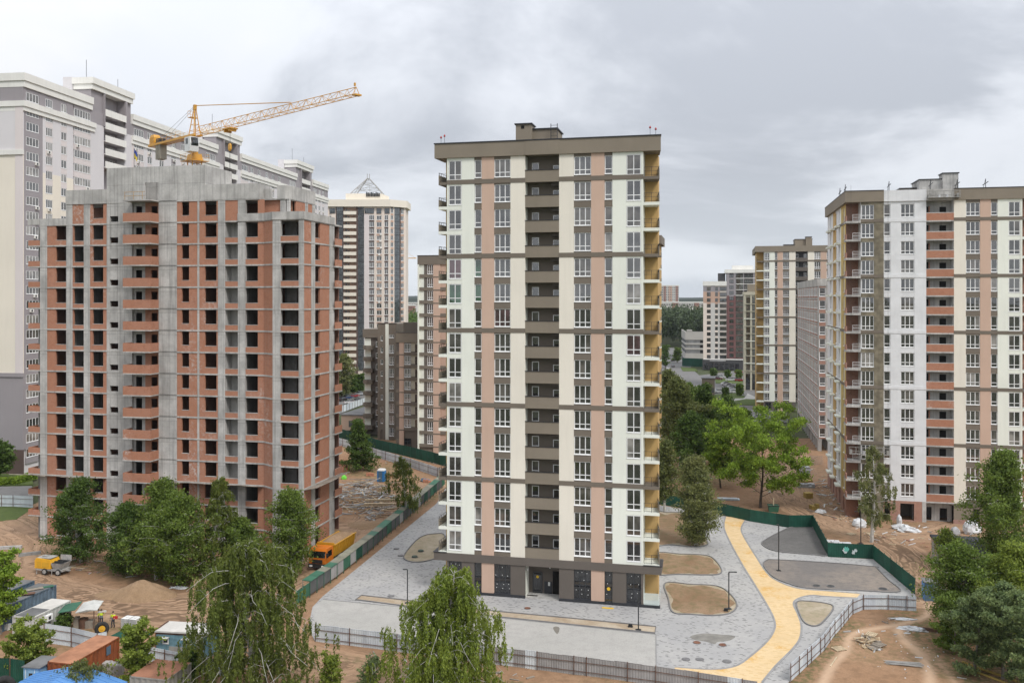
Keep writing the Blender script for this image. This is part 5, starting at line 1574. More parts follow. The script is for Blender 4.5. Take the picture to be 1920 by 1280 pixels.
for px, w in (([(1720, 1160), (1760, 1200), (1800, 1260), (1900, 1290)], 3.0), ([(110, 1040), (260, 1080), (420, 1100), (560, 1080)], 2.2), ([(1490, 1290), (1560, 1210), (1600, 1170)], 1.2),
              ([(640, 880), (700, 890), (760, 870)], 4), ([(600, 1100), (700, 1010), (820, 930)], .9), ([(90, 1190), (200, 1175)], 2.0), ([(1260, 900), (1340, 900), (1420, 890)], 5.0),
              ([(600, 1230), (800, 1260), (1000, 1290)], .8), ([(1520, 1000), (1545, 1050), (1640, 1062), (1712, 1125)], .8)):
    gmask = np.maximum(gmask, np.clip(1.4-dist_poly(GP(px))/w, 0, 1))
gmask = np.clip(gmask+.35*grass_amt, 0, 1)*(1-trk)
V = np.stack([gx, gy, np.clip(hgt, 0.0, .155)], -1).reshape(-1, 3)
idx = np.arange(nx*ny).reshape(ny, nx)
Q = np.stack([idx[:-1, :-1], idx[:-1, 1:], idx[1:, 1:], idx[1:, :-1]], -1).reshape(-1, 4)
def np_mesh(name, V, Q, mat, smooth=False):
    me = bpy.data.meshes.new(name); k = Q.shape[1]
    me.vertices.add(len(V)); me.vertices.foreach_set("co", np.ascontiguousarray(V, dtype=np.float32).ravel())
    me.loops.add(Q.size); me.loops.foreach_set("vertex_index", np.ascontiguousarray(Q, dtype=np.int32).ravel())
    me.polygons.add(len(Q)); me.polygons.foreach_set("loop_start", np.arange(0, Q.size, k, dtype=np.int32))
    try: me.polygons.foreach_set("loop_total", np.full(len(Q), k, dtype=np.int32))
    except Exception: pass
    me.materials.append(M[mat]); me.update(calc_edges=True)
    if smooth: me.polygons.foreach_set("use_smooth", np.ones(len(Q), dtype=bool))
    return me
me = np_mesh("earth_ground", V, Q, "earth", True)
ca = me.color_attributes.new("track", 'FLOAT_COLOR', 'POINT')
ca.data.foreach_set("color", np.stack([trk, np.clip(drk, 0, 1), gmask, np.clip(rutd/12, 0, 1)], -1).astype(np.float32).ravel())
tag(link("earth_ground", me), kind="structure")

def sheet(name, pts, z, mat, thick=.3):
    return struct(name, MB().prism(pts, z-thick, z), mat)
PZ = .18
plaza = GP([(590, 1203), (745, 1222), (930, 1248), (1100, 1268), (1230, 1285), (1400, 1312), (1462, 1300), (1481, 1278), (1520, 1244), (1545, 1220), (1564, 1193), (1581, 1174), (1598, 1152), (1618, 1143),
            (1718, 1146), (1716, 1117), (1637, 1050), (1553, 1046), (1524, 991), (1480, 991), (1407, 979), (1340, 965), (1235, 948), (836, 916), (818, 946), (605, 1120), (586, 1140), (578, 1178)])
sheet("paved_court", plaza, PZ, "paving_grey")
z7 = lambda p: [(1200+.2968*x, 900+.2968*y) for x, y in p]
yl = z7([(540, 235), (530, 300), (560, 380), (640, 530), (720, 660), (810, 810), (850, 900), (845, 960), (800, 1030), (700, 1120), (600, 1185), (450, 1205), (220, 1190)])
yr1 = z7([(672, 248), (640, 310), (660, 370), (740, 500), (800, 590), (860, 640), (990, 690), (1180, 708), (1392, 725)])
yr2 = z7([(1368, 752), (1180, 742), (1080, 735), (1000, 755), (970, 790), (1000, 860), (1020, 930), (1010, 1010), (960, 1080), (860, 1180), (770, 1290)])
YL, YR1, YR2 = (catmull(GP(p), False, 5) for p in (yl, yr1, yr2))
end = GP([(1330, 1306), (1262, 1278)])
sheet("yellow_path", YL+end[::-1]+YR2[::-1]+YR1[::-1], PZ+.012, "paving_yellow", .1)
km = MB(); ribbon(km, YL, .22, PZ-.05, PZ+.03, False); ribbon(km, YR1, .22, PZ-.05, PZ+.03, False); ribbon(km, YR2, .22, PZ-.05, PZ+.03, False)
struct("path_edging", km, "kerb_grey")

def bed(pts, mat, name="planting_bed", k=6, kerb="kerb_dark", z=PZ+.03, smooth=True, kw=.14, kz=.12):
    P = catmull(GP(pts), True, k) if smooth else GP(pts)
    o = struct(name, MB().prism(P, PZ-.1, z), mat)
    if mat == "soil":          # pale sandy margin left along the kerb
        cx_ = sum(p[0] for p in P)/len(P); cy_ = sum(p[1] for p in P)/len(P); r_ = random.Random(len(P))
        In = []
        for i, p in enumerate(P):
            k_ = .90+.05*math.sin(i*.9)+r_.uniform(-.02, .02); In.append((cx_+(p[0]-cx_)*k_, cy_+(p[1]-cy_)*k_))
        part("soil_surface", MB().prism(In, z-.05, z+.008), "soil", o); o.data.materials[0] = M["soil_pale"]
    part("kerb", ribbon(MB(), P, kw, PZ-.1, PZ+kz, True), kerb, o)
    return o
bed(z7([(60, 212), (160, 210), (290, 222), (380, 320), (425, 395), (415, 420), (330, 428), (200, 416), (60, 405)]), "soil")
bed(z7([(90, 472), (250, 475), (420, 485), (480, 520), (515, 575), (500, 602), (420, 608), (250, 604), (90, 598)]), "soil")
bed(z7([(160, 660), (320, 668), (490, 680), (575, 735), (612, 800), (570, 850), (460, 865), (320, 858), (208, 845), (180, 760)]), "soil")
bed(z7([(990, 782), (1060, 775), (1180, 790), (1222, 815), (1180, 880), (1120, 930), (1050, 918), (1010, 860)]), "soil_pale")
bed(z7([(772, 400), (850, 352), (945, 308), (1020, 302), (1088, 300)])+z7([(1140, 390), (1183, 482), (1100, 480), (950, 468), (850, 455), (790, 430)]), "asphalt", name="play_area")
bed(z7([(780, 540), (800, 516), (860, 512), (1180, 530), (1480, 556), (1500, 568), (1570, 640), (1640, 714), (1400, 708), (1060, 692), (930, 660), (850, 625), (805, 585)]), "asphalt_worn", name="play_area")
bed([(757, 1048), (763, 1035), (781, 1015), (796, 1006), (815, 1003), (832, 1004), (836, 1020), (832, 1042), (812, 1051), (788, 1056), (768, 1055)], "soil_pale")
pad = sheet("concrete_pad", GP([(587, 1140), (606, 1126), (761, 1141), (939, 1161), (1230, 1192), (1231, 1284), (930, 1247), (745, 1221), (592, 1202)]), PZ+.008, "pad_concrete", .1)
jm = MB()
ribbon(jm, GP([(606, 1126), (761, 1141), (939, 1161), (1230, 1192), (1231, 1284)]), .12, PZ-.05, PZ+.05, False)
struct("pad_edging", jm, "kerb_grey")
bed([(678, 1119), (760, 1128), (930, 1149), (1080, 1163), (1230, 1178), (1228, 1190), (1080, 1175), (930, 1159), (760, 1139), (667, 1127)], "soil_strip", smooth=False, kw=.15)
simple("mortar_patch", (.20, .19, .17), .95, .2, 1.2, 0); simple("patch_dark", (.18, .165, .14), .95, .2, 1.2, 0)
struct("mortar_patch", MB().prism(catmull(GP([(1295, 1195), (1320, 1190), (1350, 1192), (1378, 1195), (1368, 1203), (1345, 1206), (1340, 1210), (1322, 1205), (1302, 1202)])), PZ-.05, PZ+.01), "mortar_patch")
struct("mortar_patch", MB().prism(catmull(GP([(1037, 1180), (1043, 1177), (1049, 1180), (1047, 1189), (1043, 1190)])), PZ-.05, PZ+.016), "patch_dark")
# street, lawns and drives beyond the court
sheet("street", GP([(1238, 652), (1278, 652), (1290, 668), (1296, 690), (1325, 716), (1296, 725), (1262, 705), (1230, 690)]), .02, "road_grey", .2)
sheet("road", GP([(1250, 716), (1300, 705), (1402, 692), (1420, 712), (1432, 752), (1475, 772), (1478, 792), (1400, 790), (1350, 762), (1300, 740)]), .03, "road_grey", .2)
sheet("lawn", GP([(1322, 741), (1378, 737), (1397, 743), (1394, 747), (1330, 748)]), .12, "lawn")
sheet("lawn", GP([(1376, 752), (1400, 748), (1416, 749), (1416, 760), (1374, 760)]), .12, "lawn")
sheet("lawn", GP([(1276, 688), (1304, 690), (1308, 696), (1280, 696)]), .12, "lawn"); sheet("lawn", GP([(1340, 709), (1372, 711), (1400, 713), (1398, 719), (1342, 719)]), .12, "lawn")
sheet("sand_area", GP([(1325, 746), (1345, 746), (1346, 756), (1330, 756)]), .13, "yard_yellow")
sheet("footpath", GP([(1345, 748), (1396, 746), (1402, 738), (1416, 744), (1416, 748), (1380, 752), (1370, 765), (1345, 765)]), .10, "pad_concrete")
sheet("parking_lot", GP([(590, 765), (700, 733), (712, 745), (630, 778), (590, 790)]), .03, "road_grey", .2)
sheet("street", GP([(-80, 915), (60, 912), (62, 945), (-80, 952)]), .17, "road_grey", .2)
sheet("lawn", GP([(-80, 952), (30, 948), (64, 952), (30, 975), (-80, 985)]), .165, "lawn")
sheet("lawn", GP([(-140, 878), (60, 880), (62, 909), (-140, 912)]), .16, "lawn")
# far rolling wooded plain
hm = MB()
def ridge(R0, h0, h1, seed, n=160):
    r = random.Random(seed); top = []; 
    ph = [r.uniform(0, 6.28) for _ in range(6)]
    for i in range(n+1):
        a = R(-60+120*i/n); h = h0+(h1-h0)*(.5+.25*math.sin(a*9+ph[0])+.15*math.sin(a*23+ph[1])+.1*math.sin(a*57+ph[2]))
        top.append((R0*math.sin(a), R0*math.cos(a), h))
    for i in range(n):
        a, b = top[i], top[i+1]
        hm.poly([(a[0], a[1], -1), (b[0], b[1], -1), b, a]); f = 1.25
        hm.poly([a, b, (b[0]*f, b[1]*f, b[2]*.6), (a[0]*f, a[1]*f, a[2]*.6)])
ridge(3200, 18, 40, 3); ridge(5200, 30, 60, 8)
simple("far_wood", (.035, .05, .028), .95, .3, .01, 0)
struct("hills", hm, "far_wood")

# ================================================================== fences
simple("fence_green", (.014, .085, .056), .5, .2, .7, .35, .0, rvar=.5); simple("fence_green_pale", (.05, .15, .095), .55, .15, .7, .2, .2)
simple("sheet_zinc", (.55, .60, .645), .5, .12, .6, .3, .0, rvar=.3); simple("sheet_grey", (.31, .305, .30), .6, .12, .6, .25, .0)
simple("sheet_white", (.62, .67, .70), .5, .08, .6, .2, .0, rvar=.2); simple("rust", (.14, .075, .05), .85, .3, 1.5, .3)
simple("roof_sheet_olive", (.22, .215, .165), .8, .18, .7, .25); simple("sheet_dark", (.10, .105, .105), .6, .15, .6, .2)
def corr(w, h, mat, d=.035, pitch=.22, vertical=True):
    def f():
        m = MB(); n = max(4, int(w/pitch)*2)
        for i in range(n):
            x0, x1 = w*i/n, w*(i+1)/n; y0, y1 = (d if i % 2 else 0), (0 if i % 2 else d)
            m.poly([(x0, y0, 0), (x1, y1, 0), (x1, y1, h), (x0, y0, h)]); m.poly([(x0, y0+.008, h), (x1, y1+.008, h), (x1, y1+.008, 0), (x0, y0+.008, 0)])
        m.box(0, w, -.001, d+.009, h-.012, h)
        return m.mesh("sheet", mat)
    return cached(("corr",)+rk(w, h, mat, d), f)
def fence(name, label, px, h, mats, pw, post=None, rails=(), z=0.05, back=False, post_every=1, hvar=.0, ph=None):
    P = GP(px); r = thing(name, label, "fence", (P[0][0], P[0][1], z))
    for (a, b) in zip(P[:-1], P[1:]):
        A, B = Vector(a), Vector(b); L = (B-A).length; n = max(1, round(L/pw)); w = L/n; d = (B-A)/L; ang = math.atan2(d.y, d.x)
        for i in range(n):
            q = A+d*(i*w); mt = mats[rnd.randrange(len(mats))] if len(mats) > 1 else mats[0]
            link("sheet", corr(round(w, 3), h+round(rnd.choice((-1, 0, 0, 1))*hvar, 3), mt), r, (q.x-P[0][0], q.y-P[0][1], 0), ang)
            if post and i % post_every == 0:
                s = 1 if back else -1
                pm = cached(("post", post, ph or h), lambda: MB().box(-.032, .032, -.032, .032, -.1, (ph or h)+.1).mesh("post", post))
                link("post", pm, r, (q.x-P[0][0]-d.y*s*.09*1, q.y-P[0][1]+d.x*s*.09, 0), ang)
        for zz in rails:
            s = 1 if back else -1
            link("rail", MB().box(0, L, -.02, .02, zz-.022, zz+.022).mesh("rail", post), r, (A.x-P[0][0]-d.y*s*.045, A.y-P[0][1]+d.x*s*.045, 0), ang)
    return r
fence("sheet_fence", "pale zinc corrugated fence with rusty posts between the two weeping birches", [(592, 1204), (745, 1223), (860, 1238)], 1.8, ["sheet_zinc", "sheet_zinc", "sheet_white", "sheet_zinc"], 1.25, "rust", (.45, 1.3), post_every=3, hvar=.03)
fence("sheet_fence", "darker grey corrugated fence with rusty posts in front of the concrete pad's right half", [(860, 1238), (940, 1249), (1100, 1269), (1230, 1286), (1420, 1316)], 1.8, ["sheet_grey", "sheet_grey", "sheet_grey", "sheet_grey", "sheet_grey", "sheet_white"], 1.25, "rust", (.45, 1.3), post_every=3, hvar=.03)
fence("sheet_fence", "pale zinc fence with rusty rails curving past the small triangular bed", [(1481, 1280), (1520, 1245), (1545, 1221), (1564, 1194), (1581, 1175), (1598, 1153), (1618.5, 1144), (1665, 1144), (1718, 1147)], 1.7,
      ["sheet_zinc", "sheet_zinc", "sheet_white"], 1.15, "rust", (.5, 1.35), post_every=2, hvar=.02)
fence("green_fence", "dark green sheet fence along the far side of the court by the oak", [(1222, 944), (1340, 964), (1407, 979), (1480, 990.5), (1524, 990)], 2.0, ["fence_green"], 2.4, "fence_green", (), back=True, hvar=.0)
gf = fence("green_fence", "dark green sheet fence with white graffiti beside the two play areas", [(1524, 990), (1552.5, 1045), (1636.5, 1049), (1716, 1116)], 2.0, ["fence_green"], 2.2, "fence_green", (), back=True)
fence("green_fence", "dark green fence in front of the stepped brown block", [(600, 813), (640, 822), (706, 843), (770, 858), (838, 876)], 2.4, ["fence_green"], 2.6, "fence_green", ())
fence("sheet_fence", "grey sheet fence with dark posts behind the portable toilet", [(610, 830), (660, 842), (706, 858), (770, 877), (830, 898)], 1.9, ["sheet_zinc", "sheet_white"], 2.0, "rust", (.5, 1.4), post_every=2)
fence("sheet_fence", "pale zinc fence at the grass beyond the raw tower's corner", [(-40, 950), (25, 951), (62, 953)], 1.9, ["sheet_zinc", "sheet_white", "sheet_white"], 2.2, "rust", (.5, 1.4), post_every=2, z=.15)
fence("sheet_fence", "grey sheet fence with dark rails behind the orange container", [(84, 1206), (135, 1214), (182, 1226), (200, 1222)], 2.0, ["sheet_zinc", "sheet_white"], 2.0, "rust", (.6, 1.5), post_every=2)
fence("sheet_fence", "grey sheet fence below the turquoise cabin at the weeping birch", [(262, 1238), (310, 1248), (380, 1262), (430, 1272)], 1.5, ["sheet_zinc", "sheet_white"], 1.6, "rust", (.5, 1.2), post_every=2)
fence("green_fence", "low dark green fence in the yard's bottom corner", [(-10, 1278), (20, 1280), (46, 1284)], 2.2, ["fence_green"], 2.0, "rust", ())
# graffiti blots on the green fence
gp_ = GP([(1582, 1046), (1600, 1047)])
simple("graffiti_white", (.5, .55, .55), .7, .1); simple("graffiti_mint", (.12, .42, .34), .7, .1)
for (x, y, r, mt) in ((1583, 1046.4, .2, "graffiti_white"), (1584.5, 1046.5, .16, "graffiti_white"), (1586.5, 1046.6, .24, "graffiti_mint"), (1589.5, 1046.8, .14, "graffiti_mint"), (1600.5, 1047.3, .2, "graffiti_white"), (1604, 1047.4, .15, "graffiti_white")):
    X, Y = G(x, y); m = MB(); n = 12
    m.loft([[(r*1.2*math.cos(t*.524)*(1+.4*math.sin(t*2.3+x)), yy, 1.0+.25*math.sin(x*2.1)+r*1.4*math.sin(t*.524)*(1+.35*math.cos(t*3.1))) for t in range(n)] for yy in (-.075, -.065)])
    q = part("graffiti", m, mt, gf, (X-gf.location.x, Y-gf.location.y-.02, 0), math.atan2(G(1636.5, 1049)[1]-G(1552.5, 1045)[1], G(1636.5, 1049)[0]-G(1552.5, 1045)[0]))
# covered walkway along the left side of the court
wp = GP([(556, 1140), (581, 1122), (632, 1086), (700, 1031), (770, 969), (834, 912)])
wk = thing("covered_walkway", "fence of green and grey sheets under a narrow lean-to roof left of the court", "walkway", (wp[0][0], wp[0][1], .1))
for si, (a, b) in enumerate(zip(wp[:-1], wp[1:])):
    A, B = Vector(a), Vector(b); L = (B-A).length; n = max(1, round(L/2.1)); w = L/n; d = (B-A)/L; ang = math.atan2(d.y, d.x)
    for i in range(n):
        q = A+d*(i*w); rel = (q.x-wp[0][0], q.y-wp[0][1], 0)
        mt = "fence_green_pale" if si == 0 else rnd.choice(["fence_green", "fence_green_pale", "sheet_dark", "sheet_dark", "sheet_grey"])
        link("sheet", corr(round(w, 3), 1.5, mt), wk, (rel[0], rel[1], .35), ang)
        link("post", cached("wpost", lambda: MB().box(-.04, .04, -.04, .04, 0, 2.0).mesh("post", "fence_green_pale")), wk, rel, ang)
        if si > 0:
            rmt = rnd.choice(["roof_sheet_olive", "roof_sheet_olive", "roof_sheet_olive", "fence_green_pale"])
            rm_ = cached(("wroof", round(w, 3), rmt), lambda: MB().loft([[(-.02, -.1, 1.9), (w+.0, -.1, 1.9), (w, 1.0, 2.0), (-.02, 1.0, 2.0)], [(-.02, -.1, 1.96), (w, -.1, 1.96), (w, 1.0, 2.06), (-.02, 1.0, 2.06)]]).mesh("roof_sheet", rmt))
            o = link("roof_sheet", rm_, wk, (rel[0], rel[1], rnd.uniform(-.015, .03)), ang)
            link("back_post", cached("wpost2", lambda: MB().box(-.04, .04, .88, .96, 0, 2.0).mesh("back_post", "timber_grey")), wk, rel, ang)
# ================================================================== trees
def leafmat(name, col, hue=.35, trans=.45):
    m, nd, lk, b = base_mat(name)
    g = nd.new("ShaderNodeNewGeometry")
    v, raw = coords(nd, lk)
    f = noise(nd, lk, v, .55, 3)
    lt = (col[0]*1.7, col[1]*1.45, col[2]*1.2); dk = tuple(c*.5 for c in col)
    c = mixc(nd, lk, g.outputs["Random Per Island"], dk, lt)
    c = mixc(nd, lk, math_node(nd, lk, "MULTIPLY", rampv(nd, lk, f, .35, .65), hue), c, (col[0]*1.5, col[1]*1.15, col[2]*.8))
    lk.new(c, b.inputs["Base Color"]); b.inputs["Roughness"].default_value = .55; b.inputs["Specular IOR Level"].default_value = .25
    t = nd.new("ShaderNodeBsdfTranslucent"); lk.new(c, t.inputs[0])
    mx = nd.new("ShaderNodeMixShader"); mx.inputs[0].default_value = trans
    out = nd["Material Output"] if "Material Output" in nd else [n for n in nd if n.type == 'OUTPUT_MATERIAL'][0]
    lk.new(b.outputs[0], mx.inputs[1]); lk.new(t.outputs[0], mx.inputs[2]); lk.new(mx.outputs[0], out.inputs[0])
leafmat("leaf_dark", (0.077, 0.146, 0.036)); leafmat("leaf_mid", (0.122, 0.204, 0.045)); leafmat("leaf_birch", (.125, .182, .046))
leafmat("leaf_fresh", (0.179, 0.264, 0.052)); leafmat("leaf_bright", (.185, .315, .045)); leafmat("leaf_grey", (0.163, 0.208, 0.090))
leafmat("leaf_willow", (0.155, 0.236, 0.114)); leafmat("leaf_olive", (0.130, 0.175, 0.065)); leafmat("needle", (0.043, 0.074, 0.034), .25, .1)
simple("bark_birch", (.50, .48, .44), .85, .35, 2.5, .5, bump=.3); simple("bark_brown", (.085, .065, .05), .95, .3, 2.0, .3, bump=.4)
simple("bark_grey", (.20, .18, .155), .95, .3, 2.0, .3)

def leaf_cloud(name, P, S, mat, rs, hang=0.0, asp=.5):
    n = len(P)
    a = rs.normal(size=(n, 3)); a[:, 2] = a[:, 2]*(1-hang) - hang*2.2
    a /= np.linalg.norm(a, axis=1, keepdims=True)
    r = rs.normal(size=(n, 3)); b = np.cross(a, r); b /= np.linalg.norm(b, axis=1, keepdims=True)+1e-9
    S = S[:, None]
    V = np.stack([P+a*S, P+b*S*asp, P-a*S, P-b*S*asp], 1).reshape(-1, 3)
    return np_mesh(name, V, np.arange(n*4).reshape(n, 4), mat)

def tree(name, label, base, h, r, style, leaf, bark, seed, nl=12000, ls=.15, lean=(0, 0), cb=.22, group=None, cat="tree", sparse=1.0, stems=1, top=.97):
    rs = np.random.RandomState(seed); rr = random.Random(seed)
    root = thing(name, label, cat, (base[0], base[1], 0.0), rr.uniform(0, 6.28), group)
    tm = MB(); tw = []
    def trunk_pt(t, st): 
        ox, oy = st
        return Vector((ox*(.25+.75*t)+lean[0]*t*h+.03*h*math.sin(t*5+seed), oy*(.25+.75*t)+lean[1]*t*h+.02*h*math.cos(t*4+seed*2), h*t*top))
    sts = [(0, 0)] if stems == 1 else [(rr.uniform(-r*.32, r*.32), rr.uniform(-r*.32, r*.32)) for _ in range(stems)]
    rad0 = .016*h+.04
    nb = {'weep': 60, 'birch': 46, 'oak': 26, 'shrub': 22, 'cone': 46, 'thin': 26}[style]
    for st in sts:
        pts = [trunk_pt(t/8, st) for t in range(9)]
        tm.path(pts, [rad0*(1-.88*t/8)/len(sts)**.8 for t in range(9)], 7)
        nbs = nb if len(sts) == 1 else int(nb*.75)
        for i in range(nbs):
            t = cb+(.985-cb)*((i+rr.random())/nbs)
            p0 = trunk_pt(t, st); az = i*2.4+rr.uniform(-.5, .5)
            u = (t-cb)/(1-cb)
            if style == 'oak': prof = math.sqrt(max(0, 1-(u*1.15-.35)**2))*.98; up = .55+.5*u
            elif style == 'cone': prof = (1-u)**.8*.95+.10; up = .25
            elif style == 'shrub': prof = .95*math.sqrt(max(.05, 1-(u*1.1-.2)**2)); up = .25+.75*u
            elif style == 'weep': prof = (1-u**2.6)**.62*(.82+.18*min(1, u*3))+.08; up = .45+.35*u
            else: prof = (math.sin(math.pi*min(1, (u*.86+.13)**.75)))*.95+.10; up = .75 if style == 'birch' else .55
            L = r*prof*(rr.uniform(.7, 1.12) if style not in ('birch', 'weep') else rr.choice((.6, .85, 1.0, 1.0, 1.12))*rr.uniform(.9, 1.1) if style == 'weep' else rr.choice((.55, .8, 1.0, 1.0, 1.25))*rr.uniform(.85, 1.1))
            d = Vector((math.cos(az), math.sin(az), 0))
            droop = {'weep': .55, 'birch': .22, 'thin': .3, 'oak': .05, 'shrub': 0, 'cone': .1}[style]
            q = []
            for k in range(6):
                s = k/5; q.append(p0+d*L*s+Vector((0, 0, L*(up*s-droop*1.5*s*s)))+Vector((rr.uniform(-.1, .1), rr.uniform(-.1, .1), rr.uniform(-.06, .06)))*L*.5*s)
            tm.path(q, [max(.010, rad0*.24*(1-t*.55)*(1-.85*k/5)) for k in range(6)], 4)
            nt = 9 if style in ('weep', 'thin') else 8
            for k in range(nt):
                s = .22+.8*rr.random(); s = min(s, 1.0); a = q[min(4, int(s*5))]; b = q[min(5, int(s*5)+1)]; f = s*5-int(s*5)
                c = a.lerp(b, f)
                side = Vector((-d.y, d.x, 0))*rr.uniform(-1, 1)*L*.34*(.4+.6*s)+Vector((0, 0, rr.uniform(-.12, .25)*L*.4))
                e = c+side
                if rr.random() < .5: tm.path([c, c.lerp(e, .5)+Vector((0, 0, .05*L)), e], [.012, .009, .006], 3)
                tw.append((e, s, L, d))
    tw = [x for x in tw if rr.random() < sparse]
    per = max(3, int(nl/max(1, len(tw))))
    Ps, Ss = [], []
    for e, s, L, d in tw:
        e = np.array(e)
        if style in ('weep', 'thin'):
            ns = 3
            for _ in range(ns):
                m_ = max(2, per//ns); ln = rs.uniform(.5, 1.0)*min(2.1, .18*h)*(1.0 if style == 'weep' else .65)
                o = e+rs.normal(size=3)*np.array([.28, .28, .12])*max(.6, L*.22)
                t = rs.rand(m_); sway = rs.normal(size=2)*.18
                P = np.stack([o[0]+sway[0]*t*ln*.5, o[1]+sway[1]*t*ln*.5, o[2]-t*ln], 1)+rs.normal(size=(m_, 3))*np.array([.07, .07, .08])
                Ps.append(P)
        else:
            sg = {'birch': .36, 'oak': .42, 'shrub': .24, 'cone': .30}[style]*(.55+.05*h)
            m_ = per
            P = e+rs.normal(size=(m_, 3))*np.array([sg, sg, sg*.62]); 
            if style in ('birch', 'cone'): P[:, 2] -= np.abs(rs.normal(size=m_))*sg*.7
            Ps.append(P)
    P = np.concatenate(Ps); P[:, 2] = np.maximum(P[:, 2], .25)
    S = rs.uniform(.55, 1.25, len(P))*ls
    part("trunk", tm, bark, root)
    link("crown", leaf_cloud("crown", P, S, leaf, rs, .75 if style in ('weep', 'thin') else .25, .42 if style in ('weep', 'thin') else .6), root)
    return root

def T(x, y, top_y, half_w, *a, **k):
    """picture column, ground line, crown top and half width -> position, height, radius"""
    X, Y = G(x, y); sc = FPX/Y
    return (X, Y), (y-top_y)/sc, half_w/sc
def plant(x, y, ty, hw, name, label, style, leaf, bark, seed, **k):
    b, h, r = T(x, y, ty, hw)
    return tree(name, label, b, h, r, style, leaf, bark, seed, **k)

plant(468, 1306, 1004, 122, "weeping_birch", "big weeping birch with bare white branch tips in front of the yard fence", 'weep', "leaf_birch", "bark_birch", 11, nl=88000, ls=.13, cb=.16)
plant(844, 1322, 1062, 110, "weeping_birch", "light green weeping birch in front of the middle tower's entrance", 'weep', "leaf_fresh", "bark_birch", 12, nl=80000, ls=.125, cb=.12)
plant(148, 1056, 892, 50, "birch_tree", "dark green birch at the raw tower beside the yellow pump trailer", 'birch', "leaf_dark", "bark_birch", 21, nl=20000, ls=.15, cb=.03)
plant(238, 1078, 940, 54, "birch_tree", "low bushy dark birch beside the foot of the raw tower's stair core", 'birch', "leaf_dark", "bark_birch", 22, nl=18000, ls=.15, cb=.03)
plant(298, 1088, 895, 54, "birch_tree", "dense green birch behind the sand heap, its top before the brick balconies", 'birch', "leaf_mid", "bark_birch", 23, nl=22000, ls=.15, cb=.05)
plant(352, 1098, 920, 60, "birch_tree", "broad green birch in the clump, right behind the wooden crate", 'birch', "leaf_mid", "bark_birch", 24, nl=22000, ls=.15, cb=.05, stems=2)
plant(405, 1096, 880, 42, "birch_tree", "tallest thin birch of the clump with a white trunk showing near the top", 'thin', "leaf_birch", "bark_birch", 25, nl=16000, ls=.14, cb=.10)
plant(446, 1092, 968, 48, "birch_tree", "small birch at the right end of the clump under the concrete columns", 'birch', "leaf_mid", "bark_birch", 26, nl=14000, ls=.15, cb=.05)
plant(544, 1082, 914, 44, "birch_tree", "green birch group of thin stems beside the orange dump truck", 'birch', "leaf_mid", "bark_birch", 27, nl=22000, ls=.145, cb=.07, stems=3)
plant(674, 884, 782, 33, "birch_tree", "dark conical tree beside the stacked red bricks", 'cone', "leaf_dark", "bark_brown", 31, nl=12000, ls=.22, cb=.06)
plant(757, 974, 852, 38, "birch_tree", "sparse drooping birch beside the blue portable toilet", 'thin', "leaf_birch", "bark_birch", 32, nl=7500, ls=.17, cb=.2)
plant(1305, 1024, 852, 33, "birch_tree", "grey-green birch with several white stems in the brown bed at the tower's corner", 'birch', "leaf_grey", "bark_birch", 41, nl=30000, ls=.15, cb=.07, stems=4)
plant(1246, 962, 820, 26, "birch_tree", "slim birch right behind the yellow balconies of the middle tower", 'birch', "leaf_olive", "bark_birch", 42, nl=9000, ls=.2, cb=.2)
plant(1428, 952, 806, 104, "oak_tree", "wide bright green oak with a dark forked trunk behind the green fence", 'oak', "leaf_bright", "bark_brown", 43, nl=30000, ls=.21, cb=.12, sparse=.75)
plant(1352, 915, 822, 34, "oak_tree", "smaller bright green tree left of the wide oak", 'oak', "leaf_bright", "bark_brown", 44, nl=7000, ls=.25, cb=.25)
plant(1275, 880, 705, 42, "birch_tree", "tall olive birch of the thicket beyond the green fence, nearest the yellow balconies", 'birch', "leaf_olive", "bark_birch", 45, nl=15000, ls=.27, cb=.15)
plant(1318, 868, 718, 34, "birch_tree", "dark green tall tree of the thicket, its crown just left of the small pale building", 'birch', "leaf_dark", "bark_birch", 46, nl=13000, ls=.27, cb=.15)
plant(1298, 905, 770, 36, "birch_tree", "dense dark tree in the middle of the thicket behind the many-stemmed birch", 'birch', "leaf_dark", "bark_birch", 47, nl=13000, ls=.25, cb=.12)
plant(1366, 838, 738, 22, "birch_tree", "thin dark tree before the lawn between thicket and far tower", 'birch', "leaf_dark", "bark_brown", 48, nl=6000, ls=.27, cb=.15)
plant(1255, 822, 690, 26, "birch_tree", "brownish olive tree at the back of the thicket by the street", 'birch', "leaf_olive", "bark_brown", 49, nl=8000, ls=.3, cb=.15)
plant(1636, 1018, 828, 40, "birch_tree", "sparse leaning birch in front of the half-white cladding tower", 'thin', "leaf_grey", "bark_birch", 51, nl=10000, ls=.16, cb=.18, sparse=.8)
plant(1886, 1085, 838, 58, "birch_tree", "tall birch in front of the cream end of the cladding tower", 'birch', "leaf_mid", "bark_birch", 52, nl=30000, ls=.16, cb=.12)
plant(1800, 1196, 1012, 60, "birch_tree", "green birch with thin stems beside the blue booth at the dirt path", 'birch', "leaf_mid", "bark_birch", 53, nl=30000, ls=.13, cb=.05, stems=3)
plant(1898, 1210, 1015, 66, "birch_tree", "light yellow-green birch below the dark roofed shed", 'birch', "leaf_fresh", "bark_birch", 54, nl=30000, ls=.13, cb=.05)
plant(1880, 1272, 1118, 74, "willow_bush", "big blue-green willow bush in the bottom right corner", 'shrub', "leaf_willow", "bark_grey", 55, nl=30000, ls=.13, cb=.05)
plant(1940, 1310, 1150, 70, "willow_bush", "blue-green willow bush cut by the right picture edge", 'shrub', "leaf_willow", "bark_grey", 56, nl=14000, ls=.15, cb=.05)
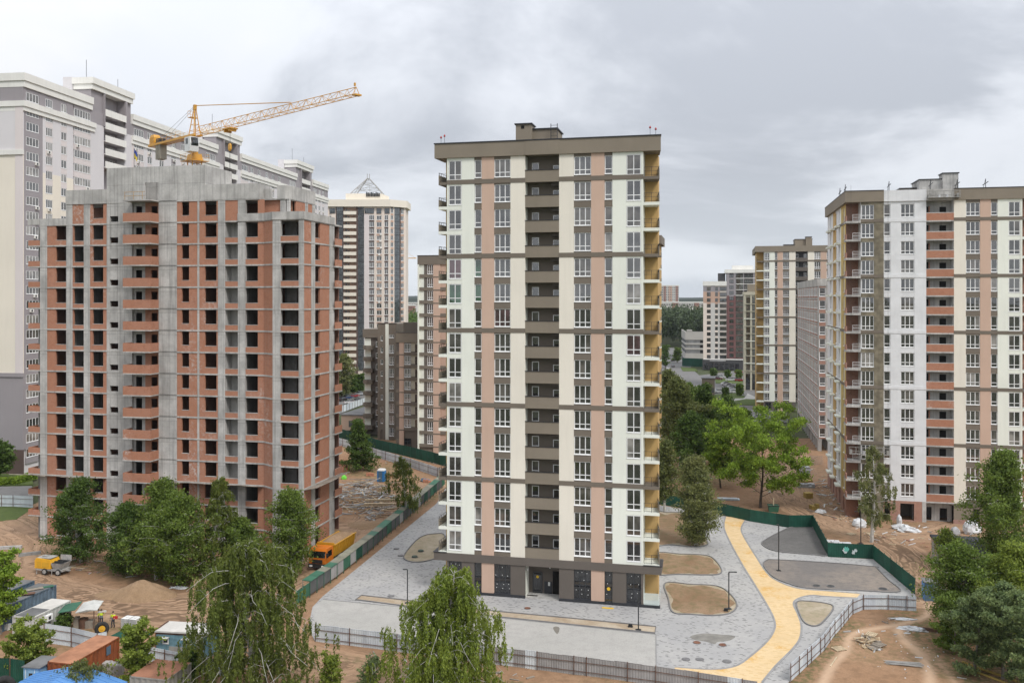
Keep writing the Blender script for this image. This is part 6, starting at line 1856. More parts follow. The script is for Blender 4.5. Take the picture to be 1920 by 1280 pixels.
plant(1832, 1262, 1130, 60, "willow_bush", "rounded blue-green willow bush left of the big one, over the yellow planks", 'shrub', "leaf_willow", "bark_grey", 58, nl=20000, ls=.13, cb=.04)
plant(1792, 1222, 1128, 44, "elder_shrub", "dark leafy shrub at the foot of the birch by the blue booth", 'shrub', "leaf_mid", "bark_grey", 59, nl=13000, ls=.13, cb=.04)
plant(1862, 1180, 1040, 50, "birch_tree", "mid green birch between the blue booth's birch and the light one", 'birch', "leaf_mid", "bark_birch", 60, nl=20000, ls=.14, cb=.05)
plant(1775, 1062, 990, 22, "birch_sapling", "small light green birch in front of the dark roofed shed", 'birch', "leaf_fresh", "bark_birch", 57, nl=5000, ls=.15, cb=.1)
# young maples and scrub in the yard
plant(52, 1266, 1182, 50, "maple_sapling", "light green young maple by the white blocks and the orange container", 'shrub', "leaf_fresh", "bark_grey", 61, nl=9000, ls=.15, cb=.08)
plant(254, 1290, 1176, 40, "maple_sapling", "bright young maple between the orange and the rust-roofed container", 'shrub', "leaf_fresh", "bark_grey", 62, nl=9000, ls=.15, cb=.08)
plant(4, 1190, 1040, 34, "maple_sapling", "green maple cut by the left picture edge beside the blue container", 'shrub', "leaf_bright", "bark_grey", 63, nl=8000, ls=.17, cb=.1)
plant(150, 1322, 1236, 58, "maple_sapling", "scrubby olive sapling in front of the blue roof", 'thin', "leaf_olive", "bark_grey", 64, nl=4200, ls=.13, cb=.15)
plant(622, 1300, 1232, 22, "maple_sapling", "small bright sapling below the front fence beside the weeping birch", 'shrub', "leaf_fresh", "bark_grey", 65, nl=2600, ls=.13, cb=.1)
plant(694, 1304, 1240, 26, "maple_sapling", "thin pale green sapling left of the light green weeping birch", 'shrub', "leaf_willow", "bark_grey", 66, nl=1800, ls=.13, cb=.15)
plant(118, 1186, 1158, 16, "elder_shrub", "small dark shrub beside the white container", 'shrub', "leaf_dark", "bark_grey", 67, nl=2500, ls=.14, cb=.05)
plant(355, 1275, 1225, 26, "elder_shrub", "dark shrub behind the rust-roofed container", 'shrub', "leaf_dark", "bark_grey", 68, nl=3000, ls=.15, cb=.05)
# street trees farther off
plant(-4, 905, 838, 28, "street_tree", "round dark tree at the foot of the long grey block", 'oak', "leaf_dark", "bark_brown", 71, nl=6000, ls=.3, cb=.2)
plant(642, 748, 662, 22, "street_tree", "pale olive tree between the raw tower and the lattice-topped tower", 'birch', "leaf_grey", "bark_brown", 72, nl=6000, ls=.4, cb=.12)
for i, (x, y, ty, hw, lb) in enumerate(((632, 746, 716, 9, "clipped dark street tree nearest the raw tower, above the parked cars"), (646, 742, 710, 9, "clipped dark street tree, second from the raw tower above the parked cars"),
                                        (661, 739, 707, 9, "clipped dark street tree, third from the raw tower above the parked cars"), (675, 736, 704, 9, "clipped dark street tree beside the stepped block, above the parked cars"))):
    plant(x, y, ty, hw, "street_tree", lb, 'oak', "leaf_dark", "bark_brown", 80+i, nl=2500, ls=.4, cb=.1, group="row of street trees above the car park")
for i, (x, y, ty, hw, lb) in enumerate(((1247, 690, 648, 8, "dark purple-green street tree beside the yellow balconies"), (1270, 680, 655, 9, "green street tree at the bend of the far street"), (1338, 706, 693, 5, "small round tree in front of the charcoal shop floor"),
                                        (1385, 712, 696, 5, "small dark tree behind the parked cars near the olive block"), (1364, 708, 697, 5, "small green tree between the two rows of parked cars"), (1387, 742, 722, 5, "slim young tree on the lawn beside the parked cars"),
                                        (1360, 752, 728, 4, "slim reddish young tree at the parking lot's near edge"))):
    plant(x, y, ty, hw, "street_tree", lb, 'oak', "leaf_dark" if i % 2 == 0 else "leaf_mid", "bark_brown", 90+i, nl=1800, ls=.45, cb=.1)
plant(1262, 760, 705, 20, "birch_tree", "mid green tree beside the far street, nearest the yellow balconies", 'birch', "leaf_mid", "bark_brown", 101, nl=6000, ls=.32, cb=.08)
plant(1292, 772, 716, 20, "birch_tree", "mid green tree before the far road, next to the transformer house", 'birch', "leaf_mid", "bark_brown", 102, nl=6000, ls=.32, cb=.08)
plant(1330, 800, 742, 22, "birch_tree", "leafy green tree below the transformer house at the thicket's back", 'birch', "leaf_mid", "bark_brown", 103, nl=7000, ls=.3, cb=.08)
plant(1392, 812, 764, 18, "birch_tree", "green tree behind the wide oak's crown by the far lawn", 'birch', "leaf_mid", "bark_brown", 104, nl=5000, ls=.3, cb=.08)
# hedge near the long block
rs = np.random.RandomState(3)
hp_ = GP([(-80, 912), (30, 908), (64, 898)])
hl = thing("hedge", "clipped green hedge along the drive of the long grey block", "hedge", (hp_[0][0], hp_[0][1], 0))
P = []
for (a, b) in zip(hp_[:-1], hp_[1:]):
    n = 2500; t = rs.rand(n, 1); A, B = np.array(a+(0,)), np.array(b+(0,))
    P.append(A+(B-A)*t+np.stack([rs.uniform(-.7, .7, n), rs.uniform(-.7, .7, n), rs.uniform(.1, 1.4, n)], 1)-np.array([hp_[0][0], hp_[0][1], 0]))
P = np.concatenate(P); link("foliage", leaf_cloud("foliage", P, rs.uniform(.15, .3, len(P)), "leaf_bright", rs), hl)
# the pine wood and far woods: nobody could count these
def wood(name, label, region, n, h, seed, mat, ls, per=110):
    rs = np.random.RandomState(seed); Ps = []; Ss = []; x0, x1, Y0, Y1 = region
    for i in range(n):
        Y = Y0+(Y1-Y0)*rs.rand(); x = x0+(x1-x0)*rs.rand(); X = (x-960)*Y/FPX
        hh = h*rs.uniform(.8, 1.1); c = np.array([X, Y, hh*.62]); q = rs.normal(size=(per, 3)); q /= np.linalg.norm(q, axis=1, keepdims=True); q *= rs.rand(per, 1)**.4
        Ps.append(c+q*np.array([hh*.16, hh*.16, hh*.40])*rs.uniform(.85, 1.2)); Ss.append(rs.uniform(.6, 1.3, per)*ls)
    return tag(link(name, leaf_cloud(name, np.concatenate(Ps), np.concatenate(Ss), mat, rs)), label, "forest", None, "stuff")
wood("forest", "dark pine forest beyond the end of the street", (1205, 1330, 640, 860), 300, 27, 1, "needle", 1.1)
wood("forest", "dark wood between the lattice-topped tower and the stepped block", (735, 800, 560, 900), 160, 22, 2, "leaf_dark", 1.1)
wood("forest", "far woods on the plain", (700, 1340, 1500, 2900), 700, 20, 3, "needle", 2.2, 40)
# ================================================================== lamps, covers, street things
def GZ(x, y, z):
    """point at height z seen at picture x, y"""
    Y = FPX*(CAM_H-z)/(y-HORIZON); return ((x-960)*Y/FPX, Y)
DEPTH = math.pi/2-TH                        # heading of the grid's depth direction

def lamp_post(label, x, y, ty, arm):
    X, Y = G(x, y); h = (y-ty)*Y/FPX
    r = thing("lamp_post", label, "lamp post", (X, Y, PZ), 0, "slim dark lamp posts of the court")
    part("base", MB().box(-.22, .22, -.22, .22, 0, .1).box(-.3, .3, -.3, .3, 0, .04), "rail_dark", r)
    part("pole", MB().box(-.055, .055, -.055, .055, .1, h), "rail_dark", r)
    part("lamp_head", MB().box(min(0, arm), max(0, arm), -.09, .09, h-.02, h+.07), "rail_dark", r)
lamp_post("dark lamp post left of the light green weeping birch", 764, 1133, 1070, -.5)
lamp_post("dark lamp post at the right end of the soil strip by the tower", 1197, 1184, 1112, -.1)
lamp_post("dark lamp post with a short arm at the corner of the brown bed", 1366.5, 1144, 1075, .9)
lamp_post("tall dark lamp post at the edge of the worn grey play area", 1460, 1072, 986, -.25)
lamp_post("dark lamp post behind the green fence with graffiti", 1614, 1021, 961, -.9)

simple("cover_rust", (.17, .075, .045), .8, .3, 3, .1); simple("cover_dark", (.055, .055, .055), .8, .2, 3, .1); simple("cover_grey", (.17, .165, .165), .8, .2, 3, .1); simple("cover_green", (.06, .085, .065), .8, .2, 3, .1)
for x, y, mt, r, lb in ((1306.6, 1207.5, "cover_rust", .42, "rusty manhole cover at the mortar stain, nearer the concrete pad"), (1355, 1212, "cover_rust", .42, "rusty manhole cover at the mortar stain, nearer the yellow path"),
                        (1286, 1239, "cover_grey", .42, "grey manhole cover at the court's front, first from the concrete pad"), (1312, 1239, "cover_grey", .42, "grey manhole cover at the court's front, second from the concrete pad"),
                        (1363, 1243, "cover_grey", .45, "grey manhole cover at the court's front, nearest the yellow path"), (989, 1143, "cover_rust", .4, "rusty manhole cover in front of the tower's entrance"),
                        (1531, 1101, "cover_dark", .5, "black manhole cover on the worn play area, first from the yellow path"), (1558, 1102, "cover_dark", .5, "black manhole cover on the worn play area, second from the yellow path"),
                        (1655.6, 1107, "cover_dark", .55, "black manhole cover in the worn play area's far corner by the green fence"), (789, 1036, "cover_green", .45, "green hatch in the oval bed, nearer the tower"),
                        (777.5, 1047, "cover_green", .45, "green hatch in the oval bed, nearer the camera"), (743, 1031, "cover_grey", .4, "grey manhole cover left of the oval bed's top"), (751, 1044, "cover_grey", .4, "grey manhole cover at the oval bed's tip"),
                        (733, 1120, "cover_grey", .42, "grey manhole cover by the soil strip near the left lamp post")):
    X, Y = G(x, y); zz = PZ+(.06 if "bed" in lb or "play" in lb else .012)
    o = thing("manhole_cover", lb, "manhole cover", (X, Y, zz), 0, "manhole covers of the court")
    part("rim", MB().disc((0, 0), r, -.05, .03, 18), "kerb_dark", o); part("lid", MB().disc((0, 0), r*.86, .02, .06 if mt != "cover_green" else .16, 16, 0, r*.8), mt, o)
single("door_mat", MB().box(-.65, .65, -.18, .18, 0, .03), "sticker_yellow", "orange strip on the paving in front of the tower's entrance", "mat", G(998, 1119)+(PZ+.01,), -TH)
single("door_mat", MB().box(-.65, .65, -.18, .18, 0, .03), "sticker_yellow", "orange strip on the paving in front of the tower's right shop door", "mat", G(1139.5, 1142.5)+(PZ+.01,), -TH)
single("floodlight", MB().box(-.25, .25, -.2, .2, 0, .1).box(-.2, .2, -.1, .1, .1, .3), "rail_dark", "small black floodlight box beside the lamp post on the soil strip", "floodlight", G(1182, 1178)+(PZ+.03,), -TH)
single("floodlight", MB().box(-.25, .25, -.2, .2, 0, .1).box(-.2, .2, -.1, .1, .1, .3), "rail_dark", "small black floodlight box beside the lamp post of the brown bed", "floodlight", G(1361, 1148)+(PZ+.03,), -TH)

# ================================================================== containers and cabins of the yard
paint("cont_blue", (.075, .13, .185), .6); simple("cont_roof", (.15, .15, .15), .85, .25, .6, .1)
simple("cont_blue_worn", (.11, .16, .21), .7, .3, .8, .4); simple("cont_white", (.50, .50, .47), .7, .12, .6, .35); simple("cont_orange", (.26, .075, .025), .7, .2, .8, .35)
simple("cont_orange_roof", (.36, .17, .095), .8, .25, .7, .1); simple("cont_rust_roof", (.27, .125, .075), .85, .3, .7, .1); simple("cont_grey", (.33, .32, .29), .8, .15, .6, .35)
simple("cabin_turq", (.15, .27, .32), .75, .3, 1.2, .5); simple("cabin_roof", (.55, .53, .49), .85, .12, .6, .1); simple("blue_roof", (.10, .25, .52), .5, .08, .6, .1); simple("cabin_ltblue", (.24, .42, .60), .65, .1, 1, .25)

def container(name, label, far_right, L, W, H, side, roof, cat="container", rz=None, ribs=True):
    """far_right: ground point under the far right roof corner; length runs towards the camera"""
    r = thing(name, label, cat, (far_right[0], far_right[1], .1), -TH if rz is None else rz)
    # local: x right, y away; far right corner at origin
    part("frame", MB().box(-W, -W+.12, -L, -L+.12, 0, H).box(-.12, 0, -L, -L+.12, 0, H).box(-W, -W+.12, -.12, 0, 0, H).box(-.12, 0, -.12, 0, 0, H)
         .box(-W, 0, -L, -L+.1, H-.12, H-.003).box(-.1, 0, -L+.12, -.12, H-.12, H-.003).box(-.1, 0, -L+.12, -.12, 0, .15).box(-W, 0, -L, -L+.1, 0, .15), side, r)
    def wall(x0, y0, ln, ang):
        m = MB(); n = max(4, int(ln/.28)*2)
        for i in range(n):
            a, b = ln*i/n, ln*(i+1)/n; d0, d1 = ((0, .06), (.06, .06), (.06, 0), (0, 0))[i % 4]
            if not ribs: d0 = d1 = .03
            m.poly([(a, d0, .1), (b, d1, .1), (b, d1, H-.06), (a, d0, H-.06)])
        return part("wall_sheet", m, side, r, (x0, y0, 0), ang)
    wall(-.04, -L+.04, L-.08, math.pi/2); wall(-W+.04, -L+.03, W-.08, 0.0); wall(-W+.04, -.04, L-.08, -math.pi/2); wall(-.04, -.04, W-.08, math.pi)
    part("roof", MB().box(-W+.02, -.02, -L+.02, -.02, H-.06, H), roof, r)
    return r
c1 = container("storage_container", "long blue-grey container with loose boards on its roof beside the dirt road", GZ(106, 1097, 2.6), 12.2, 2.45, 2.6, "cont_blue_worn", "cont_roof")
container("storage_container", "grey-roofed blue container half hidden at the left edge behind the maple", GZ(65, 1089, 2.55), 12.0, 2.4, 2.55, "cont_blue", "cont_roof")
for i, (dx, dy, a, mt) in enumerate(((-1.0, -1.6, .15, "fence_green_pale"), (-1.5, -2.6, .2, "timber_grey"), (-1.2, -4.2, -.1, "rust"))):
    X = c1.location.x; single("roof_board", MB().box(-.35, .35, -1.5, 1.5, 0, .05), mt, ["pale green sheet lying on the blue-grey container's roof", "grey board lying on the blue-grey container's roof", "rusty sheet lying on the blue-grey container's roof"][i], "board",
           (X+dx*CT+dy*ST, c1.location.y-dx*ST+dy*CT, 2.71+.06*i), -TH+a-.9)
wc = container("site_cabin", "white site cabin container with an air conditioner beside the long blue-grey container", GZ(133, 1126, 2.5), 5.6, 2.45, 2.5, "cont_white", "cabin_roof", "site cabin", ribs=True)
a_ = part("air_conditioner", MB().box(0, .35, -4.0, -3.1, 1.55, 2.15), "frame_white", wc); part("fan", MB().box(.35, .37, -3.75, -3.4, 1.7, 2.03), "rail_dark", a_)
part("roof_patch", MB().box(-2.3, -.15, -5.5, -3.0, 2.5, 2.51), "cont_roof", wc)
oc = container("shipping_container", "orange-brown ribbed shipping container with a rusty top in the yard", GZ(224, 1195, 2.6), 6.6, 2.5, 2.6, "cont_orange", "cont_orange_roof")
part("blue_mark", MB().box(.0, .02, -1.9, -1.3, 1.5, 2.3), "cont_blue", oc)
container("storage_container", "grey container with a rust-red roof beside the big weeping birch", GZ(359, 1243, 2.4), 3.8, 3.6, 2.4, "cont_grey", "cont_rust_roof")
# turquoise cabin facing the camera
X, Y = G(292, 1230)
tq = thing("site_cabin", "faded turquoise site cabin with a white roof left of the weeping birch", "site cabin", (X, Y, .1), R(-8))
part("body", MB().box(0, 5.6, 0, 2.4, .1, 2.35), "cabin_turq", tq); part("roof", MB().box(-.15, 5.75, -.15, 2.55, 2.35, 2.5), "cabin_roof", tq)
part("rust_trim", MB().box(-.02, 5.62, -.03, 0, 2.15, 2.3).box(-.03, .06, -.04, 2.4, 0, 2.6), "rust", tq)
for xx in (.75, 3.0):
    Fq = Fac(tq); w_ = window(Fq, xx, 1.25, .62, .62, 1, tr=None, fr="frame_white", y=-.06, glass="glass_store"); part("shade", MB().box(-.1, .72, -.5, .02, .62, .68), "cont_white", w_)
part("door", MB().box(4.2, 5.0, -.03, 0, .2, 2.1), "cabin_roof", tq); part("skirt", MB().box(1.4, 2.9, -.02, 0, .15, 1.0), "cont_grey", tq)
# blue gabled roof at the bottom edge
ax, ay = GZ(154, 1245, 3.0)
bl = thing("shed", "shed with a bright blue ribbed roof at the bottom edge", "shed", (ax, ay, 0), -TH)
def roofside(s):
    m = MB(); n = 40; L = 11.0
    for i in range(n):
        y0, y1 = -L*i/n, -L*(i+1)/n; z = .04*(i % 2)
        m.poly([(0, y0, 3.0+z), (0, y1, 3.0+z), (s*4.6, y1, 1.9+z), (s*4.6, y0, 1.9+z)][::s]); m.poly([(0, y1, 3.0+.04*(i % 2)), (0, y1, 3.0+.04*((i+1) % 2)), (s*4.6, y1, 1.9+.04*((i+1) % 2)), (s*4.6, y1, 1.9+.04*(i % 2))])
    return m
part("roof_side", roofside(1), "blue_roof", bl); part("roof_side", roofside(-1), "blue_roof", bl)
part("wall", MB().prism([(-4.4, -.2), (4.4, -.2), (4.4, -10.8), (-4.4, -10.8)], 0, 1.85), "cont_grey", bl); part("gable", MB().loft([[(-4.3, y, 1.85), (4.3, y, 1.85), (0, y, 2.9)] for y in (-.3, -.2)]), "cont_grey", bl)
# small light blue cabin
X, Y = G(44, 1300)
lc_ = thing("site_cabin", "small light blue wooden cabin with a door at the yard's bottom corner", "site cabin", (X, Y, .1), R(-10))
part("body", MB().box(0, 1.5, 0, 1.4, 0, 2.3), "cabin_ltblue", lc_); part("roof", MB().box(-.1, 1.7, -.15, 2.5, 2.3, 2.38), "cont_roof", lc_); part("window", MB().box(.55, .9, -.02, .01, 1.4, 1.8), "glass_store", lc_); part("door_frame", MB().box(.2, .24, -.02, 0, .1, 2.1).box(1.1, 1.14, -.02, 0, .1, 2.1), "frame_white", lc_)
# canopy of green and white sheets on posts
X, Y = G(146, 1184)
cp = thing("lean_to", "lean-to of green and dented white roof sheets on rusty posts by the white cabin", "lean-to", (X, Y, .1), R(10))
for x, y in ((-1.2, 0), (1.6, 0), (1.6, 1.8), (-1.2, 1.8)): part("post", MB().tube((x, y, 0), (x, y, 2.1), .05, 6), "rust", cp)
part("green_sheet", MB().loft([[(-1.9, -.3, 2.1), (-.2, -.3, 2.3), (-.2, 2.3, 2.35), (-1.9, 2.3, 2.15)], [(-1.9, -.3, 2.16), (-.2, -.3, 2.36), (-.2, 2.3, 2.41), (-1.9, 2.3, 2.21)]]), "fence_green_pale", cp)
part("white_sheet", MB().loft([[(-.1, -.5, 2.05), (1.0, -.5, 2.3), (2.0, -.3, 2.15), (2.0, 2.2, 2.3), (1.0, 2.3, 2.42), (-.1, 2.3, 2.2)], [(-.1, -.5, 2.12), (1.0, -.5, 2.37), (2.0, -.3, 2.22), (2.0, 2.2, 2.37), (1.0, 2.3, 2.49), (-.1, 2.3, 2.27)]]), "cont_white", cp)
part("stored_barrel", MB().disc((.3, .9), .5, 0, 1.0, 12), "rust", cp); part("stored_crate", MB().box(.6, 1.4, .4, 1.2, 0, .8).box(-.6, -.1, .5, 1.2, 0, 1.2), "timber_grey", cp)

# ================================================================== wheels, tank, blocks
simple("rubber", (.028, .027, .026), .9, .3, 3, .1); paint("rim_yellow", (.60, .33, .02), .5); simple("foam_white", (.62, .62, .60), .8, .06, 1, .1)
def torus(m, c, Rr, r, ax, n=20, k=8, mi=0):
    """ax: axis direction vector"""
    ax = Vector(ax).normalized(); u = ax.orthogonal().normalized(); v = ax.cross(u); rings = []
    for i in range(n):
        t = 2*math.pi*i/n; d = math.cos(t)*u+math.sin(t)*v
        rings.append([tuple(Vector(c)+d*(Rr+r*math.cos(2*math.pi*j/k))+ax*(r*1.05*math.sin(2*math.pi*j/k))) for j in range(k)])
    m.loft(rings+[rings[0]], mi, False); return m
def wheel(parent, c, Rr, w, ax=(1, 0, 0), rim="cont_white", n=16):
    ax = Vector(ax).normalized(); c = Vector(c)
    o = link("wheel", None, parent, tuple(c)) if False else None
    t = MB(); torus(t, (0, 0, 0), Rr-w*.42, w*.42, ax, n); tyre = link("wheel", t.mesh("wheel", "rubber", True), parent, tuple(c))
    link("rim", MB().tube(-ax*w*.34, ax*w*.34, Rr-w*.55, 14).tube(-ax*w*.40, ax*w*.40, Rr*.28, 8).mesh("rim", rim), tyre)
    return tyre
def big_wheel(label, x, y, Rr, w, rim, ang):
    X, Y = G(x, y); r = thing("loose_wheel", label, "wheel", (X, Y, .08))
    ax = (math.sin(ang), -math.cos(ang), .12)
    t = MB(); torus(t, (0, 0, Rr), Rr-w*.45, w*.45, ax, 24, 8); part("tyre", t, "rubber", r, smooth=True)
    A = Vector(ax).normalized(); part("rim", MB().tube(Vector((0, 0, Rr))-A*w*.3, Vector((0, 0, Rr))+A*w*.3, Rr-w*.62, 16).tube(Vector((0, 0, Rr))-A*w*.42, Vector((0, 0, Rr))+A*w*.42, Rr*.2, 10), rim, r)
big_wheel("big tyre with a yellow rim standing beside the two workers", 191, 1192, .72, .5, "rim_yellow", .45)
big_wheel("huge black tyre in the bottom left corner by the light blue cabin", 8, 1308, .95, .7, "rail_dark", .3)
single("drum", MB().disc((0, 0), .22, 0, .1, 12).disc((0, 0), .28, .1, .75, 12, 0, .22), "foam_white", "white plastic canister beside the huge black tyre", "canister", G(25, 1302)+(.1,))
# caged white tank
X, Y = G(226, 1183)
tk = thing("water_tank", "white caged plastic tank standing on green sheets near the workers", "tank", (X, Y, .15), -TH)
for i in range(2):
    part("pallet_base", MB().box(i*.95, i*.95+.9, 0, 1.1, 0, .14), "rail_dark", tk); b_ = part("plastic_body", MB().box(i*.95+.03, i*.95+.87, .03, 1.07, .16, 1.2).disc((i*.95+.45, .55), .14, 1.2, 1.28, 10), "foam_white", tk)
    cg = MB()
    for k in range(6): cg.tube((i*.95+.02+k*.172, -.01, .14), (i*.95+.02+k*.172, -.01, 1.22), .012, 4)
    for k in range(6): cg.tube((i*.95, -.01, .2+k*.2), (i*.95+.9, -.01, .2+k*.2), .012, 4); cg.tube((i*.95+.91, 0, .2+k*.2), (i*.95+.91, 1.1, .2+k*.2), .012, 4)
    part("cage", cg, "steel_pale", tk)
single("tarpaulin", MB().loft([[(-1.8, -1.0, .12), (1.9, -1.1, .1), (2.2, .9, .2), (-1.4, 1.1, .25)], [(-1.8, -1.0, .18), (1.9, -1.1, .16), (2.2, .9, .26), (-1.4, 1.1, .31)]]), "fence_green", "dark green sheets on the ground beside the caged white tank", "sheet", G(244, 1192)+(0,), -TH)
for i, (x, y, lv, lb) in enumerate(((4, 1178, 0, "white block by the left picture edge, lowest row"), (14, 1176, 0, "white block of the lowest row, second from the left edge"), (28, 1171, 0, "white block of the lowest row beside the maple"), (6, 1158, 0, "upright white block at the left edge behind the lowest row"),
                                    (21, 1151, 0, "tallest upright white block behind the maple"), (10, 1150, 0, "thin upright white block at the left edge"), (32, 1160, 0, "white block behind the young maple's top"), (45, 1161, 0, "small white block nearest the white cabin"))):
    X, Y = G(x, y+6); hh = .7 if i in (0, 1, 2, 6, 7) else 1.2
    b_ = single("concrete_block", MB().loft([[(-.33, -.22, 0), (.33, -.22, 0), (.33, .22, 0), (-.33, .22, 0)], [(-.33, -.22, hh*.93), (.33, -.22, hh*.93), (.33, .22, hh*.93), (-.33, .22, hh*.93)], [(-.29, -.18, hh), (.29, -.18, hh), (.29, .18, hh), (-.29, .18, hh)]]),
           "foam_white", lb, "block", (X, Y, .1), rnd.uniform(-.5, .5), "white blocks left of the maple")
for i, (x, y, lb) in enumerate(((202, 1262, "pale concrete block below the orange container, nearer it"), (212, 1264, "pale concrete block below the orange container, between the other two"), (223, 1266, "pale concrete block below the orange container, nearest the bright maple"))):
    single("concrete_block", MB().loft([[(-.42, -.3, 0), (.42, -.3, 0), (.42, .3, 0), (-.42, .3, 0)], [(-.42, -.3, .95), (.42, -.3, .95), (.42, .3, .95), (-.42, .3, .95)], [(-.35, -.24, 1.05), (.35, -.24, 1.05), (.35, .24, 1.05), (-.35, .24, 1.05)]]), "concrete_block", lb, "block", G(x, y)+(.1,), rnd.uniform(-.2, .2), "concrete blocks below the orange container")
for x, y, a, L, mt, lb in ((20, 1030, .18, 2.9, "concrete_block", "pale concrete beam lying on the earth at the left edge"), (56, 1042, .45, 2.7, "concrete_dark", "dark concrete beam lying between the pale beam and the pump trailer")):
    single("concrete_beam", MB().box(-L/2, L/2, -.25, .25, 0, .42), mt, lb, "beam", G(x, y)+(.1,), a)
for x, y, a, L, lb in ((140, 1066, -.25, 3.2, "long pale plank on the earth right of the pump trailer"), (155, 1070, -.2, 2.6, "shorter plank crossing beside the pump trailer"), (85, 1262, 1.25, 2.2, "brown plank leaning at the orange container's near end"), (95, 1260, 1.1, 2.2, "pale plank leaning at the orange container's near end")):
    single("plank", MB().box(-L/2, L/2, -.1, .1, 0, .06), "timber_pale" if "pale" in lb else "timber", lb, "plank", G(x, y)+(.13,), a)
# slatted crate by the trees
X, Y = G(373, 1108)
cr_ = thing("crate", "slatted wooden crate standing under the birches", "crate", (X, Y, .1), R(6))
for k in range(4): part("slat", MB().box(-.75, .75, -.03, 0, .1+k*.28, .3+k*.28), "timber", cr_)
for x in (-.75, 0, .68): part("upright", MB().box(x, x+.08, 0, .06, 0, 1.25), "timber", cr_)
part("back_slat", MB().box(-.75, .75, .7, .74, .1, 1.2).box(-.75, -.71, 0, .7, .1, 1.1).box(.71, .75, 0, .7, .1, 1.1), "timber", cr_)

# ================================================================== mounds
def mound(name, label, x, y, rx, ry, h, mat, seed, z=0.05):
    rs = np.random.RandomState(seed); n = 34; X, Y = G(x, y); vs_ = []; 
    g = np.linspace(-1, 1, n); gx_, gy_ = np.meshgrid(g, g); r_ = np.hypot(gx_, gy_)
    z_ = h*np.clip(1-r_, 0, 1)**.85+(.10*h*(vnoise(gx_*5, gy_*5, 1, seed)-.5)+.05*h*(vnoise(gx_*13, gy_*13, 1, seed+1)-.5))*(r_ < .97)
    z_ = np.where(r_ > .97, -.1, z_)
    idx = np.arange(n*n).reshape(n, n); Q = np.stack([idx[:-1, :-1], idx[:-1, 1:], idx[1:, 1:], idx[1:, :-1]], -1).reshape(-1, 4)
    me = np_mesh(name, np.stack([gx_*rx, gy_*ry, z_], -1).reshape(-1, 3), Q, mat, True)
    return tag(link(name, me, None, (X, Y, z), -.1), label, "mound")
mound("sand_heap", "pointed heap of yellow sand in front of the birch clump", 268, 1118, 4.2, 2.6, 2.05, "sand", 4)
mound("sand_heap", "low spread of sand beside the pointed heap", 228, 1116, 3.4, 2.0, .75, "sand", 5)
mound("earth_heap", "heap of earth at the raw tower's right corner behind the dump truck", 625, 1010, 3.4, 4.5, 1.5, "sand", 6)
mound("earth_heap", "low earth bank by the debris pile", 700, 985, 5.0, 3.0, .5, "sand", 7)
mound("earth_heap", "small earth heap beside the shed near the cladding tower", 1862, 1010, 3.5, 2.5, 1.0, "sand", 8)

# ================================================================== concrete pump trailer
X, Y = G(66, 1077)
pt = thing("pump_trailer", "yellow and white concrete pump trailer parked on the earth yard", "pump trailer", (X, Y, .1), R(-13))
paint("pump_yellow", (.68, .36, .02), .5); simple("cement_crust", (.36, .35, .33), .9, .25, 2, .3)
part("chassis", MB().box(.1, 4.1, -.05, 1.5, .55, .78).box(4.1, 4.6, .6, .8, .5, .66), "cement_crust", pt)
hd = part("engine_hood", MB().loft([[(0, y, .8), (2.35, y, .8), (2.42, y, 1.55), (2.2, y, 1.95), (.25, y, 2.1), (.0, y, 1.8)] for y in (-.1, 1.55)]), "pump_yellow", pt)
part("hood_panel", MB().box(.35, .95, -.13, -.1, 1.0, 1.7).box(1.1, 2.1, -.13, -.1, 1.0, 1.65), "rim_yellow", hd); part("hood_top", MB().box(.2, 2.25, .05, 1.4, 2.05, 2.13).box(.7, 1.3, .4, .9, 2.13, 2.3), "cement_crust", hd)
part("hopper", MB().loft([[(2.55, .1, .8), (3.8, .1, .8), (3.8, 1.4, .8), (2.55, 1.4, .8)], [(2.45, -.15, 1.55), (4.05, -.15, 1.55), (4.05, 1.65, 1.55), (2.45, 1.65, 1.55)]]), "cement_crust", pt)
part("hopper_grid", MB().box(2.5, 4.0, -.1, 1.6, 1.56, 1.6).box(2.6, 3.9, .3, .5, 1.6, 1.72).box(2.6, 3.9, .9, 1.1, 1.6, 1.72), "rail_dark", pt)
part("rear_screen", MB().box(2.5, 4.1, 1.55, 1.62, 1.5, 2.25), "cement_crust", pt)
for x in (1.5, 3.5): wheel(pt, (x, -.12, .45), .42, .24, (0, 1, 0), "cement_crust"); wheel(pt, (x, 1.6, .45), .42, .24, (0, 1, 0), "cement_crust")
part("jockey_leg", MB().tube((.15, .1, 0), (.1, .1, .8), .05, 6).tube((2.55, -.1, 0), (2.55, -.1, .7), .04, 6), "cement_crust", pt)

# ================================================================== dump truck
paint("truck_orange", (.62, .17, .012), .4, 0, .5, .3); paint("truck_yellow", (.55, .28, .02), .5)
fx, fy = G(604, 1066); rx_, ry_ = G(655, 1033)
hdg = math.atan2(fy-ry_, fx-rx_)
tk = thing("dump_truck", "orange tipper truck loaded with sand, parked behind the covered walkway", "truck", (fx, fy, .1), hdg)
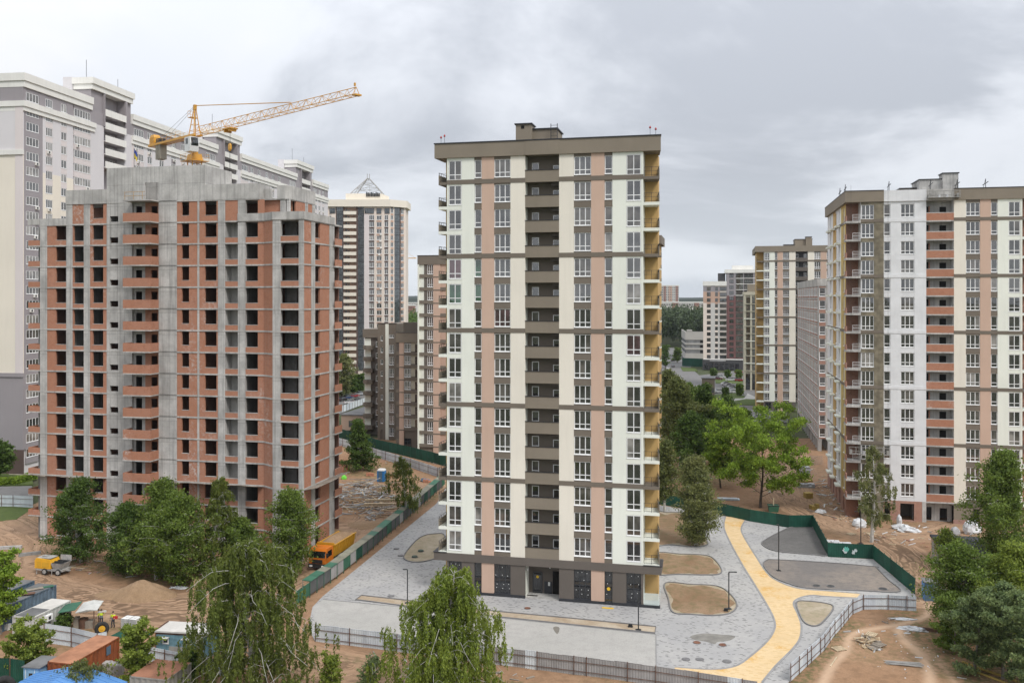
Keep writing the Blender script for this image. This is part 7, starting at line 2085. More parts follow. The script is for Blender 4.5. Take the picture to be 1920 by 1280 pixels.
# local: +x forward, origin under the front axle
part("chassis", MB().box(-7.0, 1.2, -.45, .45, .62, .95).box(-6.9, -.4, -.9, .9, .9, 1.0), "rail_dark", tk)
cabp = [(-.85, .75), (1.3, .75), (1.38, 1.7), (1.18, 2.55), (.95, 2.85), (-.8, 2.85)]
cab_ = part("cab", MB().loft([[(x, y, z) for x, z in cabp] for y in (-1.2, 1.2)]), "truck_orange", tk)
part("windscreen", MB().loft([[(1.385, y, 1.75), (1.19, y, 2.52), (1.22, y, 2.54), (1.41, y, 1.77)] for y in (-1.08, 1.08)]), "glass_car", cab_)
for s in (-1, 1): part("side_window", MB().box(-.35, .85, min(s*1.19, s*1.22), max(s*1.19, s*1.22), 1.75, 2.5), "glass_car", cab_); part("mirror", MB().box(1.25, 1.35, min(s*1.25, s*1.5), max(s*1.25, s*1.5), 1.8, 2.4), "rail_dark", cab_)
part("bumper", MB().box(1.25, 1.5, -1.22, 1.22, .45, .95), "rail_dark", tk); part("grille", MB().box(1.36, 1.42, -.7, .7, 1.05, 1.5), "rail_dark", cab_)
for s in (-.85, .85): part("headlight", MB().box(1.48, 1.53, s-.2, s+.2, .6, .8), "frame_white", tk)
bd = MB(); zb0, zb1 = 1.15, 2.75
bd.loft([[(-7.6, -1.0, zb0), (-1.15, -1.0, zb0), (-1.15, 1.0, zb0), (-7.6, 1.0, zb0)], [(-7.75, -1.28, zb1), (-1.05, -1.28, zb1), (-1.05, 1.28, zb1), (-7.75, 1.28, zb1)]])
bed_ = part("tipper_bed", bd, "truck_yellow", tk)
rb_ = MB()
for k in range(8):
    x = -7.2+k*.82
    for s in (-1, 1): rb_.loft([[(x, s*1.03, zb0+.1), (x+.1, s*1.03, zb0+.1), (x+.1, s*1.0, zb0+.1), (x, s*1.0, zb0+.1)], [(x, s*1.34, zb1), (x+.1, s*1.34, zb1), (x+.1, s*1.2, zb1), (x, s*1.2, zb1)]])
part("bed_rib", rb_, "truck_yellow", bed_); part("bed_rim", MB().box(-7.8, -1.0, -1.36, -1.22, zb1, zb1+.12).box(-7.8, -1.0, 1.22, 1.36, zb1, zb1+.12).box(-1.15, -1.0, -1.22, 1.22, zb1, zb1+.35), "truck_yellow", bed_)
for x in (0, -1.9, -5.0, -6.35):
    for s in (-1, 1): wheel(tk, (x, s*1.05, .55), .54, .36, (0, 1, 0), "rail_dark")
part("fuel_tank", MB().box(-3.9, -2.8, -1.15, -.5, .55, 1.0).box(-3.9, -2.8, .5, 1.15, .55, 1.0), "steel_pale", tk)
n = 18; g = np.linspace(0, 1, n); ga, gb_ = np.meshgrid(g, g); zz = zb1-.05+.65*np.sin(np.pi*ga)**.6*np.sin(np.pi*gb_)**.7*(1+.25*(vnoise(ga*8, gb_*5, 1, 33)-.5))
idx = np.arange(n*n).reshape(n, n); Q = np.stack([idx[:-1, :-1], idx[:-1, 1:], idx[1:, 1:], idx[1:, :-1]], -1).reshape(-1, 4)
tag(link("sand_load", np_mesh("sand_load", np.stack([-7.65+ga*6.5, -1.2+gb_*2.4, zz], -1).reshape(-1, 3), Q, "sand", True), None, (fx, fy, .1), hdg), "heaped sand load in the orange tipper truck's bed", "sand")

# ================================================================== cars
car_cols = {"white": (.62, .62, .62), "black": (.012, .012, .014), "silver": (.38, .39, .40), "red": (.30, .02, .025), "grey": (.10, .105, .11), "blue": (.03, .06, .14), "wine": (.10, .015, .025)}
for k, c in car_cols.items(): paint("car_"+k, c, .28, .2, .5, .6)
paint("car_light", (.7, .68, .6), .2); paint("tail_light", (.25, .01, .01), .3)
def make_car(col, suv=False):
    h = 1.0 if not suv else 1.18
    prof = [(-2.15, .32), (2.15, .32), (2.2, .62), (2.05, .80*h), (1.1, .93*h), (-1.75, .98*h), (-2.15, .90*h), (-2.22, .55)]
    gh = [(1.05, .92*h), (.35, 1.42*h), (-1.05, 1.46*h), (-1.85, .97*h)]
    b = MB(); W = .86
    b.loft([[(x, -W, z) for x, z in prof], [(x, W, z) for x, z in prof]])
    body = cached(("car", col, suv), lambda: b.mesh("body", "car_"+col))
    r_ = MB(); r_.loft([[(.32, -.62, 1.42*h), (-1.05, -.62, 1.46*h), (-1.05, -.62, 1.49*h), (.32, -.62, 1.45*h)], [(.32, .62, 1.42*h), (-1.05, .62, 1.46*h), (-1.05, .62, 1.49*h), (.32, .62, 1.45*h)]])
    roof = cached(("carr", col, suv), lambda: r_.mesh("roof", "car_"+col))
    g_ = MB(); g_.loft([[(gh[0][0], -.80, gh[0][1]), (gh[0][0], .80, gh[0][1]), (gh[3][0], .80, gh[3][1]), (gh[3][0], -.80, gh[3][1])], [(gh[1][0], -.63, gh[1][1]), (gh[1][0], .63, gh[1][1]), (gh[2][0], .63, gh[2][1]), (gh[2][0], -.63, gh[2][1])]])
    gl = cached(("carg", suv), lambda: g_.mesh("windows", "glass_car"))
    return body, roof, gl
wheel_m = torus(MB(), (0, 0, 0), .23, .10, (0, 1, 0), 12, 6).mesh("wheel", "rubber", True); rim_m = MB().tube((0, -.10, 0), (0, .10, 0), .2, 10).mesh("rim", "steel_pale")
hl_m = MB().box(2.1, 2.19, -.8, -.45, .6, .74).mesh("headlight", "car_light"); tl_m = MB().box(-2.23, -2.12, -.82, -.5, .68, .84).mesh("tail_light", "tail_light")
def car(label, x, y, col, ang, suv=False, z=.05, group="parked cars"):
    X, Y = G(x, y); r = thing("parked_car", label, "car", (X, Y, z), ang, group)
    b, ro, g = make_car(col, suv); link("body", b, r); link("roof", ro, r); link("windows", g, r)
    for wx in (1.35, -1.35):
        for wy in (-.78, .78): w = link("wheel", wheel_m, r, (wx, wy, .33)); link("rim", rim_m, w)
    for s in (0, 1): link("headlight", hl_m, r, (0, 1.25*s, 0)); link("tail_light", tl_m, r, (0, 1.32*s, 0))
car("white hatchback nearest the raw tower in the car park", 630, 766, "white", .5); car("black car in the back row of the car park beside the hedge", 642, 752, "black", 1.1)
car("dark blue car in the back row between the black and the red car", 652, 748, "blue", 1.1); car("red car in the back row of the car park", 664, 745, "red", 1.1)
car("silver car at the back row's end beside the stepped block", 675, 741, "silver", 1.1); car("white car in the middle of the car park by its pale fence", 657, 757, "white", .4)
car("grey car in front row beside the stepped block", 674, 754, "grey", .4)
car("white car on the lot in front of the charcoal shop floor, behind the others", 1351, 709, "white", -.4); car("dark red car beside the shop floor's lot", 1346, 712, "wine", -.4)
car("white car in the second row near the olive block", 1370, 714, "white", -.3); car("silver car in the second row nearest the olive block", 1379, 714, "silver", -.3)
car("red car half hidden at the olive block", 1388, 715, "red", -.3); car("bright red car parked against the shop floor", 1386, 700, "red", 0)
car("white car leading the third row on the lot", 1362, 722, "white", .3); car("dark grey car behind the leading white one", 1367, 726, "grey", .35); car("silver car in the middle of the third row", 1371, 729, "silver", .35)
car("silver estate second from the lawn in the third row", 1374, 733, "silver", .35, True); car("white car of the third row nearest the lawn", 1377, 737, "white", .2)
car("white car half hidden by saplings left of the third row", 1335, 737, "white", .1); car("white car at the lot's near edge beside the reddish sapling", 1350, 736, "white", .1)
car("white SUV in front of the far cream tower's base", 1455, 785, "white", -.25, True); car("white car's front half hidden by the oak's crown", 1424, 786, "white", -.2)
car("dark car driving away on the far street", 1261, 677, "black", 1.5); car("pale car on the far street near the garage", 1249, 660, "silver", 1.5); car("white car on the street close to the yellow balconies", 1252, 692, "white", 1.4); car("grey car on the street behind the white one", 1262, 688, "grey", 1.4)
car("blue-grey car far up the street before the forest", 1246, 652, "blue", 1.5); car("black car before the green garage fence", 1308, 686, "black", 0)
fence("green_fence", "dark green fence in front of the parking garage", [(1279, 686), (1325, 688)], 4.2, ["fence_green"], 3.0, None)
fence("sheet_fence", "pale fence of the car park beside the raw tower", [(626, 778), (655, 768), (684, 757)], 2.0, ["sheet_white", "sheet_zinc"], 2.5, "rust")
# low flat-roofed service houses
def house(label, x0, x1, y, ty, d, wall, roof, doors=(), th=TH):
    p = Plane(x0, G(x0, y)[1], th); w = p.u(x1); h = p.z(ty, 0); r = p.root("service_house", label, "service house")
    part("wall", MB().box(0, w, 0, d, 0, h-.25), wall, r); part("roof", MB().box(-.25, w+.25, -.25, d+.25, h-.25, h), roof, r)
    for a, b, z0, z1 in doors: part("door", MB().box(w*a, w*b, -.05, .05, z0, z1), "sheet_dark", r)
    return r
house("low pinkish flat-roofed house with a grey roof behind the conical tree", 640, 690, 806, 776, 22, "stucco_pink", "roof_grey", ((.28, .48, .9, 2.6),))
house("small brown and tan transformer house left of the far parking lot", 1316, 1340, 752, 708, 8, "stucco_brown_light", "roof_grey", ((.55, .95, 3.0, 4.6), (.55, .95, .3, 2.4)))
# shed with black felt roof on the right
bx, by = GZ(1743, 1001.5, 3.0)
sh = thing("service_house", "low shed with a black felt roof and grey doors in front of the cladding tower", "shed", (bx, by, .05), -TH)
part("wall", MB().box(.15, 6.0, -8.2, -.15, 0, 2.75), "stucco_pink", sh); part("roof", MB().box(0, 6.2, -8.4, 0, 2.75, 3.0), "roof_felt", sh)
for k in range(3): part("door", MB().box(.10, .16, -2.3-k*2.4, -.9-k*2.4, .1, 2.3), "sheet_grey", sh)
for k in range(2): part("window", MB().box(1.2+k*2.4, 2.4+k*2.4, -8.25, -8.18, 1.2, 2.0), "glass_store", sh)
X, Y = G(1734, 1128)
bb = thing("booth", "blue sheet-metal booth at the gap beside the green birch", "booth", (X, Y, .05), -TH)
part("body", MB().box(0, 1.6, 0, 1.6, 0, 2.2), "cont_blue", bb); part("roof", MB().box(-.1, 1.7, -.1, 1.7, 2.2, 2.3), "cont_roof", bb); part("front_sheet", MB().box(-.03, 0, .1, 1.5, .1, 2.1), "blue_roof", bb)
# portable toilet
X, Y = G(707, 904)
wt = thing("portable_toilet", "bright blue portable toilet with a white roof by the debris", "portable toilet", (X, Y, .05), -TH)
paint("toilet_blue", (.012, .16, .42), .5)
part("body", MB().box(0, 1.35, 0, 1.3, .12, 2.2), "toilet_blue", wt); part("roof", MB().loft([[(-.04, -.04, 2.2), (1.39, -.04, 2.2), (1.39, 1.34, 2.2), (-.04, 1.34, 2.2)], [(.15, .15, 2.5), (1.2, .15, 2.5), (1.2, 1.15, 2.5), (.15, 1.15, 2.5)]]), "foam_white", wt)
part("door", MB().box(.3, 1.05, -.03, 0, .2, 2.05), "cont_blue", wt); part("skid", MB().box(0, 1.35, 0, 1.3, 0, .12), "rail_dark", wt)
# ================================================================== building materials lying about
simple("plastic_white", (.60, .61, .62), .5, .1, 2, .1); simple("pack_yellow", (.38, .27, .07), .7, .2, 1.5, .2); simple("block_grey", (.36, .365, .37), .85, .1, 1.2, .1); simple("bag_green", (.16, .62, .06), .6, .1, 2, 0)
pal_m = {}
def pallet(label, x, y, ang, z=.12, mt="timber_pale", group="wooden pallets"):
    X, Y = G(x, y); r = thing("pallet", label, "pallet", (X, Y, z), ang, group)
    sm = cached(("ps", mt), lambda: MB().box(-.6, .6, -.05, .05, 0, .025).mesh("slat", mt)); bm_ = cached(("pb", mt), lambda: MB().box(-.05, .05, -.5, .5, 0, .1).mesh("bearer", mt))
    for x_ in (-.52, 0, .52): link("bearer", bm_, r, (x_, 0, 0))
    for k in range(6): link("slat", sm, r, (0, -.45+k*.18, .1))
    return r
pallet("single pale pallet on the trodden path inside the zinc fence", 1573, 1219, .3)
pallet("pale pallet on the heap of broken pallets, tilted top one", 1634, 1196, .9, .35); pallet("broken pallet on the heap of pallets near the green weeds", 1637, 1202, -.5, .2, "timber")
pallet("grey weathered pallet below the heap of broken pallets", 1640, 1218, .2, .14, "timber_grey"); pallet("second grey weathered pallet leaning beside the first", 1648, 1214, .6, .26, "timber_grey")
pallet("yellowish pallet in front of the cladding tower's loggia openings", 1766, 998, .1); pallet("pale pallet beside it nearer the shed", 1778, 1000, -.1)
pallet("pale pallet behind the green fence, left of the dark lamp post", 1596, 1003, .5); pallet("pale pallet on the earth beside the wrapped bag", 1634, 1003, .2)
def block_pile(name, label, cat, x, y, nx_, ny_, nz_, bx_, by_, bz_, mat, ang=0.0, jit=.04, wrap=None, z=.1, gone=.1, item="block"):
    """a stack built of single pieces"""
    X, Y = G(x, y); r = thing(name, label, cat, (X, Y, z), ang)
    me = cached(("bpile", bx_, by_, bz_, mat), lambda: MB().box(-bx_/2*.96, bx_/2*.96, -by_/2*.96, by_/2*.96, 0, bz_*.97).mesh(item, mat))
    for k in range(nz_):
        for j in range(ny_):
            for i in range(nx_):
                if k == nz_-1 and rnd.random() < gone: continue
                link(item, me, r, ((i-(nx_-1)/2)*bx_+rnd.uniform(-jit, jit), (j-(ny_-1)/2)*by_+rnd.uniform(-jit, jit), k*bz_), rnd.uniform(-.03, .03))
    if wrap: part("wrapping", MB().loft([[(-nx_*bx_*.5-.05, -ny_*by_*.5-.05, nz_*bz_*.6), (nx_*bx_*.5+.05, -ny_*by_*.5-.05, nz_*bz_*.55), (nx_*bx_*.5+.05, ny_*by_*.5+.05, nz_*bz_*.6), (-nx_*bx_*.5-.05, ny_*by_*.5+.05, nz_*bz_*.5)],
                                         [(-nx_*bx_*.45, -ny_*by_*.45, nz_*bz_+.08), (nx_*bx_*.45, -ny_*by_*.45, nz_*bz_+.12), (nx_*bx_*.45, ny_*by_*.45, nz_*bz_+.08), (-nx_*bx_*.45, ny_*by_*.45, nz_*bz_+.1)]]), wrap, r)
    return r
for i, (x, y, lb) in enumerate(((630, 888, "stack of red bricks against the raw tower's corner, lowest one"), (642, 884, "stack of red bricks beside the conical tree, nearer the camera"), (632, 876, "stack of red bricks behind the lowest stack"), (646, 874, "long stack of red bricks in the back row by the conical tree"))):
    block_pile("brick_stack", lb, "brick stack", x, y, 5, 2, 3, .55, .6, .4, "brick", -TH, .05, item="brick_pack")
for x, y, lb in ((694, 893, "small leftover stack of red bricks left of the portable toilet"), (730, 895, "small stack of red bricks right of the portable toilet"), (800, 905, "red brick remains on the earth by the walkway's far end")):
    block_pile("brick_stack", lb, "brick stack", x, y, 3, 2, 2, .5, .5, .32, "brick", .2, .08, item="brick_pack", gone=.4)
block_pile("block_stack", "wrapped stack of pale grey blocks beside the earth road near the oak", "block stack", 1506, 889, 4, 3, 4, .62, .5, .36, "block_grey", -.1, .02, "plastic_white")
block_pile("block_stack", "second stack of pale grey blocks with yellow packs on top", "block stack", 1511, 914, 5, 3, 2, .62, .5, .36, "block_grey", -.15, .03)
for i, (x, y, z, lb) in enumerate(((1507, 912, .82, "yellow insulation pack lying on the grey blocks, left one"), (1516, 911, .82, "yellow insulation pack lying on the grey blocks, right one"))):
    block_pile("insulation_pack", lb, "insulation pack", x, y, 2, 1, 1, .75, .8, .3, "pack_yellow", .2, .02, z=z, gone=0, item="pack")
for i, (x, y, lb) in enumerate(((1515, 934, "stack of yellow insulation packs, farther of the two on the slope"), (1527, 955, "stack of yellow insulation packs, nearer of the two beside the long pole"))):
    block_pile("insulation_pack", lb, "insulation pack", x, y, 2, 2, 3, .65, .6, .32, "pack_yellow", .15, .06, gone=.2, item="pack")
for x, y, lb in ((1557, 1018, "white and pink wrapped packs behind the green fence's corner"), (1580, 1022, "flat white packs behind the green fence, nearer the lamp post")):
    block_pile("block_stack", lb, "block stack", x, y, 4, 2, 1, .6, .6, .3, "plastic_white", -.2, .1, gone=.1, item="pack")
def bag(name, label, cat, x, y, w, d, h, mat, seed, ang=0, z=.08):
    rs = random.Random(seed); X, Y = G(x, y); rings = []; n = 18; jt = .12 if h > w*.35 else .38
    for k, (s, zz) in enumerate(((.92, 0), (1.05, .25), (1.0, .55), (.78, .85), (.4, 1.0))):
        rings.append([(w/2*s*(1+rs.uniform(-jt, jt))*math.copysign(abs(math.cos(2*math.pi*i/n))**.6, math.cos(2*math.pi*i/n)), d/2*s*(1+rs.uniform(-jt, jt))*math.copysign(abs(math.sin(2*math.pi*i/n))**.6, math.sin(2*math.pi*i/n)), h*zz*(1+rs.uniform(-jt, jt))) for i in range(n)])
    return single(name, MB().loft(rings), mat, label, cat, (X, Y, z), ang)
bag("bulk_bag", "white wrapped bulk bag behind the green fence by the leaning birch", "bulk bag", 1611, 988, 2.0, 1.4, 1.2, "plastic_white", 1)
bag("bulk_bag", "big grey-white bulk bag beside the black-roofed shed", "bulk bag", 1823, 1001, 2.4, 1.8, 1.9, "plastic_white", 2, .3)
bag("bulk_bag", "smaller grey bulk bag left of the big one at the shed", "bulk bag", 1791, 1003, 1.2, 1.0, 1.1, "block_grey", 3)
for i, (x, y, w, h, lb) in enumerate(((1690, 993, 2.2, .7, "white sacks heaped low on a pallet before the brick shop openings"), (1704, 998, 2.6, .6, "crumpled white plastic over the sack heap's right end"), (1686, 985, .7, 1.5, "upright white and red sack standing on the sack heap"))):
    bag("cement_sacks", lb, "sacks", x, y, w, 1.2, h, "plastic_white", 10+i, -.2, .12)
bag("plastic_film", "white plastic film lying beside the yellow insulation packs", "plastic film", 1539, 962, 1.6, 1.0, .5, "plastic_white", 21)
bag("plastic_film", "white plastic film by the rusty bars at the willow bush", "plastic film", 1712, 1182, 2.6, .8, .3, "plastic_white", 22, -.35); bag("plastic_film", "grey-white plastic scraps along the zinc fence's far end", "plastic film", 1690, 1162, 2.2, .6, .16, "plastic_white", 23, -.1)
bag("rubbish_bag", "bright green bag among the debris near the brick stacks", "bag", 645, 899, .95, .9, .75, "bag_green", 24)
bag("plastic_film", "white plastic sheet scraps beside the sand heap's right foot", "plastic film", 336, 1104, 2.0, .8, .25, "plastic_white", 25); bag("rubbish_bag", "dark tarp bundle near the walkway's far end", "bag", 797, 903, 1.6, .9, .5, "cont_blue", 26)
# debris heap: boards, sheets and rubble nobody could count
def debris(name, label, pts, n, seed, mats, smax=2.2, zmax=1.0, rub=300, rs_=1.0):
    rs = random.Random(seed); m = MB(); P = GP(pts); cx_ = sum(p[0] for p in P)/len(P); cy_ = sum(p[1] for p in P)/len(P); out = []
    def rp():
        a, b, c = rs.sample(P, 3); u, v = rs.random(), rs.random()
        if u+v > 1: u, v = 1-u, 1-v
        return a[0]+(b[0]-a[0])*u+(c[0]-a[0])*v, a[1]+(b[1]-a[1])*u+(c[1]-a[1])*v
    for i in range(n):
        x, y = rp(); L = rs.uniform(.5, smax); w = rs.uniform(.06, .2)*(rs_**.6); t = rs.uniform(.03, .12); a = rs.gauss(.1, .7) if rs.random() < .7 else rs.uniform(0, 3.1); z = .12+rs.random()**1.6*zmax*(1-min(1, math.hypot(x-cx_, y-cy_)/7)*.7); tl = rs.uniform(-.22, .22)
        dx, dy = math.cos(a)*L/2, math.sin(a)*L/2; nx_, ny_ = -math.sin(a)*w/2, math.cos(a)*w/2
        b = [(x-dx-nx_, y-dy-ny_, z-tl*L/2), (x+dx-nx_, y+dy-ny_, z+tl*L/2), (x+dx+nx_, y+dy+ny_, z+tl*L/2), (x-dx+nx_, y-dy+ny_, z-tl*L/2)]
        m.loft([[(p[0], p[1], max(.06, p[2])) for p in b], [(p[0], p[1], max(.06, p[2])+t) for p in b]], rs.randrange(len(mats)))
    for i in range(rub):
        x, y = rp(); s = rs.uniform(.02, .09)*rs_; a = rs.uniform(0, 3)
        pts_ = [(x+s*math.cos(a+k*1.571), y+s*math.sin(a+k*1.571)) for k in range(4)]
        m.prism(pts_, .02, .08+s*rs.uniform(.4, 1.3), rs.randrange(len(mats)))
    o = link(name, m.mesh(name, mats)); return tag(o, label, "debris", None, "stuff")
debris("debris", "heap of broken boards, sheets and rubble between raw tower and walkway", [(632, 915), (665, 905), (700, 908), (735, 930), (752, 950), (735, 968), (690, 978), (640, 965), (628, 940)], 300, 1, ["timber_grey", "timber_pale", "timber_pale", "concrete_block", "sheet_grey", "timber", "concrete_dark", "timber_grey", "sheet_zinc"], 3.4, 3.8, 350, 2.2)
debris("debris", "scattered boards and packaging beside the cladding tower's left side", [(1520, 880), (1560, 900), (1590, 960), (1600, 985), (1560, 975), (1530, 930)], 90, 2, ["timber_grey", "timber_pale", "plastic_white", "concrete_block", "brick_pale"], 1.8, .4, 160)
debris("debris", "splintered boards on the earth inside the zinc fence", [(1598, 1200), (1620, 1195), (1650, 1200), (1660, 1216), (1640, 1222), (1605, 1210)], 40, 3, ["timber_pale", "timber", "timber_grey"], 1.2, .35, 40)
debris("litter", "litter and rubble scraps strewn over the bottom right earth", [(1560, 1190), (1720, 1155), (1790, 1200), (1830, 1275), (1700, 1275), (1600, 1240), (1640, 1160)], 18, 4, ["plastic_white", "timber_grey", "concrete_block"], .9, .05, 130)
debris("litter", "rubble scraps along the raw tower's foot", [(110, 1035), (240, 1050), (300, 1085), (180, 1080), (110, 1060)], 40, 5, ["timber_grey", "concrete_block", "brick_pale"], 1.3, .1, 160)
debris("litter", "rubble scraps before the cladding tower's ground floor", [(1600, 990), (1680, 985), (1760, 990), (1860, 1010), (1760, 1030), (1640, 1020)], 40, 6, ["timber_pale", "concrete_block", "plastic_white", "brick_pale"], 1.3, .08, 140)
debris("litter", "brick scraps beyond the green fence by the thicket", [(1250, 900), (1330, 890), (1440, 930), (1460, 900), (1380, 870)], 40, 7, ["timber_grey", "brick_pale", "concrete_block", "plastic_white"], 1.5, .15, 160)
debris("litter", "stone scraps on the earth below the front fence", [(595, 1212), (700, 1235), (760, 1240), (940, 1262), (1010, 1275), (900, 1285), (700, 1285)], 16, 8, ["timber_grey", "concrete_block"], 1.0, .04, 120)
debris("litter", "rubble by the stepped block's foot", [(640, 870), (700, 868), (830, 884), (820, 860), (730, 838)], 40, 9, ["timber_grey", "brick_pale", "plastic_white", "sand"], 1.6, .2, 150)
# single long pieces one can pick out
for x, y, a, L, w, mt, lb in ((712, 958, .05, 5.2, .45, "timber_pale", "thick pale timber beam on the debris heap, nearer one"), (712, 950, .05, 5.0, .4, "timber_pale", "thick pale timber beam on the debris heap, farther one"), (678, 915, -.3, 3.2, .3, "timber_pale", "short pale beam on the debris heap's back"),
                              (1563, 1243, 1.0, 2.6, .12, "timber_pale", "long pale plank lying below the single pallet"), (1540, 965, 2.05, 6.5, .16, "timber_grey", "long grey pole lying along the earth road beside the yellow packs"), (1872, 1268, -1.0, 7.0, .2, "pack_yellow", "yellow plank at the edge of the willow bush, upper one"), (1862, 1274, -1.05, 6.0, .16, "pack_yellow", "yellow plank at the edge of the willow bush, lower one")):
    X, Y = G(x, y); single("beam" if w > .25 else "plank", MB().box(-L/2, L/2, -w/2, w/2, 0, w*.8), mt, lb, "beam", (X, Y, .12 if w < .28 else 1.0), a)
def bundle(label, x, y, a, n, L, mt, seed, name="pipe"):
    rs = random.Random(seed); X, Y = G(x, y); r = thing("pipe_bundle", label, "pipe bundle", (X, Y, .1), a)
    for i in range(n):
        o = rs.uniform(-.35, .35); d = rs.uniform(-.08, .08); z = .06+.05*(i % 4); part(name, MB().tube((-L/2+rs.uniform(-.3, .3), o, z), (L/2+rs.uniform(-.3, .3), o+d*L, z), .035, 5), mt, r)
bundle("bundle of pale grey profiles lying on the bottom right earth", 1696, 1248, -.22, 14, 3.2, "steel_pale", 1, "profile"); bundle("rusty reinforcing bars beside the white film at the birch", 1745, 1184, -.35, 16, 3.0, "rust", 2, "bar")
# timber skip on the earth road, dark bin
X, Y = G(1450, 960)
sk = thing("skip", "small dark green skip with a board in it behind the green fence", "skip", (X, Y, .1), -.1)
part("body", MB().loft([[(-.7, -.5, 0), (.7, -.5, 0), (.7, .5, 0), (-.7, .5, 0)], [(-.85, -.65, 1.1), (.85, -.65, 1.1), (.85, .65, 1.1), (-.85, .65, 1.1)]]), "fence_green_pale", sk); part("rim", MB().box(-.9, .9, -.7, -.62, 1.05, 1.15).box(-.9, .9, .62, .7, 1.05, 1.15), "rail_dark", sk); part("board", MB().box(-.05, .1, -.1, 0, .5, 2.3), "timber_pale", sk)
single("sheet_pile", MB().box(-1.8, 1.8, -.6, .6, .1, .2).box(-1.6, 1.9, -.5, .7, .2, .28).box(-1.9, 1.5, -.6, .5, .28, .4), "sheet_zinc", "flat pile of grey sheets behind the green fence at the thicket", "sheets", G(1366, 938)+(.05,), -.1)
mesh_m = MB()
for k in range(12): mesh_m.tube((k*.28, 0, 0), (k*.28, .1, 1.9), .025, 4)
for k in range(8): mesh_m.tube((0, k*.012, k*.26+.05), (3.1, k*.012, k*.26+.05), .025, 4)
single("rebar_mesh", mesh_m, "steel_pale", "grey mesh fencing stacked at the corner of the brick and grey block", "mesh panel", G(1516, 872)+(.05,), .0)

# ================================================================== hanging work platforms on the cladding tower
def cradle(label, x0, x1, y0, v=-.9):
    u0, u1 = p3.u(x0, v), p3.u(x1, v); z = p3.z(y0, u0, v); r = thing("work_platform", label, "work platform", p3.world(u0, v, z), -TH); w = u1-u0
    part("deck", MB().box(0, w, 0, .7, 0, .08), "steel_pale", r)
    m = MB()
    for k in range(int(w/1.0)+1): 
        for y in (0, .7): m.tube((k*w/int(w/1.0), y, 0), (k*w/int(w/1.0), y, 1.1), .03, 4)
    for y in (0, .7):
        for zz in (.45, 1.1): m.tube((0, y, zz), (w, y, zz), .03, 4)
    part("guard_rail", m, "steel_pale", r)
    rm = MB(); top = 52.6-z+.8
    for x in (.25, w-.25): rm.tube((x, .35, 0), (x, .35, top), .02, 4)
    part("rope", rm, "rail_dark", r)
    part("winch", MB().box(.1, .45, .2, .55, .08, .7).box(w-.45, w-.1, .2, .55, .08, .7), "steel_pale", r)
    for k in (.35, .6): part("bucket", MB().disc((w*k, .3), .18, .08, .5, 10), "plastic_white", r)
    return r
cradle("work platform hanging at the top of the cladding tower's brick loggias", 1741, 1801, 371); cradle("work platform hanging low on the cladding tower behind the leaning birch", 1593, 1669, 851)
for x, v in ((1575, 8), (1585, 3), (1667, 0.3), (1745, .3), (1795, .3), (1848, .5)):
    u = p3.u(x, v); m = MB(); m.tube((u, v, 52.5), (u, v, 54.0), .05, 5); m.tube((u, v+1.6, 53.2), (u, v-1.4, 53.4), .06, 5); m.tube((u, v+1.5, 52.5), (u, v, 54.0), .03, 4)
    part("davit", m, "rail_dark", tower_r)
# faraway crane
X, Y, Z_ = W_at(763, 484, 900)
fc = thing("tower_crane", "tiny distant crane jib beyond the stepped block", "tower crane", (X, Y, 0))
part("mast", MB().box(-.6, .6, -.6, .6, 0, Z_+2), "crane_yellow", fc); part("jib", MB().box(-5, 9.5, -.4, .4, Z_-.4, Z_+.4), "crane_yellow", fc); part("tower_head", MB().tube((0, 0, Z_), (0, 0, Z_+6), .35, 4).tube((0, 0, Z_+6), (8, 0, Z_+.4), .12, 4), "crane_yellow", fc)

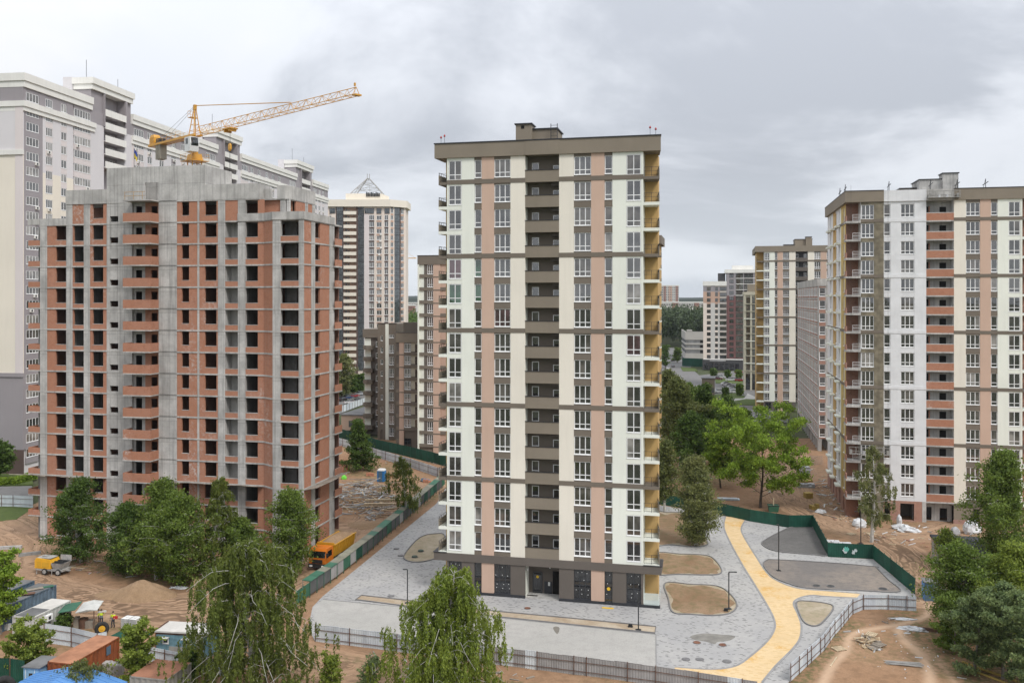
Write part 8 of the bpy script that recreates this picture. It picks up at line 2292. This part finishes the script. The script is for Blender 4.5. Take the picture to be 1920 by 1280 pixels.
# ================================================================== two workers
simple("hi_vis", (.62, .75, .04), .8, .05); simple("work_grey", (.16, .17, .19), .9, .1); simple("work_navy", (.03, .035, .055), .9, .1); simple("skin", (.42, .25, .18), .6, .05); simple("hair_dark", (.03, .025, .02), .8, .1); simple("boot", (.02, .018, .016), .8, .1)
paint("canister_red", (.45, .03, .03), .5); simple("sack_tan", (.5, .36, .16), .8, .1)
def person(label, x, y, ang, joints, held):
    X, Y = G(x, y); r = thing("person", label, "person", (X, Y, .10), ang)
    me = bpy.data.meshes.new("skeleton"); names = list(joints); ix = {n: i for i, n in enumerate(names)}
    par_ = {"belly": "pelvis", "chest": "belly", "neck": "chest", "chin": "neck", "head": "chin", "crown": "head", "sl": "chest", "el": "sl", "wl": "el", "hl": "wl", "sr": "chest", "er": "sr", "wr": "er", "hr": "wr",
            "ll": "pelvis", "kl": "ll", "al": "kl", "tl": "al", "lr": "pelvis", "kr": "lr", "ar": "kr", "tr": "ar"}
    for hd in "lr":
        for f in range(5): par_[f"f{hd}{f}"] = "h"+hd
    me.from_pydata([joints[n][0] for n in names], [(ix[p], ix[c]) for c, p in par_.items()], [])
    o = bpy.data.objects.new("body", me); COL.objects.link(o)
    sk_ = o.modifiers.new("skin", 'SKIN'); o.modifiers.new("sub", 'SUBSURF').levels = 1
    sv = me.skin_vertices[0].data
    for n in names: q = joints[n][1]; sv[ix[n]].radius = (q, q) if not isinstance(q, tuple) else q
    sv[ix["pelvis"]].use_root = True
    dg = bpy.context.evaluated_depsgraph_get(); new = bpy.data.meshes.new_from_object(o.evaluated_get(dg)); bpy.data.objects.remove(o)
    for mt in ("work_navy", "work_grey", "hi_vis", "skin", "hair_dark", "boot"): new.materials.append(M[mt])
    for p_ in new.polygons:
        c = p_.center; p_.use_smooth = True
        hands = min((c-Vector(joints["hl"][0])).length, (c-Vector(joints["hr"][0])).length) < .13
        p_.material_index = 5 if c.z < .12 else 0 if c.z < .88 else 3 if hands else 1 if c.z < 1.12 else 2 if c.z < 1.44 else (4 if (c.z > 1.66 or (c.y > .02 and c.z > 1.55)) else 3)
    b = link("body", new, r)
    part("hair", MB().loft([[(.1*s*math.cos(t*.785), .02+.11*s*math.sin(t*.785), z) for t in range(8)] for s, z in ((.95, 1.66), (.98, 1.71), (.7, 1.76), (.2, 1.785))]), "hair_dark", r)
    for k in held: k(r)
    return r
def pose(step, arml, armr):
    J = {"pelvis": ((0, 0, .95), (.155, .12)), "belly": ((0, 0, 1.12), (.15, .115)), "chest": ((0, -.01, 1.34), (.175, .12)), "neck": ((0, -.015, 1.49), .06), "chin": ((0, -.04, 1.56), .068), "head": ((0, -.02, 1.65), .095), "crown": ((0, -.01, 1.74), .07),
         "sl": ((-.2, 0, 1.41), .072), "sr": ((.2, 0, 1.41), .072), "ll": ((-.1, 0, .86), .095), "lr": ((.1, 0, .86), .095),
         "kl": ((-.11, -.04-step*.12, .49), .068), "al": ((-.11, -step*.22+.03, .10), .046), "tl": ((-.12, -step*.22-.13, .05), .045), "kr": ((.11, -.04+step*.08, .49), .068), "ar": ((.11, step*.22+.03, .10), .046), "tr": ((.12, step*.22-.13, .05), .045)}
    for s, a in (("l", arml), ("r", armr)):
        e, w, h = a; J["e"+s] = (e, .052); J["w"+s] = (w, .036); J["h"+s] = (h, .042)
        d = (Vector(h)-Vector(w)).normalized(); sd_ = d.orthogonal().normalized()
        for f in range(5):
            off_ = sd_*(.035*(f-1.5)) if f < 4 else sd_*-.075
            tip = Vector(h)+off_+d*((.085, .095, .09, .07)[f] if f < 4 else .03)+d.cross(sd_)*.02
            J[f"f{s}{f}"] = (tuple(tip), .0095)
    return J
def sack(r): part("shouldered_pack", MB().loft([[(x, y*s, 1.5+z*s) for y, z in ((-.1, -.08), (.1, -.08), (.12, .08), (-.12, .08))] for x, s in ((-.35, .7), (-.2, 1), (.35, 1), (.5, .7))]), "foam_white", r); part("strap", MB().box(.2, .3, -.14, .14, 1.05, 1.42), "sack_tan", r)
def can(r): part("canister", MB().box(.12, .55, -.16, .06, 1.02, 1.3).box(.3, .42, -.08, -.02, 1.3, 1.36), "canister_red", r)
person("worker in a yellow vest carrying a white pack on the shoulder", 190, 1174, R(20), pose(.3, ((-.33, -.02, 1.18), (-.36, -.12, .98), (-.36, -.15, .90)), ((.32, -.08, 1.24), (.26, -.16, 1.42), (.22, -.17, 1.48))), [sack])
person("worker in a yellow vest and grey clothes holding a red canister", 212, 1178, R(-15), pose(.35, ((-.30, .0, 1.17), (-.31, -.06, .94), (-.31, -.08, .86)), ((.33, -.06, 1.2), (.32, -.2, 1.1), (.30, -.24, 1.08))), [can])

# ================================================================== the air itself
hb = MB().box(-6500, 6500, -300, 6800, -2.0, 110.0)
hz_o = link("haze", hb.mesh("haze", bpy.data.materials.new("haze_air")))
hmz = hz_o.data.materials[0]; hmz.use_nodes = True; hmz.node_tree.nodes.clear()
vol = hmz.node_tree.nodes.new("ShaderNodeVolumePrincipled"); vol.inputs["Color"].default_value = (.80, .86, .93, 1); vol.inputs["Density"].default_value = .00006; vol.inputs["Anisotropy"].default_value = .2
ho = hmz.node_tree.nodes.new("ShaderNodeOutputMaterial"); hmz.node_tree.links.new(vol.outputs[0], ho.inputs["Volume"])
tag(hz_o, "thin pale haze in the air", "haze", None, "stuff")
